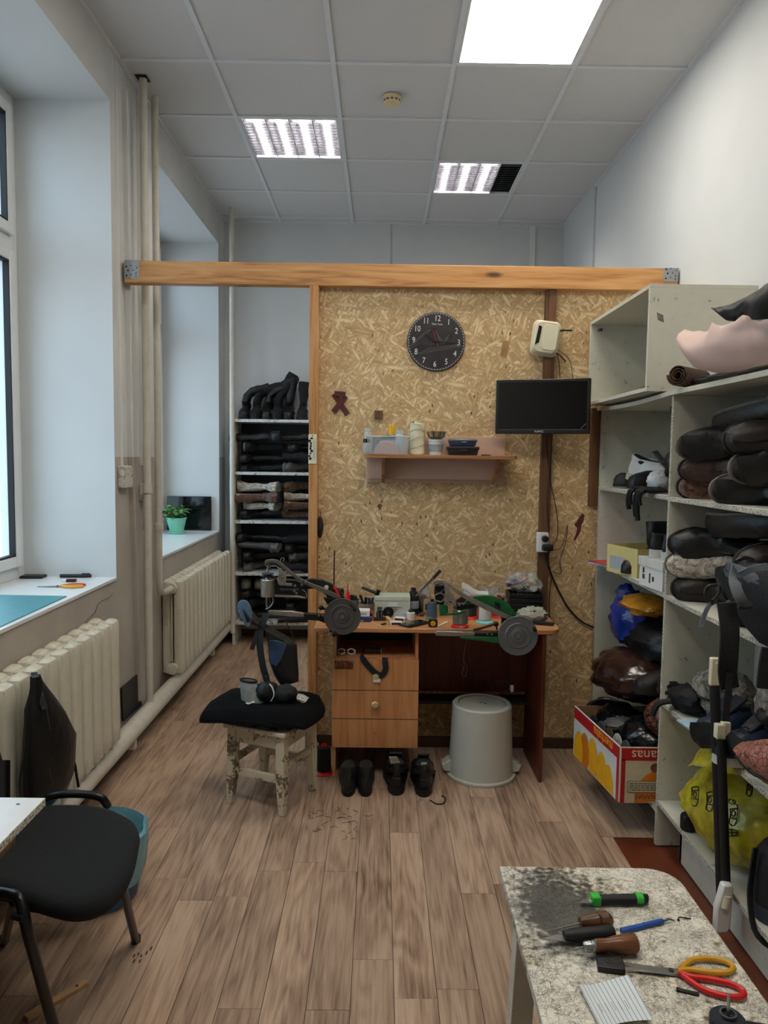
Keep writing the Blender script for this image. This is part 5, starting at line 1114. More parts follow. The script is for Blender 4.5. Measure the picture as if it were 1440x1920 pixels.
t = thing('tape_measure', 'small black tape measure with a yellow disc face', 'tape measure', D(812,1177,.02)); MB().prism(rrect(-.022,.022,0,.04,.012,4),-.012,.014,'y').build('case', 'black_plastic', t, bevel=.003); MB().lathe([(.013,.0125),(.013,.0145),(0,.0145)],n=20,mat=Matrix.Translation((0,0,.019)) @ RX).build('face', 'yellow', t)
cone_thread('thread_spool', 'blue-grey thread spool behind the yellow tape measure', D(811,1162,.04), .026, .088, 'steel_thread', 'black_plastic')
stick('plastic_piece', 'small white plastic piece right of the tape measure', 'piece', (822,1176), (838,1168), .010, .008, 'white_trim')
cone_thread('thread_cone', 'pale silky thread cone on a red base at the desk front', D(866,1183,.04), .030, .080, 'white_thread', 'red_plastic', 'red_plastic')
cone_thread('thread_cone', 'white thread cone on a teal base under the green arch', D(912,1172,.06), .030, .085, 'white_thread', M('teal_base', (.45,.72,.72), .4), 'teal_base')
cone_thread('thread_cone', 'thread cone on a red base between the two white cones', D(886,1166,.09), .028, .105, 'teal_thread', 'red_plastic', 'red_plastic')
cone_thread('thread_cone', 'dark thread cone with a red top near the black crate', D(941,1165,.10), .028, .105, 'black_thread', 'red_plastic', 'red_plastic')
stick('black_file', 'long black tapered file lying behind the shuttle arm', 'file', (890,1182), (925,1172), .018, .006, 'iron_black')
stick('small_tool', 'short dark tool lying on the desk beside the stamp', 'tool', (716,1172), (723,1170), .012, .006, 'rubber_black')
# small metal bits between the bottle and the phone: three separate clips
for k,(a,b_,lb) in enumerate(((790,1158,'dark metal clamp lying behind the phone'),(800,1152,'shiny twisted metal clip behind the phone'),(806,1164,'green-grey lid lying beside the phone'))):
    t = thing(('clamp','clip','lid')[k], lb, ('clamp','clip','lid')[k], D(a,b_,.03), k)
    if k < 2: MB().tube(smoothpath([(-.02,0,.004),(-.01,.012,.012),(.006,-.006,.008),(.02,.006,.016),(.012,.014,.004)],4),.0035,7).build('wire', ('steel_dark','steel')[k], t); MB().box(-.008,.012,-.008,.004,0,.009).build('jaw', 'steel_dark', t, bevel=.001)
    else: MB().lathe([(.02,0),(.02,.008),(.017,.010),(0,.010)],n=20).build('lid', 'sage', t); MB().lathe([(.012,.0101),(.012,.012),(0,.012)],n=14).build('knob', 'sage', t)
bag('plastic_wrap', 'small crumple of clear wrap between jar and white bottle', 'bag', D(757,1162,.02), (.024,.018,.022), 'clear_bag', 8)
# black crate with dark bits and bags
cr = at(985,1150,y=3.70); t = thing('black_crate', 'black slatted plastic crate full of dark bits at the desk right', 'crate', (cr.x+.005,3.77,DZ))
for k in range(5): MB().box(-.085,.085,-.062,-.057,.004+.025*k,.024+.025*k).build('slat', 'black_plastic', t, bevel=.001)
MB().box(-.085,-.08,-.057,.06,0,.128).box(.08,.085,-.057,.06,0,.128).box(-.085,.085,.056,.06,0,.128).box(-.085,.085,-.06,.06,0,.004).build('crate_shell', 'black_plastic', t, smooth=0)
rl = random.Random(4); sc_ = MB()
for k in range(60): 
    x, y, z = rl.uniform(-.075,.04), rl.uniform(-.055,.04), .10+rl.uniform(0,.045); sc_.tube([(x,y,z),(x+rl.uniform(-.015,.015),y+rl.uniform(-.01,.01),z+rl.uniform(-.01,.012))],rl.uniform(.002,.006),5)
sc_.build('leather_bits', M('bits', (.12,.11,.10), .6, var=.6, scale=90), t, kind='stuff')
bag('plastic_bag', 'clear crinkled bag with purple pieces on the black crate', 'bag', (at(985,1095,y=3.76).x,3.77,DZ+.13), (.085,.05,.05), 'clear_bag', 5, .5)
t = thing('purple_pack', 'shiny purple pack inside the bag on the crate', 'pack', (at(965,1085,y=3.77).x,3.77,at(965,1090,y=3.77).z-.01), (0,-.2,.2))
for k in range(4): MB().blob((-.02+.025*k,0,.004*k),(.024,.014,.014),12,8,lambda d,k=k: 1+.3*ns(d,3,k)).build('foil', M('foil_%d' % k, ((.42,.20,.50),(.24,.12,.30),(.62,.48,.60),(.70,.42,.34))[k], .2, metal=.3, var=.3, bump=.5), t)
bag('plastic_bag', 'pale crumpled bag left of the black crate', 'bag', (at(920,1110,y=3.77).x,3.78,DZ+.0), (.075,.045,.075), 'clear_bag', 12, .45)
pl = at(885,1105,y=3.74); t = thing('white_tray', 'white curved plastic tray tilted behind the green machine', 'tray', (pl.x,3.74,pl.z-.05), (.2,.28,0)); MB().grid(lambda u,v: Vector(((u-.5)*.14,(v-.5)*.05,.04+.01*math.cos(u*5))),10,4,(0,.004,.014)).build('tray', 'white_trim', t); MB().box(-.05,.05,-.02,.02,.0,.04).build('base', 'white_trim', t, bevel=.006)
t = thing('brown_cloth', 'dark brown folded leather piece heaped at the desk back', 'leather', (at(885,1100,y=3.82).x,3.82,DZ))
M('plum_leather', (.20,.12,.12), .45, var=.25, bump=.3, bscale=50)
for k,(pts) in enumerate(([(-.10,.0),(-.085,.075),(-.02,.115),(.02,.108),(.06,.12),(.10,.085),(.13,.0)],[(-.06,.03),(-.01,.10),(.05,.128),(.085,.115),(.11,.06),(.06,.0)])): MB().prism(pts,-.02+.02*k,-.008+.02*k,'y').build('fold', 'plum_leather', t, bevel=.005)
lc = D(995,1160,.0); t = bag('grey_cloth', 'pale grey crumpled cloth bag at the right desk corner', 'cloth', (at(998,1160,y=3.62).x,3.63,DZ), (.075,.06,.038), M('cloth_grey', (.62,.62,.57), .8, var=.2, scale=14, bump=.3), 6, .35, nm='cloth')
MB().blob((.0,-.03,.055),(.022,.018,.012),12,8).build('dark_opening', 'rubber_black', t)
t = thing('black_pouch', 'flat black pouch at the rounded right end of the desk', 'pouch', (at(1018,1172,z=DZ).x,3.58,DZ), -.3); MB().grid(lambda u,v: Vector(((u-.5)*.11,(v-.5)*.05,.002+.004*abs(ns((u,v,0),5,2)))),10,5,(0,0,.008)).build('pouch', 'webbing', t); MB().tube([(-.05,-.02,.014),(.06,-.012,.012)],.005,6).build('roll', 'rubber_black', t)
stick('orange_wedge', 'small orange-brown block behind the red thread base', 'block', (893,1158), (900,1158), .02, .05, 'edge_wood')
t = thing('tall_black_bottle', 'dark bottle leaning behind the teal spool', 'bottle', (at(775,1120,y=3.80).x,3.80,DZ)); MB().lathe([(.028,0),(.03,.09),(.02,.115),(.012,.12),(.012,.135),(0,.136)],n=20).build('bottle', 'rubber_black', t); MB().lathe([(.0306,.03),(.0306,.07)],n=20,cap=False).build('label', 'grey_print', t)
t = thing('tan_card', 'small beige card standing behind the blue-grey spool', 'card', (at(801,1130,y=3.76).x,3.76,DZ), .1); MB().box(-.018,.018,-.002,.002,0,.085).build('card', 'pale_wood', t); MB().box(-.012,.012,-.0026,-.002,.03,.06).build('print', 'print_dark', t)
# ================================================================ UNDER AND AROUND THE DESK
# upturned bucket
t = thing('bucket', 'upturned translucent white bucket under the right half of the desk', 'bucket', (.518,3.575,0))
M('bucket_white', (.72,.72,.68), .35, var=.04, scale=6)
MB().lathe([(.168,.0),(.172,.002),(.172,.012),(.160,.016),(.158,.03),(.146,.352),(.138,.360),(.120,.360),(.117,.354),(.0,.352)],n=48).build('bucket_body', 'bucket_white', t)
for s_ in (-1,1):
    MB().prism([(s_*.150,.018),(s_*.185,.022),(s_*.196,.050),(s_*.196,.062),(s_*.186,.056),(s_*.166,.075),(s_*.152,.08)],-.035,.035,'y').build('handle_lug', 'bucket_white', t, bevel=.005)
st_ = MB(); rl = random.Random(6)
for k in range(7): a = rl.random()*6; r = rl.uniform(.0,.07); st_.add([(r*math.cos(a)+.016*rl.uniform(.5,1.6)*math.cos(b_)+.02,r*math.sin(a)+.012*rl.uniform(.6,1.4)*math.sin(b_),.3524) for b_ in [2*PI*i/9 for i in range(9)]],[tuple(range(9))])
st_.build('glue_stain', M('stain_brown', (.50,.44,.36), .7, var=.3, scale=90), t)
for nm, r in (('glue_stain', .113),): MB().lathe([(r,.3542),(r,.3552),(r+.004,.3582)],n=40,cap=False).build('dirt_ring', 'stain_brown', t)
t = thing('wire_coil', 'ring of brown wire and a clear wrap behind the bucket', 'wire', (.63,3.70,.32)); MB().tube([(.05*math.cos(a),.02,.075+.03*math.sin(a)) for a in [2*PI*i/20 for i in range(21)]],.003,6).build('coil', 'cable_brown', t); MB().box(.05,.068,0,.02,.05,.085).build('end_cap', 'white_trim', t, bevel=.004)
# shoes below the drawers, heels to the viewer
wk = dict(BLK, upper='wornshoe', sole='blk_sole'); M('wornshoe', (.13,.13,.125), .6, var=.35, scale=35, bump=.35, bscale=60)
for k,(a,lb) in enumerate(((652,'worn black ankle shoe, left of the pair under the drawers'),(686,'worn black ankle shoe, right of the pair under the drawers'))):
    c = at(a,1494,z=0); shoe('ankle_shoe', lb, 'shoe', wk, (c.x,c.y,0), PI/2+.06*k, 'pair of worn ankle shoes', H=.125, L=.27, W=.098, seed=50+k, crump=.006, shaft=.10)
for k,(a,b_,lb) in enumerate(((744,1494,'black hiking shoe with a grey insole sticking out'),(795,1497,'black hiking shoe with laces trailing on the floor'))):
    c = at(a,b_,z=0); t = shoe('hiking_shoe', lb, 'shoe', dict(BLK, upper='blk_leather'), (c.x,c.y+.012,0), PI/2+.02-.04*k, 'pair of black hiking shoes', H=.135, L=.30, W=.115, sole=.022, heel=.014, lace=True, tread=True, tongue=True, seed=60+k, crump=.007, shaft=.115, sole_w=1.08)
    for s_ in (-1,1): MB().tube(smoothpath([(.01,s_*.02,.115),(.05,s_*.048,.10),(.10,s_*.053,.065),(.16,s_*.054,.045)],3),0,flat=(.004,.009)).build('overlay', 'rubber_black', t)
    MB().box(-.004,.004,-.018,.018,.05,.085).build('heel_counter', 'rubber_black', t, bevel=.003)
    MB().tube([(-.004,0,.11),(-.016,0,.135),(-.002,0,.148)],0,flat=(.008,.002)).build('pull_loop', 'webbing', t)
    if k == 0: MB().grid(lambda u,v: Vector((.02+.012*math.sin(u*3),(v-.5)*.045*(1-.4*abs(u-.5))-.01+.03*u,.10+u*.075)),6,4,(.005,0,0)).build('insole', 'lining_light', t)
    else: MB().box(.03,.034,-.012,.014,.125,.152).build('tongue_label', 'lining_light', t)
cable('black shoelace trailing on the floor beside the hiking shoe', [(822,1478,3.40),(834,1486,3.36)], .002)
P = [at(a,b_,z=.004) for a,b_ in ((806,1500),(818,1507),(832,1506),(835,1496),(828,1492))]; tag(MB().tube(smoothpath(P,4),.003,6).build('shoelace','cable_black',None,world=True),'loop of black shoelace lying flat on the floor','shoelace')
sp_ = at(607,1450,z=0); t = cone_thread('thread_spool', 'big black thread spool on a red base on the floor by the desk', (sp_.x,sp_.y+.01,0), .036, .135, 'black_thread', 'red_plastic', 'red_plastic', taper=.9)
c = at(596,1420,z=0); bag('plastic_bag', 'small clear plastic scrap on the floor behind the black spool', 'bag', (c.x-.02,3.72,0), (.03,.03,.05), 'clear_bag', 21)
# floor litter: thread ends
rl = random.Random(8); lt = MB()
for k in range(30):
    c = at(rl.gauss(630,32), rl.gauss(1535,16), z=.0012); a = rl.random()*6; l_ = rl.uniform(.01,.035); lt.tube([c, c+Vector((math.cos(a)*l_,math.sin(a)*l_,.001)), c+Vector((math.cos(a+.6)*l_*1.6,math.sin(a+.6)*l_*1.6,0))],.0008,4)
tag(lt.build('thread_litter', 'cable_black', None, world=True), 'dark thread ends scattered on the floor before the stool and shoes', 'thread', kind='stuff')
c = at(265,1775,z=0); lt = MB()
for k in range(8): a, b_ = rl.uniform(-.03,.03), rl.uniform(-.06,.04); lt.blob((c.x+.02+a,c.y-.02+b_,.0006),(.003,rl.uniform(.006,.016),.0006),8,5)
tag(lt.build('floor_scuffs', M('scuff', (.22,.16,.13), .7), None, world=True), 'dark scuff marks on the floor beside the chair foot', 'marks', kind='stuff')
# ---------------------------------------------------------------- stool and cushion
paint_worn('stool_paint', (.82,.78,.68), (.34,.26,.19), .42, 13, .5)
a_ = math.radians(-24); SC = Vector((-.475,3.30,0)); SH = .372
t = thing('stool', 'chipped white wooden stool with a black cushion on it', 'stool', tuple(SC), a_)
MB().box(-.16,.16,-.16,.16,SH-.022,SH).build('seat', 'stool_paint', t, bevel=.005)
for sx_ in (-1,1):
    for sy_ in (-1,1):
        MB().loft([[Vector((sx_*(.125+o_)+u*w_, sy_*(.125+o_)+v*w_, z)) for u,v in ((-1,-1),(1,-1),(1,1),(-1,1))] for z,o_,w_ in ((0,.012,.014),(.14,.004,.021),(SH-.023,0,.021))]).build('leg', 'stool_paint', t, bevel=.003)
for s_ in (-1,1):
    MB().box(-.105,.105,s_*.125-.011,s_*.125+.011,SH-.085,SH-.023).build('apron', 'stool_paint', t, bevel=.002)
    MB().box(s_*.125-.011,s_*.125+.011,-.105,.105,SH-.085,SH-.023).build('apron', 'stool_paint', t, bevel=.002)
    MB().box(-.11,.11,s_*.127-.010,s_*.127+.010,.135,.168).build('stretcher', 'stool_paint', t, bevel=.002)
    MB().box(s_*.127-.010,s_*.127+.010,-.11,.11,.185,.215).build('stretcher', 'stool_paint', t, bevel=.002)
M('cushion_black', (.035,.035,.042), .95, var=.3, bump=.4, bscale=140, spec=.15)
t = thing('cushion', 'flat black square cushion overhanging the white stool', 'cushion', (-.515,3.29,SH+.001), -.15)
def cush(u, v, top):
    x, y = (u-.5)*2, (v-.5)*2; r = 1-.10*(x*x*y*y); e = max(abs(x),abs(y)); th_ = .052*max(0,(1-e**4))**.5*(1+.25*ns((x,y,0),2.2,3))
    sag = -.012*max(0,abs(x)-.55)*6*.35
    return Vector((x*.275*r*(1-.06*abs(y)), y*.19*r, .012+sag*1.0+(.030+th_ if top else .020-th_*.25)))
MB().grid(lambda u,v: cush(u,v,True),22,18).grid(lambda u,v: cush(1-u,v,False),22,18).build('cushion_cover', 'cushion_black', t, smooth=60)
ed = [cush(u,v,True)+Vector((0,0,-.006)) for u,v in [(i/20,0) for i in range(20)]+[(1,i/20) for i in range(20)]+[(1-i/20,1) for i in range(20)]+[(0,1-i/20) for i in range(21)]]
MB().tube(ed,.004,6).build('piping', 'cushion_black', t)
# things on the cushion
ZT = SH+.10
cw = at(490,1345,y=3.22)
t = thing('belt_bag', 'black belt bag with a strap rising to the needle', 'bag', (cw.x+.02,3.24,ZT-.012), -.1)
MB().blob((0,0,.05),(.055,.04,.046),16,10,lambda d: 1+.25*ns(d,2.5,4)).build('pouch', 'rubber_black', t)
MB().blob((.085,.0,.045),(.055,.035,.040),16,10,lambda d: 1+.25*ns(d,2.5,7)).build('pouch', 'webbing', t)
tw_ = ROOTM[t.name]
ribbon([at(500,1150,y=3.30),at(491,1172,y=3.28),at(487,1200,y=3.27),at(489,1225,y=3.27),at(493,1250,y=3.27),at(500,1275,y=3.27),at(502,1300,y=3.26),at(505,1330,y=3.26)], .034, .003, 'webbing', 'strap', t, upv=(.45,1,0))
MB().tube([at(472,1218,y=3.27),at(478,1200,y=3.27),at(484,1180,y=3.28)],0,flat=(.010,.002)).build('strap_end', M('webbing_red', (.10,.05,.05), .7), t, world=True)
hl = MB()
for b_ in (1268,1278,1288,1298,1308): c = at(499+(b_-1268)*.08,b_,y=3.262); hl.cyl((c.x,c.y-.001,c.z),(c.x,c.y,c.z),.0022,n=8)
hl.build('strap_holes', 'steel', t, world=True)
MB().tube(smoothpath([(.03,-.04,.02),(.045,-.045,.05),(.035,-.035,.08),(.02,-.03,.095)],4),0,flat=(.003,.0015)).build('white_edge', 'lace_white', t)
cg = at(468,1300,y=3.22); t = thing('shoe_upper', 'grey-white shoe upper with a dark lining lying on the cushion', 'shoe part', (cg.x-.005,3.25,ZT-.005), (0,.15,.25))
M('canvas_grey', (.52,.54,.53), .75, var=.25, scale=30, bump=.3)
MB().loft([[Vector((.055*c_*math.cos(a)+o_, .04*c_*math.sin(a), z)) for a in [2*PI*i/18 for i in range(18)]] for z,c_,o_ in ((.0,1.05,.02),(.03,1.0,.01),(.06,.85,-.005),(.085,.66,-.018),(.088,.56,-.018),(.055,.66,-.005),(.03,.7,0))],cap=False).build('upper', 'canvas_grey', t)
MB().tube([Vector((.055*.68*math.cos(a)-.018,.04*.68*math.sin(a),.088)) for a in [2*PI*i/20 for i in range(21)]],.004,6).build('collar', 'lining_dark', t)
spots('dotted', (.78,.77,.72), (.12,.12,.13), 55, .22)
for k,(a,b_,lb,rz) in enumerate(((452,1328,'spotted white cloth scrap left on the cushion',.3),(556,1313,'spotted white cloth scrap right on the cushion',-.2))):
    c = at(a,b_,z=ZT); t = thing('spotted_cloth', lb, 'cloth', (c.x,3.22 if k == 0 else 3.30,ZT-.022+(.0 if k == 0 else .006)), (0,.25 if k else -.2,rz)); MB().grid(lambda u,v: Vector(((u-.5)*.085,(v-.5)*.07,.012*ns((u,v,k),4,3)+.012)),8,8,(0,0,.002)).build('cloth', 'dotted', t, smooth=60); MB().tube([(-.04,-.034,.014),(.04,-.034,.012)],.0015,5).build('hem', 'lining_dark', t)
# boot hanging from the needle of the dark machine
t = thing('hanging_boot', 'black boot with a blue-grey sole clamped in the dark machine', 'boot', tuple(at(500,1160,y=3.31)))
Yb = 3.30
def sec(cx, cy, wx, wz, y, ang, yr=.04, n=16):       # elliptical section across a limb, in picture-plane units of the room
    c = at(cx,cy,y=y); k = y/FPX
    u = Vector((math.cos(ang),0,math.sin(ang))); return [c+u*(wx*k*math.cos(a))+Vector((0,yr*math.sin(a),0)) for a in [2*PI*i/n for i in range(n)]]
rr = [sec(462,1149,19,0,Yb-.02,PI/2+.30,.040),sec(474,1156,21,0,Yb,PI/2+.45,.045),sec(488,1168,22,0,Yb,PI/2+.75,.046),sec(503,1180,26,0,Yb,PI/2+1.0,.046),sec(521,1190,29,0,Yb,PI/2+1.15,.045),sec(528,1210,28,0,Yb,PI+.1,.042),sec(530,1235,27,0,Yb,PI+.12,.04),sec(536,1262,24,0,Yb,PI+.25,.036),sec(544,1280,18,0,Yb,PI+.2,.03)]
for k_, r_ in enumerate(rr):
    for v in r_: v += Vector((ns(v,14,3),ns(v,14,5),ns(v,14,7)))*.010
MB().loft(rr).build('upper', 'blk_leather', t, world=True, smooth=50)
M('sole_blue', (.34,.44,.52), .85, var=.3, scale=240, bump=.8, bscale=260)
c = at(462,1149,y=Yb-.024); k = Yb/FPX
MB().prism([(c.x+(11+4*math.sin(a))*k*math.cos(a)*1.1-(.2*26*k*math.sin(a)), c.z+26*k*math.sin(a)) for a in [2*PI*i/26 for i in range(26)]],Yb-.050,Yb-.034,'y').build('sole', 'sole_blue', t, world=True, bevel=.004)
M('blue_sheen', (.16,.25,.36), .22, var=.5, scale=10, bump=.5, bscale=14)
pan = [(505,1200),(520,1201),(537,1207),(534,1220),(528,1236),(518,1250),(508,1244),(505,1228)]
MB().prism(px(pan,Yb-.047),Yb-.049,Yb-.045,'y').build('shiny_panel', 'blue_sheen', t, world=True, bevel=.003)
wire(t,[(534,1162),(541,1175),(548,1190),(550,1200),(548,1214)],Yb-.035,.0022,'dkbrn_leather','zip_edge'); wire(t,[(498,1160),(508,1165),(514,1174),(516,1183)],Yb-.045,.0018,'steel_dark','zip')
# ================================================================ RIGHT SHELVING
paint_worn('shelf_white', (.81,.80,.74), (.52,.50,.44), .0, 24, .45)
m_, nt, b = base('chip_edge', .8, .3)
n = node(nt, 'ShaderNodeTexNoise', i2=160.0, i3=4.0); nt.links.new(coords(nt), n.inputs[0]); nt.links.new(ramp(nt, n.outputs[0], [(.40,(.46,.42,.36)),(.52,(.76,.75,.70))]), b.inputs['Base Color'])
XF, XBK = 1.14, 1.505; YD = 2.905
t = thing('shelving_unit', 'white chipboard shelving along the right wall full of shoes', 'shelving', (XF,YD,0))
def sh(nm, x0, x1, y0, y1, z0, z1, edge=True, mt='shelf_white'):
    o = MB().box(x0,x1,y0,y1,z0,z1).build(nm, mt, t, world=True, bevel=.001)
    if edge: MB().box(x0-.0008,x0,y0,y1,z0+.001,z1-.001).build('edge_strip', 'chip_edge', o, world=True, smooth=0)
    return o
SY = [3.838, YD, 1.95, 1.05]
for y in SY: sh('upright', XF, XBK, y-.009, y+.009, 0, 1.815)
sh('back_panel', XBK, XBK+.006, SY[-1], SY[0], .06, 1.815, False)
for (ya, yb, zs) in ((SY[1]+.009,SY[0]-.009,(.15,1.033,1.424)), (SY[2]+.009,SY[1]-.009,(.19,.60,1.03,1.42)), (SY[3]+.009,SY[2]-.009,(.19,.60,1.03,1.42))):
    for z in zs: sh('shelf', XF, XBK, ya, yb, z-.018, z)
for (ya,yb,sg) in ((SY[1]-.02,SY[0]+.04,.012),(SY[3]-.02,SY[1]-.02,.004)):
    MB().grid(lambda u,v: Vector((XF-.015+(XBK-XF+.012)*u, ya+(yb-ya)*v, 1.816-sg*math.sin(PI*v)+(.014*(v*3-2) if v > 2 else 0))),2,14,(0,0,.018)).build('top_board', 'shelf_white', t, world=True, smooth=0)
MB().box(XF+.05,XF+.07,SY[2],SY[1]-.12,0,.17).build('plinth', 'shelf_white', t, world=True)
MB().box(XF+.05,XF+.20,SY[1]-.14,SY[1]-.121,0,.17).build('plinth', 'pink_board', t, world=True)
# loose white box on top, open to the aisle
t = thing('open_cabinet', 'white open-fronted cabinet standing on top of the far shelving', 'cabinet', (1.06,2.98,1.838))
for nm,a in (('bottom',(0,.43,0,.84,0,.016)),('top',(0,.43,0,.84,.405,.421)),('side',(0,.43,0,.016,.016,.405)),('side',(0,.43,.824,.84,.016,.405)),('back',(.42,.43,.016,.824,.016,.405))):
    MB().box(*a).build(nm, 'shelf_white', t, bevel=.001)
MB().cyl((.03,.80,.375),(.05,.80,.375),.006).box(.03,.045,.77,.80,.37,.38).build('hinge_remains', 'rust_paint', t)
MB().blob((.006,.04,.018),(.004,.05,.004),10,6).build('paint_chip', 'lining_dark', t)
MB().prism([(.035,.28),(.06,.27),(.055,.30),(.03,.31)],-.0008,.0,'y').prism([(.03,.36),(.036,.35),(.036,.365)],-.0008,0,'y').build('scuff', M('scuff_grey', (.45,.44,.40), .8, var=.4, scale=120), t)
# mats and sheets on top
ZT2 = 1.838
c = at(1243,708,x=1.125); t = thing('rolled_mat', 'rolled brown felt mat lying on top of the shelving', 'mat', (1.10,2.775,ZT2+.001), math.radians(42))
sp = []
for i in range(46): a = i*.42; r = .012+.0011*i*.62; sp.append((r*math.cos(a), r*math.sin(a)+.041))
rings = []
for x_ in (0,.07,.14,.20): rings.append([Vector((x_,y,z)) for y,z in sp])
MB().loft(rings,cap=False,closed=False).build('felt', M('felt_brown', (.30,.22,.17), .95, var=.5, scale=60, bump=.6, bscale=150), t, smooth=60).modifiers.new('thickness','SOLIDIFY').thickness = .0028
def strip(name, label, cat, up, lo, yl, yr, mt, th_=.006, bulge=.03, nu=26, nv=8, seed=1, part='sheet'):
    """sheet whose upper and lower edge run through given spots of the room"""
    def pick(P, u):
        f = u*(len(P)-1); i = min(len(P)-2, int(f)); g = f-i; return (P[i][0]*(1-g)+P[i+1][0]*g, P[i][1]*(1-g)+P[i+1][1]*g)
    def f(u, v):
        y = yl+(yr-yl)*u; a = at(*pick(up,u), y=y); b_ = at(*pick(lo,u), y=y+.02*0); p_ = a.lerp(b_, v); s_ = math.sin(PI*v)
        return p_+Vector((-bulge*s_, -bulge*s_*.5, 0))+Vector((1,1,0))*(.006*ns((u*3,v*2,0),2.5,seed))
    g = MB().grid(f,nu,nv,(.7*th_,.7*th_,0)); zs = [v.z for v in g.v]; c_ = sum(g.v, Vector())/len(g.v)
    t = thing(name, label, cat, (c_.x,c_.y,min(zs))); g.build(part, mt, t, world=True, smooth=60); return t
M('foam_pink', (.80,.69,.65), .75, var=.06, scale=5); M('leather_sheet', (.04,.04,.045), .6, var=.2, scale=12, spec=.3)
t = strip('leather_sheet', 'black glossy leather sheet flat under the pink foam, shelving top', 'leather', [(1296,712),(1345,700),(1390,690),(1460,672)], [(1296,720),(1345,714),(1390,709),(1460,698)], 2.80,2.24,'leather_sheet',.03,.01)
t = strip('foam_sheet', 'large curled pale pink foam sheet on top of the shelving', 'foam', [(1283,617),(1292,620),(1302,622),(1312,620),(1322,622),(1332,618),(1336,605),(1344,609),(1352,611),(1364,608),(1380,600),(1396,588),(1404,594),(1412,600),(1426,602),(1440,598),(1460,590)], [(1287,660),(1292,678),(1300,688),(1310,692),(1320,694),(1332,697),(1345,699),(1358,698),(1370,697),(1384,695),(1398,692),(1410,689),(1422,686),(1436,683),(1450,680),(1462,677),(1470,675)], 2.62,2.12,'foam_pink',.008,.04,40)
t = strip('leather_sheet', 'black stiff leather piece rising above the pink foam', 'leather', [(1338,577),(1352,575),(1376,568),(1400,556),(1424,541),(1440,530),(1465,515)], [(1340,580),(1350,592),(1362,601),(1376,602),(1392,590),(1404,592),(1410,600),(1465,596)], 2.36,2.05,'leather_sheet',.006,.015,30)
# ---- near bay piles of big boots: feet to the aisle, shafts along the shelf
PB = {}
for nm, k in (('blk',dict(H=.40,mats=BLK)),('rub',dict(H=.38,mats=dict(BLK, sole='grey_sole', lining='fur_brown'))),('brn',dict(H=.36,mats=dict(BRN, sole='blk_sole'))),('sue',dict(H=.36,mats=dict(BLK, upper='blk_suede', sole='grey_sole', lining='fur_grey'))),('dkb',dict(H=.40,mats=dict(BLK, upper='dkbrn_leather', lining='fur_brown'))),('fur',dict(H=.34,mats=dict(upper='fur_cream', lining='fur_cream', sole='grey_sole'))),('fub',dict(H=.36,mats=dict(upper='fur_brown', lining='fur_brown', sole='blk_sole')))):
    PB[nm] = shoe('boot', 'pattern boot', 'boot', k['mats'], (0,0,-25), H=k['H'], squash=.75, seed=80+len(PB), L=.29, W=.12, shaft=.125, crump=.014, sole=.018, warp=lie, sole_w=1.06, n=22)
    tb = PB[nm]
    MB().tube([lie(Vector(p_)) for p_ in [(.066+.074*math.cos(a),.037*math.sin(a),k['H']*.86) for a in [2*PI*i/18 for i in range(19)]]],.005,6).build('shaft_band', 'fur_brown' if nm in ('brn','rub','dkb') else 'rubber_black', tb)
    MB().tube([lie(Vector((.125+.02-z*.05,.0,z))) for z in (.12,.2,.28,k['H'])],.0025,5).build('zip', 'steel_dark', tb)
def heap(lst, group, z0):
    for kd, x, y, z, rz, tilt, flip, lb, s_ in lst:
        rot = (tilt+(PI if flip else 0), 0, rz); dup(PB[kd], (x, y, z0+z+(.09*s_*.9 if flip else 0)), rot, lb, group, s_)
R90 = -PI/2
RT = R90-.14
heap([('fub',1.41,2.82,.000,R90-.05,0,0,'brown fur boot at the bottom left of the upper near pile',.95),('rub',1.40,2.46,.000,RT,0,0,'black rubber boot at the bottom right of the upper near pile',1.0),
      ('brn',1.40,2.76,.078,RT,.05,0,'brown boot with a fur cuff, second layer of the upper near pile',.95),('rub',1.42,2.38,.095,RT+.1,.08,0,'black boot with a pale rim at the right, second layer of the upper near pile',1.02),
      ('rub',1.41,2.74,.165,RT,.06,0,'black rubber boot with a pale rim, third layer of the upper near pile',1.05),('dkb',1.41,2.36,.180,R90-.15,.06,0,'dark brown boot at the right, third layer of the upper near pile',1.05)], 'boots on the upper near shelf', 1.421)
heap([('dkb',1.40,2.82,.000,R90,0,0,'brown leather boot at the bottom left of the middle near pile',.95),('sue',1.40,2.42,.000,R90+.1,0,0,'black suede boot at the bottom right of the middle near pile',.95),
      ('fur',1.40,2.80,.090,RT,0,0,'cream fur boot sticking out of the middle near pile',1.02),('blk',1.41,2.42,.09,R90,.1,0,'black boot at the right, second layer of the middle near pile',.95),
      ('blk',1.40,2.80,.185,R90-.1,.06,0,'smooth black boot, third layer of the middle near pile',1.0),('dkb',1.42,2.34,.185,R90,.08,0,'dark boot at the right, third layer of the middle near pile',1.0)], 'boots on the middle near shelf', 1.031)
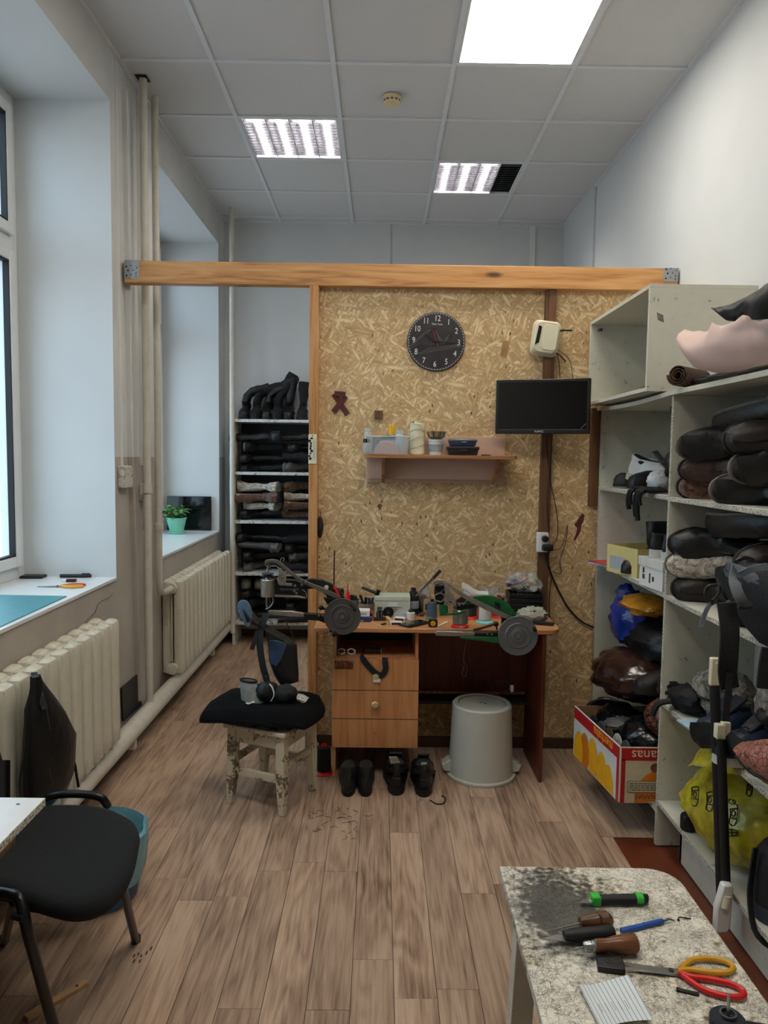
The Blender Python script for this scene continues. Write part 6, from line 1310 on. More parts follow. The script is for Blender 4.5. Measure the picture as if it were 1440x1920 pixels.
def open_boot(label, loc, rz, L_, w_, h, body, top, tilt=0):
    """wide boot lying on its back: dark shell, rim and a furry opening along its top"""
    t = thing('boot', label, 'boot', loc, (tilt,0,rz))
    def ring(k, z, dz=.0):
        out = []
        for i in range(30):
            a = 2*PI*i/30; c_, s_ = math.cos(a), math.sin(a); taper = 1-.35*max(0,-c_)
            out.append(Vector((L_*k*c_, w_*k*taper*math.copysign(abs(s_)**.8,s_), z+.02*c_+.004*ns((c_*2,s_*2,z*9),2,5))))
        return out
    MB().loft([ring(.80,0),ring(.93,h*.15),ring(1,h*.5),ring(.99,h*.8),ring(.95,h),ring(.90,h)],cap=False).loft([ring(.80,0),ring(.3,-.0)],cap=False).build('shell', body, t, smooth=60)
    MB().tube(ring(.965,h*.97)+[ring(.965,h*.97)[0]],.006,6).build('rim', 'grey_sole', t)
    MB().loft([ring(.92,h-.004),ring(.7,h+.006),ring(.4,h+.004),ring(.1,h-.004)],capend=True).build('opening', top, t, smooth=60)
    MB().tube(smoothpath([(-L_*.4,-w_*.3,h+.008),(-L_*.1,w_*.1,h+.014),(L_*.2,-w_*.1,h+.012),(L_*.5,w_*.2,h+.012)],4),.005,6).build('strap', 'rubber_black', t)
open_boot('wide black boot with a brown fur opening crowning the upper near pile', (1.31,2.60,1.672), R90+.05, .26, .105, .075, 'blk_leather', 'fur_brown')
open_boot('big black boot with a brown suede opening crowning the middle near pile', (1.31,2.58,1.295), R90+.05, .28, .125, .085, 'blk_leather', 'felt_brown')
# grey fur boots and dark shoes on the lower near shelf
t = thing('fur_boot', 'grey fur boot, left one on the lower near shelf', 'boot', (1.29,2.70,.601), .5, 'grey fur boots')
MB().blob((0,0,.095),(.085,.13,.095),22,14,lambda d: 1+.15*ns(d,2,9)).build('fur_upper', 'fur_grey', t, smooth=60); MB().tube([(.088*math.cos(a),.133*math.sin(a),.085) for a in [2*PI*i/30 for i in range(31)]],.005,6).build('rim', 'blk_suede', t); MB().blob((-.06,-.05,.10),(.03,.045,.035),12,8).build('leather_patch', 'dkbrn_leather', t)
dup(t, (1.32,2.36,.66), (.2,0,-.3), 'grey fur boot, right one on the lower near shelf', 'grey fur boots', .95)
t = thing('black_bag', 'crumpled black leather pouch at the left of the lower near shelf', 'bag', (1.19,2.77,.601), .2)
MB().blob((0,0,.05),(.06,.09,.05),20,12,lambda d: 1+.35*ns(d,3,2)).build('leather', 'leather_sheet', t, smooth=50); MB().tube(smoothpath([(-.04,.02,.04),(-.09,.05,.02),(-.11,.06,-.03)],4),[.012]*9,8).build('handle', 'rubber_black', t)
M('navy2', (.12,.17,.26), .4, var=.3, bump=.3)
SN = dict(upper='navy2', lining='lining_dark', sole='wht_sole', laces='blk_suede', tongue='navy_leather')
for k,(x,y,rz,lb,s_) in enumerate(((1.36,2.53,PI+.25,'navy sneaker with a white sole, farther of the pair on the lower shelf',.92),(1.36,2.34,PI+.2,'navy sneaker with a white sole, nearer of the pair on the lower shelf',1.0),(1.34,2.65,PI+.6,'small dark blue shoe left of the navy sneakers',.75))):
    shoe('sneaker', lb, 'shoe', SN, (x,y,.601), rz, 'navy sneakers' if k < 2 else None, s_, H=.115, L=.29, W=.11, sole=.028, heel=.006, lace=True, tongue=True, seed=90+k, sole_w=1.06, crump=.006)
t = thing('blue_box', 'pale blue carton standing at the back of the lower near shelf', 'box', (1.40,2.28,.601), .1); MB().box(-.08,.08,-.14,.14,0,.33).build('carton', M('pale_blue', (.66,.76,.80), .6, var=.05), t, bevel=.002); MB().box(-.0806,-.08,-.12,.12,.285,.31).build('print', M('print_blue', (.35,.42,.5), .6, var=.5, scale=80), t)
# flat leather and patterned cloth over the edge
strip('leather_flap', 'flat black leather flap hanging over the lower shelf edge', 'leather', [(1293,1355),(1320,1354),(1350,1358),(1400,1398),(1450,1430)], [(1300,1390),(1315,1403),(1345,1405),(1400,1432),(1450,1470)], 2.50,2.08,'leather_sheet',.006,.008)
crackle('snake', (.62,.40,.34), (.20,.09,.08), 55, .03)
strip('patterned_cloth', 'reddish snake-patterned leather draped over the lower shelf edge', 'leather', [(1390,1392),(1405,1390),(1425,1388),(1455,1384)], [(1386,1412),(1405,1445),(1430,1465),(1455,1480)], 2.16,1.98,'snake',.005,.03)
t = strip('patterned_strap', 'brown patterned strap trailing below the snake leather', 'strap', [(1380,1412),(1395,1430),(1415,1445),(1450,1460)], [(1378,1420),(1392,1438),(1412,1454),(1450,1470)], 2.16,1.98,'dkbrn_leather',.005,.003)
for lb,a in (('white papers under the black flap on the lower shelf edge',((1282,1345),(1296,1385))),):
    c = at(1290,1360,x=1.13); t = thing('papers', lb, 'papers', (1.165,c.y,.601), .1)
    for k in range(2): MB().box(-.05,.05,-.06,.06,.003*k,.003*k+.002).build('sheet', ('sheet_white','bluewhite')[k], t)
# backpack hanging over the middle shelf edge
t = thing('backpack', 'grey and black backpack with loose straps hanging off the near shelves', 'backpack', tuple(at(1400,1120,y=2.15)))
M('nylon_grey', (.30,.32,.34), .7, var=.2, bump=.3, bscale=120); M('nylon_black', (.055,.055,.065), .75, var=.25, bump=.3, bscale=120); M('strap_grey', (.42,.45,.48), .7, var=.1, bump=.2, bscale=200)
Yp = 2.18
def band_px(pts, y, wpx, mt, nm, th_=.004, par=None):
    P = [at(p_[0],p_[1],y=(p_[2] if len(p_) > 2 else y)) for p_ in pts]; return ribbon(P, wpx*y/FPX, th_, mt, nm, par if par is not None else t, upv=(.15,1,.05))
rr = []
for (cx_, cy_, wx, wz, y_, dy) in ((1348,1075,8,14,2.30,.03),(1362,1082,24,24,2.25,.06),(1384,1098,32,40,2.2,.09),(1410,1120,36,62,2.15,.11),(1440,1135,36,80,2.1,.12),(1475,1145,32,84,2.06,.12),(1500,1150,20,60,2.05,.09)):
    c = at(cx_,cy_,y=y_); k = y_/FPX; rr.append([c+Vector((wx*.25*k*math.cos(a)*0+.0, dy*math.cos(a), wz*k*math.sin(a)))+Vector((1,1,1))*(.012*ns((a,cx_*.02,0),1.8,4)) for a in [2*PI*i/20 for i in range(20)]])
MB().loft(rr).build('body', 'nylon_black', t, world=True, smooth=60)
MB().loft([[v+Vector((-.004,-.022,.028)) for v in r_[::1]] for r_ in [[c_.lerp(sum(q_,Vector())/20, .45) for c_ in q_] for q_ in rr[1:5]]]).build('grey_panel', 'nylon_grey', t, world=True, smooth=60)
band_px([(1378,1064,2.12),(1376,1085,2.05),(1382,1108,2.03),(1392,1128,2.03),(1404,1140,2.05)],Yp,19,'strap_grey','grey_strap')
band_px([(1440,1062,2.0),(1415,1066,2.02),(1394,1074,2.05),(1386,1078,2.06)],Yp,12,'strap_grey','grey_strap')
band_px([(1345,1125,2.14),(1330,1135,2.12),(1320,1155,2.12),(1315,1176,2.12)],Yp,8,'strap_grey','loose_strap')
wire(t,[(1345,1096),(1326,1100),(1322,1116),(1334,1126),(1348,1112),(1350,1098)],2.12,.004,'dkbrn_leather','loop')
band_px([(1362,1130,2.08),(1368,1180,2.06),(1366,1230,2.06),(1364,1262,2.07),(1368,1290,2.08)],Yp,32,'nylon_black','shoulder_strap',.012)
band_px([(1368,1262,2.06),(1366,1292,2.06),(1362,1330,2.06),(1360,1352,2.06)],Yp,12,'nylon_black','strap_tail',.004)
band_px([(1440,1215,2.0),(1434,1250,2.0),(1430,1290,2.0)],Yp,20,'nylon_black','shoulder_strap',.012)
wire(t,[(1380,1052),(1396,1046),(1412,1050)],2.08,.006,'black_plastic','buckle'); wire(t,[(1384,1138),(1398,1142),(1408,1138)],2.02,.005,'black_plastic','buckle')
# yellow bag on the lowest near shelf
film('yellow_film', (.76,.70,.12), .80, .3)
yb_ = at(1345,1500,y=2.46); t = bag('plastic_bag', 'translucent yellow carrier bag printed with black shoe drawings', 'bag', (1.285,2.50,.191), (.165,.27,.150), 'yellow_film', 4, .16, 2.2, nm='film', nu=34, nv=22)
TB = ROOTM[t.name]; body = [c for c in t.children][0]
# prints wrap on the surface: thrown from the aisle side on to the bag
from mathutils.bvhtree import BVHTree
bv = BVHTree.FromPolygons([v.co.copy() for v in body.data.vertices], [tuple(p.vertices) for p in body.data.polygons])
o0 = TB.inverted() @ Vector((.0,0,HC))
def onbag(a, b_):
    d = (TB.inverted() @ at(a,b_,y=2.0))-o0; d.normalize(); h = bv.ray_cast(o0, d); return (h[0]-d*.0025) if h[0] is not None else None
def doodle(paths, nm='print', r=.0016):
    g = MB(); ok = False
    for P in paths:
        q = [onbag(*p_) for p_ in P]; q = [v for v in q if v is not None]
        if len(q) > 1: g.tube(smoothpath([tuple(v) for v in q],2), r, 4); ok = True
    if ok: g.build(nm, 'print_black', t)
def fold_(u, v):
    top_ = [(1306,1412),(1318,1398),(1345,1398),(1372,1402),(1400,1420),(1442,1440)]; bot_ = [(1262,1446),(1292,1436),(1330,1440),(1368,1452),(1404,1458),(1442,1470)]
    f = u*5; i = min(4,int(f)); g_ = f-i; q_ = lambda P: (P[i][0]*(1-g_)+P[i+1][0]*g_, P[i][1]*(1-g_)+P[i+1][1]*g_)
    y = 2.62-.42*u; return at(*q_(top_),y=y-.02).lerp(at(*q_(bot_),y=y-.05), v)+Vector((0,-.03*math.sin(PI*v),0))+Vector((1,1,0))*.012*ns((u*5,v*2,0),1.6,3)
MB().grid(fold_,24,8,(.002,.002,0)).build('gathered_top', 'yellow_film', t, world=True, smooth=60)
M('print_black', (.07,.07,.04), .5, var=0)
def el(cx, cy, rx, ry, n=12, a0=0): return [(cx+rx*math.cos(2*PI*i/n+a0), cy+ry*math.sin(2*PI*i/n+a0)) for i in range(n+1)]
for (cx, cy, s_) in ((1303,1493,1),(1331,1503,1),(1405,1478,.8),(1375,1528,1.1),(1350,1470,.7)):
    doodle([[(cx-6*s_,cy-16*s_),(cx+6*s_,cy-18*s_),(cx+7*s_,cy),(cx+2*s_,cy+18*s_),(cx-7*s_,cy+14*s_),(cx-5*s_,cy),(cx-6*s_,cy-16*s_)],[(cx-5*s_,cy-10*s_),(cx+6*s_,cy-11*s_)],[(cx-6*s_,cy+4*s_),(cx+5*s_,cy+6*s_)],el(cx,cy-3*s_,3*s_,5*s_,8)], 'shoe_drawing', .0022)
doodle([el(1372,1561,12,6),[(1362,1561),(1382,1561)],[(1372,1555),(1372,1567)]], 'wheel_drawing', .0022)
def letters(word, x, y, w_, h_, sl=.08, nm='printed_word', r=.0018):
    G_ = {'D':[[(0,0),(0,1),(.6,.85),(.8,.5),(.6,.15),(0,0)]],'E':[[(.8,0),(0,0),(0,1),(.8,1)],[(0,.5),(.6,.5)]],'C':[[(.8,.1),(.3,0),(0,.5),(.3,1),(.8,.9)]],'O':[[(.4,0),(0,.5),(.4,1),(.8,.5),(.4,0)]]}
    doodle([[(x+(i+a)*w_, y+b_*h_+(i+a)*w_*sl) for a,b_ in st] for i,ch in enumerate(word) for st in G_[ch]], nm, r)
letters('DECO', 1352, 1497, 7.2, 8)
t = thing('thread_pot', 'small dark round pot at the bottom of the yellow bag', 'pot', (1.165,2.66,.192)); MB().lathe([(.026,0),(.028,.004),(.028,.05),(.024,.056),(.0,.056)],n=20).build('lid', 'iron_black', t); MB().tube([(0,0,.056),(-.004,.0,.10)],.004,6).build('stem', 'clear_body', t)
# black boots on the lowest shelf, right edge
t = thing('black_boot', 'black boot with small white lettering on the lowest near shelf', 'boot', (1.24,2.14,.191), .3)
MB().loft([[Vector((r*math.cos(a),r*.85*math.sin(a)+o_,z)) for a in [2*PI*i/24 for i in range(24)]] for z,r,o_ in ((0,.085,0),(.02,.095,0),(.06,.092,.005),(.14,.085,.012),(.19,.075,.018),(.215,.055,.02),(.222,.03,.02))]).build('upper', 'nylon_black', t, smooth=60)
MB().loft([[Vector((r*math.cos(a),r*.86*math.sin(a),z)) for a in [2*PI*i/24 for i in range(24)]] for z,r in ((0,.094),(.022,.099),(.05,.097))],cap=False).build('sole_rim', M('rim_blue', (.16,.19,.23), .6), t)
tb_ = ROOTM[t.name]; text('kari', .022, 'clock_white', t, tb_ @ Matrix.Rotation(-.75,4,'Z') @ Matrix.Translation((-.0,-.0865,.125)) @ FRONT)
MB().tube(smoothpath([(-.09,.03,.21),(-.10,.03,.12),(-.11,.02,.05),(-.115,-.02,-.03),(-.07,-.09,-.05),(-.02,-.12,.004)],4),0,flat=(.009,.003)).build('strap', 'webbing', t)
# mop standing before the shelves
mb_ = at(1352,1738,z=0); mt_ = at(1335,1242,y=mb_.y+.03)
t = thing('mop', 'black-handled folded mop with white plastic joints before the shelving', 'mop', (mb_.x,mb_.y,0)); ym = mb_.y-.09
A = at(1340,1285,y=ym+.02); B_ = at(1354,1735,y=ym)
MB().tube([A,B_],.0155,14).build('handle', 'rubber_black', t, world=True)
MB().tube([at(1352,1385,y=ym-.03),at(1362,1680,y=ym-.03)],.0140,14).build('folded_handle', 'rubber_black', t, world=True)
MB().box(-.018,.018,-.010,.010,0,.09).cyl((0,-.012,.072),(0,.012,.072),.006).warp(lambda v: v+A).build('hanger', 'cream', t, world=True, bevel=.004)
cc = at(1350,1372,y=ym-.02); MB().box(-.016,.014,-.014,.012,-.02,.026).box(.004,.03,-.01,.012,-.012,.032).warp(lambda v: v+cc).build('clip', 'cream', t, world=True, bevel=.003)
pp([(1353,1655),(1371,1655),(1372,1664),(1366,1735),(1360,1744),(1342,1746),(1338,1740),(1340,1700)],ym-.05,.03,'mop_foot','white_trim',t,.006)
MB().tube([at(1362,1678,y=ym-.055),at(1358,1702,y=ym-.06)],[.017,.014],12).build('joint', 'cream', t, world=True)
# ---- far bay
t = shoe('sneaker', 'white and grey sneaker lying tilted on the upper far shelf', 'shoe', dict(upper='white_leather', lining='lining_dark', sole='lining_light', laces='lace_white', tongue='gry_leather'), (1.20,3.60,1.475), (.1,.22,-.75), None, H=.115, L=.29, W=.105, sole=.026, heel=.01, lace=True, tongue=True, seed=101, sole_w=1.06, crump=.007)
MB().tube(smoothpath([(.02,.052,.06),(.10,.056,.045),(.20,.056,.03)],3),0,flat=(.003,.008)).build('side_stripe', 'gry_leather', t)
shoe('shoe', 'black shoe lying under the white sneaker', 'shoe', BLK, (1.42,3.50,1.425), PI+.35, None, H=.09, L=.29, W=.11, seed=102, crump=.008)
shoe('shoe', 'dark olive shoe at the far end of the upper far shelf', 'shoe', dict(BLK, upper='wornshoe'), (1.40,3.66,1.425), PI+.1, None, H=.075, L=.25, W=.10, seed=103, crump=.006)
t = bag('white_bag', 'small white crumpled bag beside the gloves on the upper far shelf', 'bag', (1.22,3.22,1.425), (.055,.05,.05), M('cloth_white', (.74,.75,.76), .7, var=.1, bump=.3), 3, .2, nm='cloth')
t = bag('black_bundle', 'black bundle piled against the divider on the upper far shelf', 'bundle', (1.24,3.02,1.47), (.075,.075,.085), 'blk_leather', 9, .25, nm='leather')
t = shoe('shoe', 'blue and black shoe poking up behind the divider', 'shoe', dict(BLK, upper=M('royal', (.10,.18,.50), .5).name), (1.25,2.99,1.60), (0,-1.1,PI+.2), None, H=.09, L=.20, W=.09, seed=104)
t = bag('pink_cloth', 'small pink and white cloth beside the divider, upper far shelf', 'cloth', (1.24,2.99,1.425), (.04,.05,.05), M('pink_cloth', (.72,.45,.46), .8, var=.3, scale=40), 14, .2, nm='cloth')
t = thing('gloves', 'black leather gloves hanging over the upper far shelf edge', 'gloves', (1.135,3.13,1.424))
MB().grid(lambda u,v: Vector((-.045+.10*v-.03*0,(u-.5)*.17,.006+.012*math.sin(PI*u)+.006*ns((u,v,0),5,1))),12,8,(0,0,.008)).build('palm', 'leather_sheet', t, smooth=60)
for k,(y0,l_,w_) in enumerate(((.07,.075,.017),(.045,.055,.013),(-.015,.10,.016),(-.045,.115,.017),(-.07,.05,.013))): MB().tube(smoothpath([(-.02,y0,.014),(-.05,y0,.004),(-.055,y0+.006,-l_*.5),(-.050,y0+.004,-l_)],3),w_*.62,8).build('finger', 'leather_sheet', t)
# middle far shelf
t = thing('shoe_box', 'open yellow shoe box holding a black boot', 'box', (1.285,3.44,1.034), .30)
M('box_yellow', (.80,.75,.50), .6, var=.05)
for a in ((-.17,.17,-.115,-.112,0,.13),(-.17,.17,.112,.115,0,.13),(-.17,-.167,-.112,.112,0,.13),(.167,.17,-.112,.112,0,.13),(-.167,.167,-.112,.112,0,.003)): MB().box(*a).build('box_wall', 'box_yellow', t)
MB().box(-.1712,-.1702,-.02,.09,.02,.08).build('label', 'grey_print', t)
tb_ = shoe('ankle_boot', 'black ankle boot with silver trim standing in the yellow box', 'boot', dict(BLK), (1.36,3.42,1.04), PI+.3, None, H=.24, L=.26, W=.095, seed=110, crump=.008, shaft=.12)
for s_ in (-1,1):
    for k in range(3): MB().tube(smoothpath([(.02+.02*k,s_*.046,.18),(.06+.01*k,s_*.050,.165),(.10,s_*.046,.13)],3),.0022,5).build('silver_trim', 'steel', tb_)
shoe('ankle_boot', 'second black boot crossing behind in the yellow box', 'boot', dict(BLK, upper='blk_suede'), (1.40,3.33,1.04), PI+.1, None, H=.16, L=.24, W=.09, seed=111, shaft=.11)
t = thing('shoe_box', 'white shoe box with a lid at the shelf front', 'box', (1.275,3.05,1.034), .12)
MB().box(-.15,.16,-.10,.10,0,.115).build('box_body', 'white_trim', t, bevel=.001); MB().box(-.155,.165,-.104,.104,.085,.122).build('lid', 'sheet_white', t, bevel=.001)
MB().box(-.1512,-.1502,.055,.068,.055,.078).build('red_mark', 'maroon', t); MB().box(-.1512,-.1502,.05,.07,.03,.05).box(-.1512,-.1502,.0,.012,.02,.06).box(-.1512,-.1502,-.03,-.015,.03,.05).build('print', 'print_dark', t, smooth=0)
for k,(y,lb) in enumerate(((3.09,'black and white sneaker on the white box, farther one'),(3.01,'black and white sneaker on the white box, nearer one'))):
    shoe('sneaker', lb, 'shoe', dict(upper='blk_leather', lining='lining_dark', sole='wht_sole', laces='lace_white', tongue='wht_sole'), (1.14+.02*k,y,1.157), .05, 'sneakers on the white box', .85, H=.11, L=.27, W=.085, sole=.032, heel=.008, lace=True, tongue=True, seed=115+k, sole_w=1.06)
for k in range(4):
    t = thing('magazine', ['red magazine on top of the pile under the yellow box','blue magazine in the pile under the yellow box','white magazine in the pile under the yellow box','pale magazine at the bottom under the yellow box'][k], 'magazine', (1.20,3.70,1.0335+.003*(3-k)+.0005), .25+.08*k, 'magazines under the yellow box'); MB().box(-.10,.10,-.11,.10,0,.0012).build('pages', 'sheet_white', t); MB().box(-.101,.101,-.111,.101,.0012,.0025).build('cover', ('red_plastic','royal','sheet_white','pinkish')[k], t)
# lower far pile, resting on the crate of bananas
t = thing('banana_carton', 'banana carton with red band and upside-down lettering', 'box', (1.005,2.955,.152)); 
M('carton_red', (.70,.10,.12), .5, var=.06); M('carton_cream', (.78,.74,.62), .6, var=.05); M('carton_paper', (.80,.82,.80), .6, var=.04); M('banana', (.90,.66,.10), .5, var=.08); M('banana_dark', (.80,.45,.08), .5, var=.1); M('carton_brown', (.52,.40,.28), .8)
BXm = ROOTM[t.name]; BW, BL, BH = .40, .50, .235
def bxp(x, y): return (x-.07*(y/BL), y)           # the carton stands slightly askew
def wall(p0, p1, nm, mt, z0=0, z1=BH, off=0, th_=.006):
    p0, p1 = Vector((*p0,0)), Vector((*p1,0)); d = (p1-p0).normalized(); n_ = Vector((d.y,-d.x,0)); q = [p0+n_*off, p1+n_*off, p1+n_*(off+th_), p0+n_*(off+th_)]
    return MB().prism([(v.x,v.y) for v in q], z0, z1, 'z').build(nm, mt, t)
c00, c10, c01, c11 = (0,0), (BW,.0), (-.055,BL), (BW-.055,BL)
s1 = wall(c01, c00, 'side', 'carton_paper'); s2 = wall(c00, c10, 'side', 'carton_cream'); wall(c10, c11, 'side', 'carton_brown'); wall(c11, c01, 'side', 'carton_brown')
MB().prism([c00,c10,c11,c01],0,.004,'z').build('bottom', 'carton_brown', t)
dside = (Vector((*c00,0))-Vector((*c01,0))).normalized(); nside = Vector((dside.y,-dside.x,0))
def on_side(pts, nm, mt, off, par):      # pts: (distance from the near corner, height)
    g = MB(); q = [Vector((0,0,0))-dside*a+nside*off+Vector((0,0,h)) for a,h in pts]; g.add(q+[v+nside*.0008 for v in q],[tuple(range(len(q))),tuple(range(2*len(q)-1,len(q)-1,-1))]+[(i,(i+1)%len(q),(i+1)%len(q)+len(q),i+len(q)) for i in range(len(q))]); return g.build(nm, mt, par, smooth=0)
on_side([(0,BH-.055),(BL,BH-.055),(BL,BH-.003),(0,BH-.003)],'red_band','carton_red',.0062,t)
on_side([(0,0),(.022,0),(.022,BH-.05),(0,BH-.05)],'red_corner','carton_red',.0062,t)
for k,(a,h) in enumerate(((.10,.035),(.17,.065),(.27,.09),(.36,.08),(.43,.06))): on_side([(a+.055*math.cos(b_)*(1-.2*math.sin(b_)), h*.9+.085*math.sin(b_) if h*.9+.085*math.sin(b_) > .004 else .004) for b_ in [2*PI*i/18 for i in range(18)] if True],'banana_print',('banana','banana_dark')[k % 2] if k != 1 else 'banana',.0064+.0009*k,t)
def dirm(o, xa, ya): za = xa.cross(ya); m_ = Matrix((xa,ya,za)).transposed().to_4x4(); m_.translation = o; return m_
text('merhaba', .058, 'yellow', t, BXm @ dirm(nside*.0078-dside*.165+Vector((0,0,BH-.028)), -dside, Vector((0,0,-1))), sx=1.0)
F2 = lambda x0,x1,z0,z1,nm,mt,off=.0062: MB().box(x0,x1,-off-.0008,-off,z0,z1).build(nm, mt, t, smooth=0)
F2(0,BW,BH-.055,BH-.003,'red_band','carton_red'); F2(0,.018,0,BH-.05,'red_corner','carton_red')
MB().prism([(.06,.0)]+[(.165+.105*math.cos(b_),.02+.12*math.sin(b_)) for b_ in [PI-PI*i/16 for i in range(17)]],-.0072,-.0062,'y').build('banana_print', 'banana_dark', t, smooth=0)
text('bananas', .060, 'cream', t, BXm @ dirm(Vector((.135,-.0078,BH-.030)), Vector((-1,0,0)), Vector((0,0,-1))))
MB().cyl((.14,-.0088,BH-.085),(.14,-.0068,BH-.085),.019).build('hand_hole', M('hole_brown', (.42,.26,.20), .8), t)
MB().prism(rrect(.03,.155,.048,.092,.006),-.0095,-.0075,'y').build('info_label', 'carton_cream', t); MB().prism(rrect(.0285,.1565,.0465,.0935,.006),-.0092,-.0074,'y').build('label_border', 'print_dark', t)
g = MB()
for r_ in range(4):
    x = .036
    while x < .148: w_ = rl.uniform(.006,.02); g.box(x,min(x+w_,.149),-.0102,-.0096,.055+.009*r_,.0585+.009*r_); x += w_+.003
g.build('small_print', 'print_dark', t, smooth=0)
text('BANANAS', .026, 'print_dark', t, BXm @ dirm(Vector((.12,-.0078,.028)), Vector((-1,0,0)), Vector((0,0,-1))))
M('bin_bag', (.05,.055,.06), .18, var=.2, bump=.6, bscale=22)
bag('bin_bag', 'shiny black bin bag bulging out of the banana carton', 'bag', (1.17,3.12,.26), (.12,.13,.10), 'bin_bag', 31, .18, 2.6)
bag('bin_bag', 'black bin bag at the far end of the banana carton', 'bag', (1.13,3.34,.24), (.12,.10,.10), 'bin_bag', 33, .18, 2.6)
bag('leather_bundle', 'black leather bundle filling the right of the banana carton', 'bundle', (1.31,3.05,.26), (.08,.08,.11), 'blk_leather', 34, .2)
for k in range(5):
    t = thing('insole', 'grey insole standing along the carton side, %s from the near end' % ('first','second','third','fourth','fifth')[k], 'insole', (1.035-.012*k,3.05+.075*k,.285), (.1,-.45,1.68), 'insoles along the carton side'); MB().prism(rrect(-.035,.035,0,.11,.03,4),-.003,.003,'y').build('felt', ('gry_leather','lining_light','felt_brown','gry_leather','webbing')[k], t); MB().prism(rrect(-.03,.03,.005,.105,.026,4),-.0042,-.003,'y').build('top_layer', ('canvas_grey','felt_brown','canvas_grey','lining_dark','canvas_grey')[k], t)
shoe('shoe', 'dark leather shoe with its toe out, right in the lower far pile', 'shoe', dict(BLK, upper='dkbrn_leather'), (1.42,3.02,.62), PI+.35, 'dark shoes in the lower far pile', H=.11, L=.30, W=.115, seed=120, crump=.006)
shoe('shoe', 'dark leather shoe lying lower, left in the lower far pile', 'shoe', dict(BLK, upper='dkbrn_leather'), (1.40,3.20,.555), PI+.3, 'dark shoes in the lower far pile', H=.11, L=.30, W=.115, seed=121, crump=.006)
M('brown_patent', (.17,.09,.07), .2, var=.4, scale=8, bump=.5, bscale=12)
bag('leather_bag', 'glossy brown leather bag sagging out of the lower far bay', 'bag', (1.22,3.40,.45), (.20,.23,.12), 'brown_patent', 41, .16, 2.0, nu=32, nv=20)
bag('leather_bundle', 'black leather bundle behind the blue foil bag', 'bundle', (1.32,3.40,.62), (.14,.22,.11), 'blk_leather', 43, .2, nu=30, nv=18)
m_, nt, b = base('foil_blue', .22, .7); n = node(nt, 'ShaderNodeTexNoise', i2=9.0, i3=3.0); nt.links.new(coords(nt), n.inputs[0]); nt.links.new(ramp(nt, n.outputs[0], [(.42,(.07,.13,.42)),(.47,(.10,.22,.55)),(.53,(.70,.48,.12)),(.60,(.45,.62,.80)),(.7,(.80,.82,.80))]), b.inputs['Base Color']); bumpn(nt, b, n.outputs[0], .8, .02)
M('foil_b', (.08,.18,.50), .25, var=.5, scale=10, bump=.7, bscale=18); M('foil_y', (.72,.50,.14), .3, var=.35, scale=18, bump=.7, bscale=22)
t = bag('foil_bag', 'shiny blue and yellow foil bag atop the lower far pile', 'bag', (1.24,3.55,.66), (.10,.16,.14), 'foil_b', 51, .2, 2.6, nu=30, nv=18)
MB().blob((.0,-.17,.235),(.10,.17,.045),18,10,lambda d: 1+.3*ns(d,3,5)).build('yellow_panel', 'foil_y', t, smooth=50); MB().blob((-.03,.02,.25),(.05,.06,.05),14,9,lambda d: 1+.3*ns(d,3,8)).build('pale_blue_panel', 'foil_b', t)
crackle('braid', (.48,.27,.20), (.12,.06,.05), 45, .07)
t = thing('braided_bag', 'brown braided leather bag in the lower far pile', 'bag', (1.23,3.04,.40), .3)
MB().blob((0,0,.085),(.10,.09,.085),20,12,lambda d: 1+.1*ns(d,2,4)).build('braided_side', 'braid', t); MB().blob((.02,-.045,.085),(.065,.06,.058),14,9).build('front', M('taupe', (.24,.20,.18), .6), t); MB().tube(smoothpath([(-.06,-.05,.03),(-.05,-.09,-.01),(-.01,-.10,-.06),(.01,-.11,-.10)],3),.003,5).build('cord', 'felt_brown', t)
shoe('ankle_boot', 'black boot with light lining at the far end of the lower pile', 'boot', dict(BLK, lining='lining_light'), (1.24,3.52,.36), (PI/2+.2,0,PI+.2), None, H=.17, L=.22, W=.09, seed=130)
bag('grey_cloth', 'grey folded cloth beside the bin bag in the banana carton', 'cloth', (1.13,3.26,.335), (.10,.06,.035), 'gry_leather', 61, .25, nm='cloth')
t = thing('paint_can', 'pale round foot of a can under the banana carton', 'can', (1.27,3.02,0)); MB().lathe([(.065,0),(.07,.004),(.07,.125),(.066,.13),(0,.13)],n=28).build('can', 'felt_brown', t); MB().tube([(.071*math.cos(a),.071*math.sin(a),.012) for a in [2*PI*i/28 for i in range(29)]],.003,6).build('rim', 'gry_leather', t)
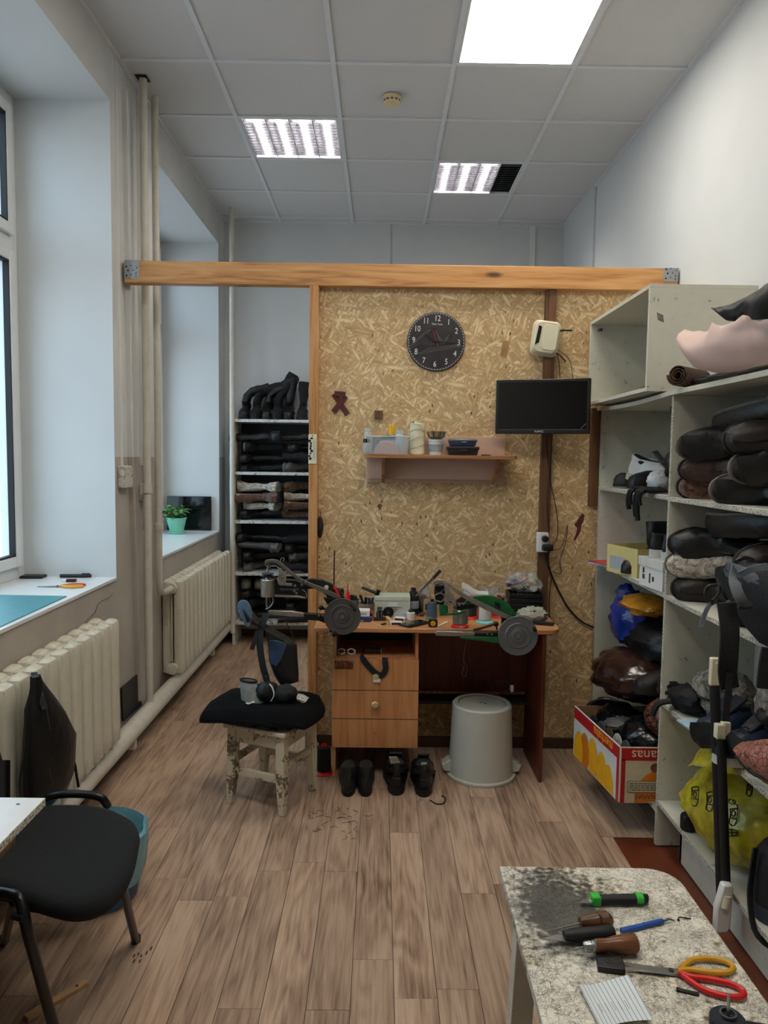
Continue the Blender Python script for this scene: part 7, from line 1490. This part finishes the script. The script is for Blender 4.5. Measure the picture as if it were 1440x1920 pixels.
# ================================================================ FOREGROUND BENCH
m_, nt, b = base('scarred', .5, .4)
cz = coords(nt); w1 = node(nt, 'ShaderNodeTexNoise', i2=14.0, i3=5.0); nt.links.new(cz, w1.inputs[0])
ad = nt.nodes.new('ShaderNodeVectorMath'); ad.operation = 'MULTIPLY_ADD'; nt.links.new(w1.outputs[1], ad.inputs[0]); ad.inputs[1].default_value = (.05,.05,.05); nt.links.new(cz, ad.inputs[2])
lines = None
for (s_, w_, sq, an) in ((38,.022,(1,2.4,1),.5),(24,.014,(2.4,1,1),.2),(55,.02,(1,3.5,1),1.2)):
    mp = nt.nodes.new('ShaderNodeMapping'); mp.inputs['Scale'].default_value = sq; mp.inputs['Rotation'].default_value = (0,0,an); nt.links.new(ad.outputs[0], mp.inputs[0])
    v = node(nt, 'ShaderNodeTexVoronoi', feature='DISTANCE_TO_EDGE', i2=float(s_)); nt.links.new(mp.outputs[0], v.inputs[0])
    msk = node(nt, 'ShaderNodeTexNoise', i2=9.0+s_*.2, i3=3.0); nt.links.new(cz, msk.inputs[0])
    l_ = math_(nt, 'MULTIPLY', ramp(nt, v.outputs[0], [(w_*.5,(1,1,1)),(w_*1.6,(0,0,0))]), ramp(nt, msk.outputs[0], [(.42,(0,0,0)),(.56,(1,1,1))]))
    lines = l_ if lines is None else math_(nt, 'MAXIMUM', lines, l_)
for (s_, sc, an, w_) in ((30,(1,2.2,1),.6,.018),(60,(2.6,1,1),.3,.02),(95,(1,1.8,1),-.8,.03),(18,(3,1,1),1.1,.009),(150,(1,1.3,1),.2,.035)):      # scratches that wander
    mp = nt.nodes.new('ShaderNodeMapping'); mp.inputs['Scale'].default_value = sc; mp.inputs['Rotation'].default_value = (0,0,an); nt.links.new(cz, mp.inputs[0])
    v = node(nt, 'ShaderNodeTexNoise', i2=float(s_), i3=2.0); v.inputs['Distortion'].default_value = 1.0; nt.links.new(mp.outputs[0], v.inputs[0])
    d_ = math_(nt, 'ABSOLUTE', math_(nt, 'SUBTRACT', v.outputs[0], .5))
    msk = node(nt, 'ShaderNodeTexNoise', i2=12.0+s_*.15, i3=3.0); nt.links.new(cz, msk.inputs[0])
    lines = math_(nt, 'MAXIMUM', lines, math_(nt, 'MULTIPLY', ramp(nt, d_, [(w_*.4,(1,1,1)),(w_*1.3,(0,0,0))]), ramp(nt, msk.outputs[0], [(.50,(0,0,0)),(.58,(1,1,1))])))
big = node(nt, 'ShaderNodeTexNoise', i2=7.0, i3=8.0); nt.links.new(cz, big.inputs[0]); gr = node(nt, 'ShaderNodeTexNoise', i2=60.0, i3=8.0); nt.links.new(cz, gr.inputs[0])
c = ramp(nt, math_(nt, 'ADD', math_(nt, 'MULTIPLY', big.outputs[0], .5), math_(nt, 'MULTIPLY', gr.outputs[0], .5)), [(.36,(.42,.36,.28)),(.42,(.78,.74,.65)),(.47,(.90,.88,.82))])
# dark glue stain around the far left, with its own outline
vd = nt.nodes.new('ShaderNodeVectorMath'); vd.operation = 'DISTANCE'; mp = nt.nodes.new('ShaderNodeMapping'); mp.inputs['Scale'].default_value = (1,.62,1); nt.links.new(cz, mp.inputs[0]); nt.links.new(mp.outputs[0], vd.inputs[0]); vd.inputs[1].default_value = (-.095,.165,.6)
st = math_(nt, 'ADD', vd.outputs['Value'], math_(nt, 'MULTIPLY', math_(nt, 'SUBTRACT', gr.outputs[0], .5), .16))
c = mix(nt, c, (.17,.17,.17), math_(nt, 'MULTIPLY', ramp(nt, st, [(.07,(1,1,1)),(.12,(0,0,0))]), .88))
c = mix(nt, c, (.16,.13,.10), math_(nt, 'MULTIPLY', lines, .72)); nt.links.new(c, b.inputs['Base Color']); bumpn(nt, b, math_(nt, 'ADD', math_(nt, 'MULTIPLY', lines, -1.0), gr.outputs[0]), .5, .002)
BZ = .60
t = thing('workbench', 'low white work bench with a heavily scratched top in the foreground', 'bench', (.49,1.25,0))
bt = [(-.205,-.55)]+[(.215,-.55),(.212,.33)]+arc(.142,.36,.07,0,90,7)+[(-.196,.432)]
MB().prism(bt,BZ-.022,BZ,'z').build('bench_top', 'scarred', t, bevel=.003)
for sx_ in (-1,1):
    for y_ in (-.48,.30): MB().loft([[Vector((sx_*(.155+o_)+u*.024, y_+v*.022, z)) for u,v in ((-1,-1),(1,-1),(1,1),(-1,1))] for z,o_ in ((0,.025),(BZ-.023,0))]).build('leg', 'shelf_white', t, bevel=.002)
MB().box(-.15,.15,.32,.336,BZ-.10,BZ-.023).box(-.15,.15,-.50,-.484,BZ-.10,BZ-.023).build('apron', 'shelf_white', t)
MB().box(-.165,-.149,-.46,.28,BZ-.10,BZ-.023).build('apron', 'shelf_white', t); MB().box(.149,.165,-.46,.28,BZ-.10,BZ-.023).build('apron', 'shelf_white', t)
def bz(a, b_): return at(a, b_, z=BZ+.001)
def tool(name, label, cat, p0, p1):
    """local frame: origin at p0, X towards p1, lying on the bench"""
    a, c_ = bz(*p0), bz(*p1); return thing(name, label, cat, (a.x,a.y,BZ+.001), math.atan2(c_.y-a.y, c_.x-a.x)), (c_-a).length
t, L_ = tool('utility_knife', 'green and black utility knife on the scratched bench', 'knife', (1108,1696), (1214,1694))
M('green_plastic', (.20,.72,.22), .4, var=.05)
MB().loft([[Vector((x,w_*math.cos(a)*.62,.011+.010*math.sin(a))) for a in [2*PI*i/16 for i in range(16)]] for x,w_ in ((.018,.017),(.05,.019),(.09,.020),(L_-.01,.017),(L_,.010))]).build('grip', 'rubber_black', t)
MB().box(0,.020,-.011,.011,.001,.022).build('green_nose', 'green_plastic', t, bevel=.003); MB().loft([[Vector((x,.0135*math.cos(a),.0125+.0108*math.sin(a))) for a in [2*PI*i/16 for i in range(16)]] for x in (L_*.78,L_*.90)]).build('green_band', 'green_plastic', t)
MB().prism([(-.028,-.006),(0,-.008),(0,.008),(-.016,.006)],.007,.008,'z').build('blade', 'steel', t); MB().box(-.004,.006,-.006,.004,.003,.010).build('tip_cap', 'clear_body', t, bevel=.001)
def lath_x(g, prof, zc, n=20): return g.loft([[Vector((x,r*math.cos(a),zc+r*math.sin(a))) for a in [2*PI*i/n for i in range(n)]] for x,r in prof])
t, L_ = tool('awl', 'short awl with a knobbed dark wooden handle on the bench', 'awl', (1087,1745), (1146,1740))
wood('awl_wood', (.22,.13,.08), (.36,.23,.14), (.45,.31,.20), 0, 2, .35, False)
lath_x(MB(),((0,.010),(.01,.012),(L_*.55,.016),(L_*.6,.013),(L_*.64,.017),(L_*.85,.018),(L_,.010)),.018).build('handle', 'awl_wood', t); MB().tube([(0,0,.016),(-.075,0,.004)],[.0016,.0006],6).build('needle', 'steel', t)
t, L_ = tool('leather_knife', 'knife with a black wrapped handle between the two awls', 'knife', (1057,1768), (1150,1762))
lath_x(MB(),((0,.009),(.02,.013),(L_*.6,.014),(L_*.9,.015),(L_,.012)),.015,16).build('handle', 'rubber_black', t, smooth=60); MB().prism([(-.045,.002),(0,-.010),(.005,.010),(-.01,.012)],.009,.0105,'z').build('blade', 'steel', t)
t, L_ = tool('awl', 'awl with a smooth brown handle and steel ferrule on the bench', 'awl', (1093,1793), (1194,1786))
wood('awl_wood2', (.36,.22,.14), (.44,.28,.18), (.50,.33,.22), 0, 2, .3, False)
lath_x(MB(),((.022,.010),(.026,.013),(L_*.45,.0125),(L_*.6,.016),(L_*.9,.019),(L_*.98,.016),(L_,.010)),.019).build('handle', 'awl_wood2', t); lath_x(MB(),((0,.007),(.003,.010),(.014,.011),(.016,.0085),(.020,.0115),(.024,.011)),.019).build('ferrule', 'steel', t); MB().tube([(0,0,.019),(-.062,0,.006)],[.0014,.0006],6).build('needle', 'steel', t)
t, L_ = tool('seam_ripper', 'blue handled hooked tool pointing to the right bench edge', 'hook', (1164,1750), (1245,1731))
M('blue_plastic', (.10,.30,.62), .4); MB().box(0,L_*.5,-.005,.005,0,.009).box(L_*.5,L_*.98,-.0042,.0042,.001,.010).build('handle', 'blue_plastic', t, bevel=.0015); MB().tube(smoothpath([(L_,0,.005),(L_+.012,.001,.006),(L_+.022,-.005,.004)],4),[.003]*5+[.002]*4,6).build('tip', 'steel', t)
t, L_ = tool('wire_bit', 'tiny curled black wire bit beside the blue tool', 'wire', (1272,1727), (1290,1723)); MB().tube(smoothpath([(0,0,.002),(.006,.006,.003),(.016,.004,.002),(L_+.004,-.004,.002)],4),.0014,5).build('wire', 'iron_black', t); MB().blob((0,0,.0025),(.003,.003,.0025),8,6).build('tip', 'iron_black', t)
a_, c_ = bz(1258,1826), bz(1150,1816)
SCR = scissors((a_.x,a_.y,BZ+.001), math.atan2(a_.y-c_.y,a_.x-c_.x)-.06, 'scissors with yellow and red handles and a black sheath on the bench', .115, 1.0, 'yellow_plastic', 'red_plastic', .10)
for ch in SCR.children:
    if ch.name.startswith('handle'): ch.scale = (1.05,1.05,1.0)
MB().box(-.135,-.085,-.022,.022,.0,.011).build('sheath', M('sheath_black', (.06,.06,.07), .4, var=.2, bump=.2), SCR, bevel=.002)
t, L_ = tool('rubber_strip', 'small black strip beside the red scissor handle', 'strip', (1268,1856), (1311,1866)); MB().box(0,L_,-.004,.004,0,.003).build('strip', 'rubber_black', t, bevel=.001); MB().box(0,.006,-.0042,.0042,.0,.0034).build('cut_end', 'webbing', t)
m_, nt, b = base('ruled_paper', .8, .2); sxx = nt.nodes.new('ShaderNodeSeparateXYZ'); nt.links.new(coords(nt), sxx.inputs[0])
nt.links.new(mix(nt, (.84,.86,.86), (.45,.52,.62), ramp(nt, math_(nt, 'FRACT', math_(nt, 'MULTIPLY', sxx.outputs[0], 130.0)), [(.0,(1,1,1)),(.12,(1,1,1)),(.16,(0,0,0))])), b.inputs['Base Color'])
c = bz(1152,1888); t = thing('paper', 'curled lined paper slip at the front of the bench', 'paper', (c.x,c.y,BZ+.0015), .12)
MB().grid(lambda u,v: Vector(((u-.5)*.095, (v-.5)*.095+.008*math.sin(PI*u), .022*abs(u-.35)**1.4*1.6*(.4+v*.6)+.0015)),12,8,(0,0,.0004)).build('sheet', 'ruled_paper', t, smooth=60)
g = MB()
for r_ in range(5): g.tube([(-.03+.012*r_, -.02+.004*k+.001*rl.random(), .0075+.0006*r_) for k in range(6)],.0005,4)
g.build('handwriting', 'clock_grey', t)
c = bz(1357,1950); t = thing('thread_spool', 'dark thread spool on a steel spindle at the bench corner', 'thread', (c.x,c.y-.01,BZ+.001))
MB().lathe([(.020,0),(.032,.002),(.032,.010),(.026,.012)],n=24).build('base', 'black_plastic', t); MB().lathe([(.024,.010),(.028,.014),(.028,.046),(.024,.050),(.014,.050)],n=24).build('thread', M('thread_slate', (.12,.14,.18), .85, bump=.3, bscale=300), t)
MB().lathe([(.013,.046),(.0135,.056),(.0105,.056),(.0100,.03)],n=20,cap=False).build('core_tube', 'gry_leather', t); MB().cyl((0,0,.02),(0,0,.088),.0032,.0025).build('spindle', 'steel', t)
c = bz(1405,1925); t = thing('black_block', 'black rubber block beside the spool at the frame edge', 'block', (c.x+.005,c.y-.03,BZ+.001), -.2); MB().box(-.03,.03,-.02,.02,0,.018).build('block', 'rubber_black', t, bevel=.004); MB().box(-.02,.02,-.012,.012,.018,.020).build('ridge', 'black_plastic', t)
# ================================================================ CHAIR, TABLE, BASIN, BAG, BOX AT THE LEFT
M('chair_fabric', (.055,.062,.075), .95, var=.25, scale=60, bump=.6, bscale=400); M('chair_frame', (.04,.04,.045), .3, var=.15)
CH = .46; U = lambda a, b_, z=CH: at(a, b_, z=z)
t = thing('chair', 'black fabric seat of a tubular steel chair turned sideways', 'chair', (-.92,2.05,0))
op = [(262,1562),(252,1612),(236,1648),(214,1672),(190,1688),(160,1698),(120,1697),(60,1680),(10,1662),(-60,1645),(-90,1600),(-60,1560),(10,1525),(60,1511),(100,1507),(150,1507),(200,1513),(238,1530),(255,1542)]
P = [U(a,b_) for a,b_ in op]; cc = sum(P, Vector())/len(P)
sm = smoothpath(P+[P[0]],3)[:-1]
MB().loft([[cc+(p_-cc)*k+Vector((0,0,dz)) for p_ in sm] for k,dz in ((.90,-.05),(.97,-.045),(1,-.03),(1.0,-.014),(.965,0),(.88,.006),(.6,.004),(.2,-.002))]).build('seat', 'chair_fabric', t, world=True, smooth=60)
MB().loft([[cc+(p_-cc)*k+Vector((0,0,dz)) for p_ in sm] for k,dz in ((.86,-.062),(.90,-.050))]).build('seat_shell', 'black_plastic', t, world=True, smooth=60)
def tubew(pts, r, nm, mt='chair_frame', sm=4): return MB().tube(smoothpath(pts,sm), r, 12).build(nm, mt, t, world=True)
f1 = at(255,1766,z=0); f2 = at(8,1766,z=0); f3 = at(118,1990,z=0)
tubew([f1,f1.lerp(U(222,1630,CH-.05),.5),U(222,1630,CH-.05)],.0125,'leg',sm=2)
tubew([f2,f2.lerp(U(26,1690,CH-.05),.5),U(26,1690,CH-.05)],.0125,'leg',sm=2)
k1 = U(45,1722,CH-.01); tubew([f3,f3.lerp(k1,.5),f3.lerp(k1,.9),U(38,1690,CH+.02),U(18,1676,CH+.03),U(-30,1672,CH+.03),U(-90,1680,CH+.02)],.0135,'leg',sm=5)
tubew([U(76,1512,CH-.02),U(88,1496,CH+.01),U(120,1489,CH+.02),U(165,1490,CH+.015),U(190,1496,CH+.005),U(202,1512,CH-.03)],.013,'side_rail',sm=5)
MB().cyl(k1+Vector((-.03,.01,0)),k1+Vector((.0,.0,0)),.009).build('knob', 'rubber_black', t, world=True)
tubew([U(40,1700,CH-.06),U(120,1700,CH-.06),U(215,1640,CH-.06)],.010,'seat_rail',sm=2)
for f_ in (f1,f2,f3): MB().cyl(f_,f_+Vector((0,0,.02)),.0145).build('foot_cap', 'rubber_black', t, world=True)
# blue bin with a blue liner
bc = Vector((-.985,2.52,0)); t = thing('waste_bin', 'round blue bin with a pale blue liner behind the chair', 'bin', tuple(bc), scale=(.84,.84,.84))
M('blue_bin', (.16,.32,.45), .4, var=.08); M('liner', (.42,.62,.68), .35, var=.15, scale=14, bump=.4, bscale=26)
MB().lathe([(.150,0),(.165,.005),(.19,.16),(.20,.27),(.193,.27),(.16,.01)],n=40).build('bin_body', 'blue_bin', t)
rr = []
for z,r in ((.10,.196),(.16,.206),(.23,.214),(.285,.212),(.292,.198),(.26,.186),(.15,.16),(.06,.14)): rr.append([Vector(((r+.012*ns((math.cos(a)*2,math.sin(a)*2,z*6),1.4,3))*math.cos(a),(r+.012*ns((math.cos(a)*2,math.sin(a)*2,z*6),1.4,3))*math.sin(a),z+(.03*ns((math.cos(a)*2,math.sin(a)*2,0),1.2,8) if z < .12 else 0))) for a in [2*PI*i/44 for i in range(44)]])
MB().loft(rr,cap=False).build('liner', 'liner', t, smooth=60)
# table corner
t = thing('table', 'white tabletop corner at the left edge of the picture', 'table', (-1.05,1.55,0))
MB().box(-.27,.242,-.75,.205,.70,.72).build('tabletop', 'sill_white', t, bevel=.001); MB().box(.2421,.2427,-.75,.205,.701,.719).box(-.27,.242,.2051,.2057,.701,.719).build('edge_strip', 'chip_edge', t, smooth=0)
MB().box(.17,.19,-.6,.16,.63,.70).build('apron', 'carton_brown', t, bevel=.001); MB().box(-.25,-.23,-.6,.13,0,.70).build('side_panel', 'carton_brown', t); c = at(34,1508,z=.72); MB().blob((c.x+1.05,c.y-1.55,.7205),(.005,.003,.0008),8,6).build('chip', 'hole', t)
# cardboard box at the lower left corner
t = thing('cardboard_box', 'open cardboard box with yellow contents at the lower left corner', 'box', (-1.045,1.58,0), .1)
for a in ((-.16,.14,-.12,-.115,0,.30),(-.16,.14,.115,.12,0,.30),(.135,.14,-.115,.115,0,.30),(-.16,-.155,-.115,.115,0,.30),(-.155,.135,-.115,.115,0,.005)): MB().box(*a).build('wall', 'carton_brown', t)
MB().blob((.0,0,.10),(.12,.09,.11),16,10,lambda d: 1+.3*ns(d,2,3)).build('yellow_contents', 'yellow', t)
t = thing('stick', 'pale wooden stick on the floor beside the front chair leg', 'stick', tuple(at(62,1905,z=.0)), math.radians(52)); MB().box(-.02,.16,-.012,.012,0,.012).build('slat', 'pale_wood', t, bevel=.001); MB().cyl((.13,0,.012),(.13,0,.014),.004).build('nail', 'steel_dark', t)
# black leather bag hanging on the radiator
t = thing('hanging_bag', 'black leather bag hanging from the near radiator', 'bag', (-1.15,2.62,.25))
rr = []
for (a,b_,wpx,dep) in ((66,1268,5,.012),(70,1290,12,.02),(76,1320,22,.035),(84,1355,33,.05),(92,1400,43,.06),(94,1440,47,.065),(92,1470,44,.06),(90,1490,38,.05),(90,1500,24,.03)):
    c = at(a,b_,x=-1.135); w_ = wpx*c.y/FPX*.95; rr.append([c+Vector((dep*math.cos(q_),w_*math.sin(q_)*2.1,0))+Vector((1,1,0))*(.010*ns((math.cos(q_)*1.5,math.sin(q_)*1.5,b_*.02),1.5,2)) for q_ in [2*PI*i/22 for i in range(22)]])
M('bag_leather', (.03,.03,.033), .4, var=.3, scale=16, bump=.5, bscale=20)
MB().loft(rr).build('bag_body', 'bag_leather', t, world=True, smooth=60)
MB().tube(smoothpath([at(64,1262,x=-1.17),at(66,1275,x=-1.15),at(75,1300,x=-1.12),at(84,1330,x=-1.10)],3),0,flat=(.010,.003)).build('handle', 'webbing', t, world=True)
MB().tube(smoothpath([at(132,1415,x=-1.10),at(140,1432,x=-1.09),at(143,1450,x=-1.09),at(147,1475,x=-1.09)],3),.005,6).build('strap_end', 'webbing', t, world=True)
for a in ((88,1330),(92,1440)): MB().tube([at(a[0],a[1],x=-1.075)+Vector((0,0,0)),at(a[0]+6,a[1]+38,x=-1.07)],.0025,5).build('zip', 'steel_dark', t, world=True)
t = thing('black_garment', 'edge of black clothing hanging at the left frame border', 'clothing', (-1.12,2.28,.25)); MB().grid(lambda u,v: at(-25+u*32-8*v*0, 1425+v*75, x=-1.13+.02*math.sin(u*6)),8,8,(.02,0,0)).build('cloth', 'blk_suede', t, world=True, smooth=60); MB().tube([at(-5,1405,x=-1.12),at(2,1430,x=-1.11)],.006,6).build('loop', 'webbing', t, world=True)
# the pattern boots served only as sources of the copies
for o in list(protos.values())+list(PB.values()):
    for ch in list(o.children): bpy.data.objects.remove(ch)
    bpy.data.objects.remove(o)
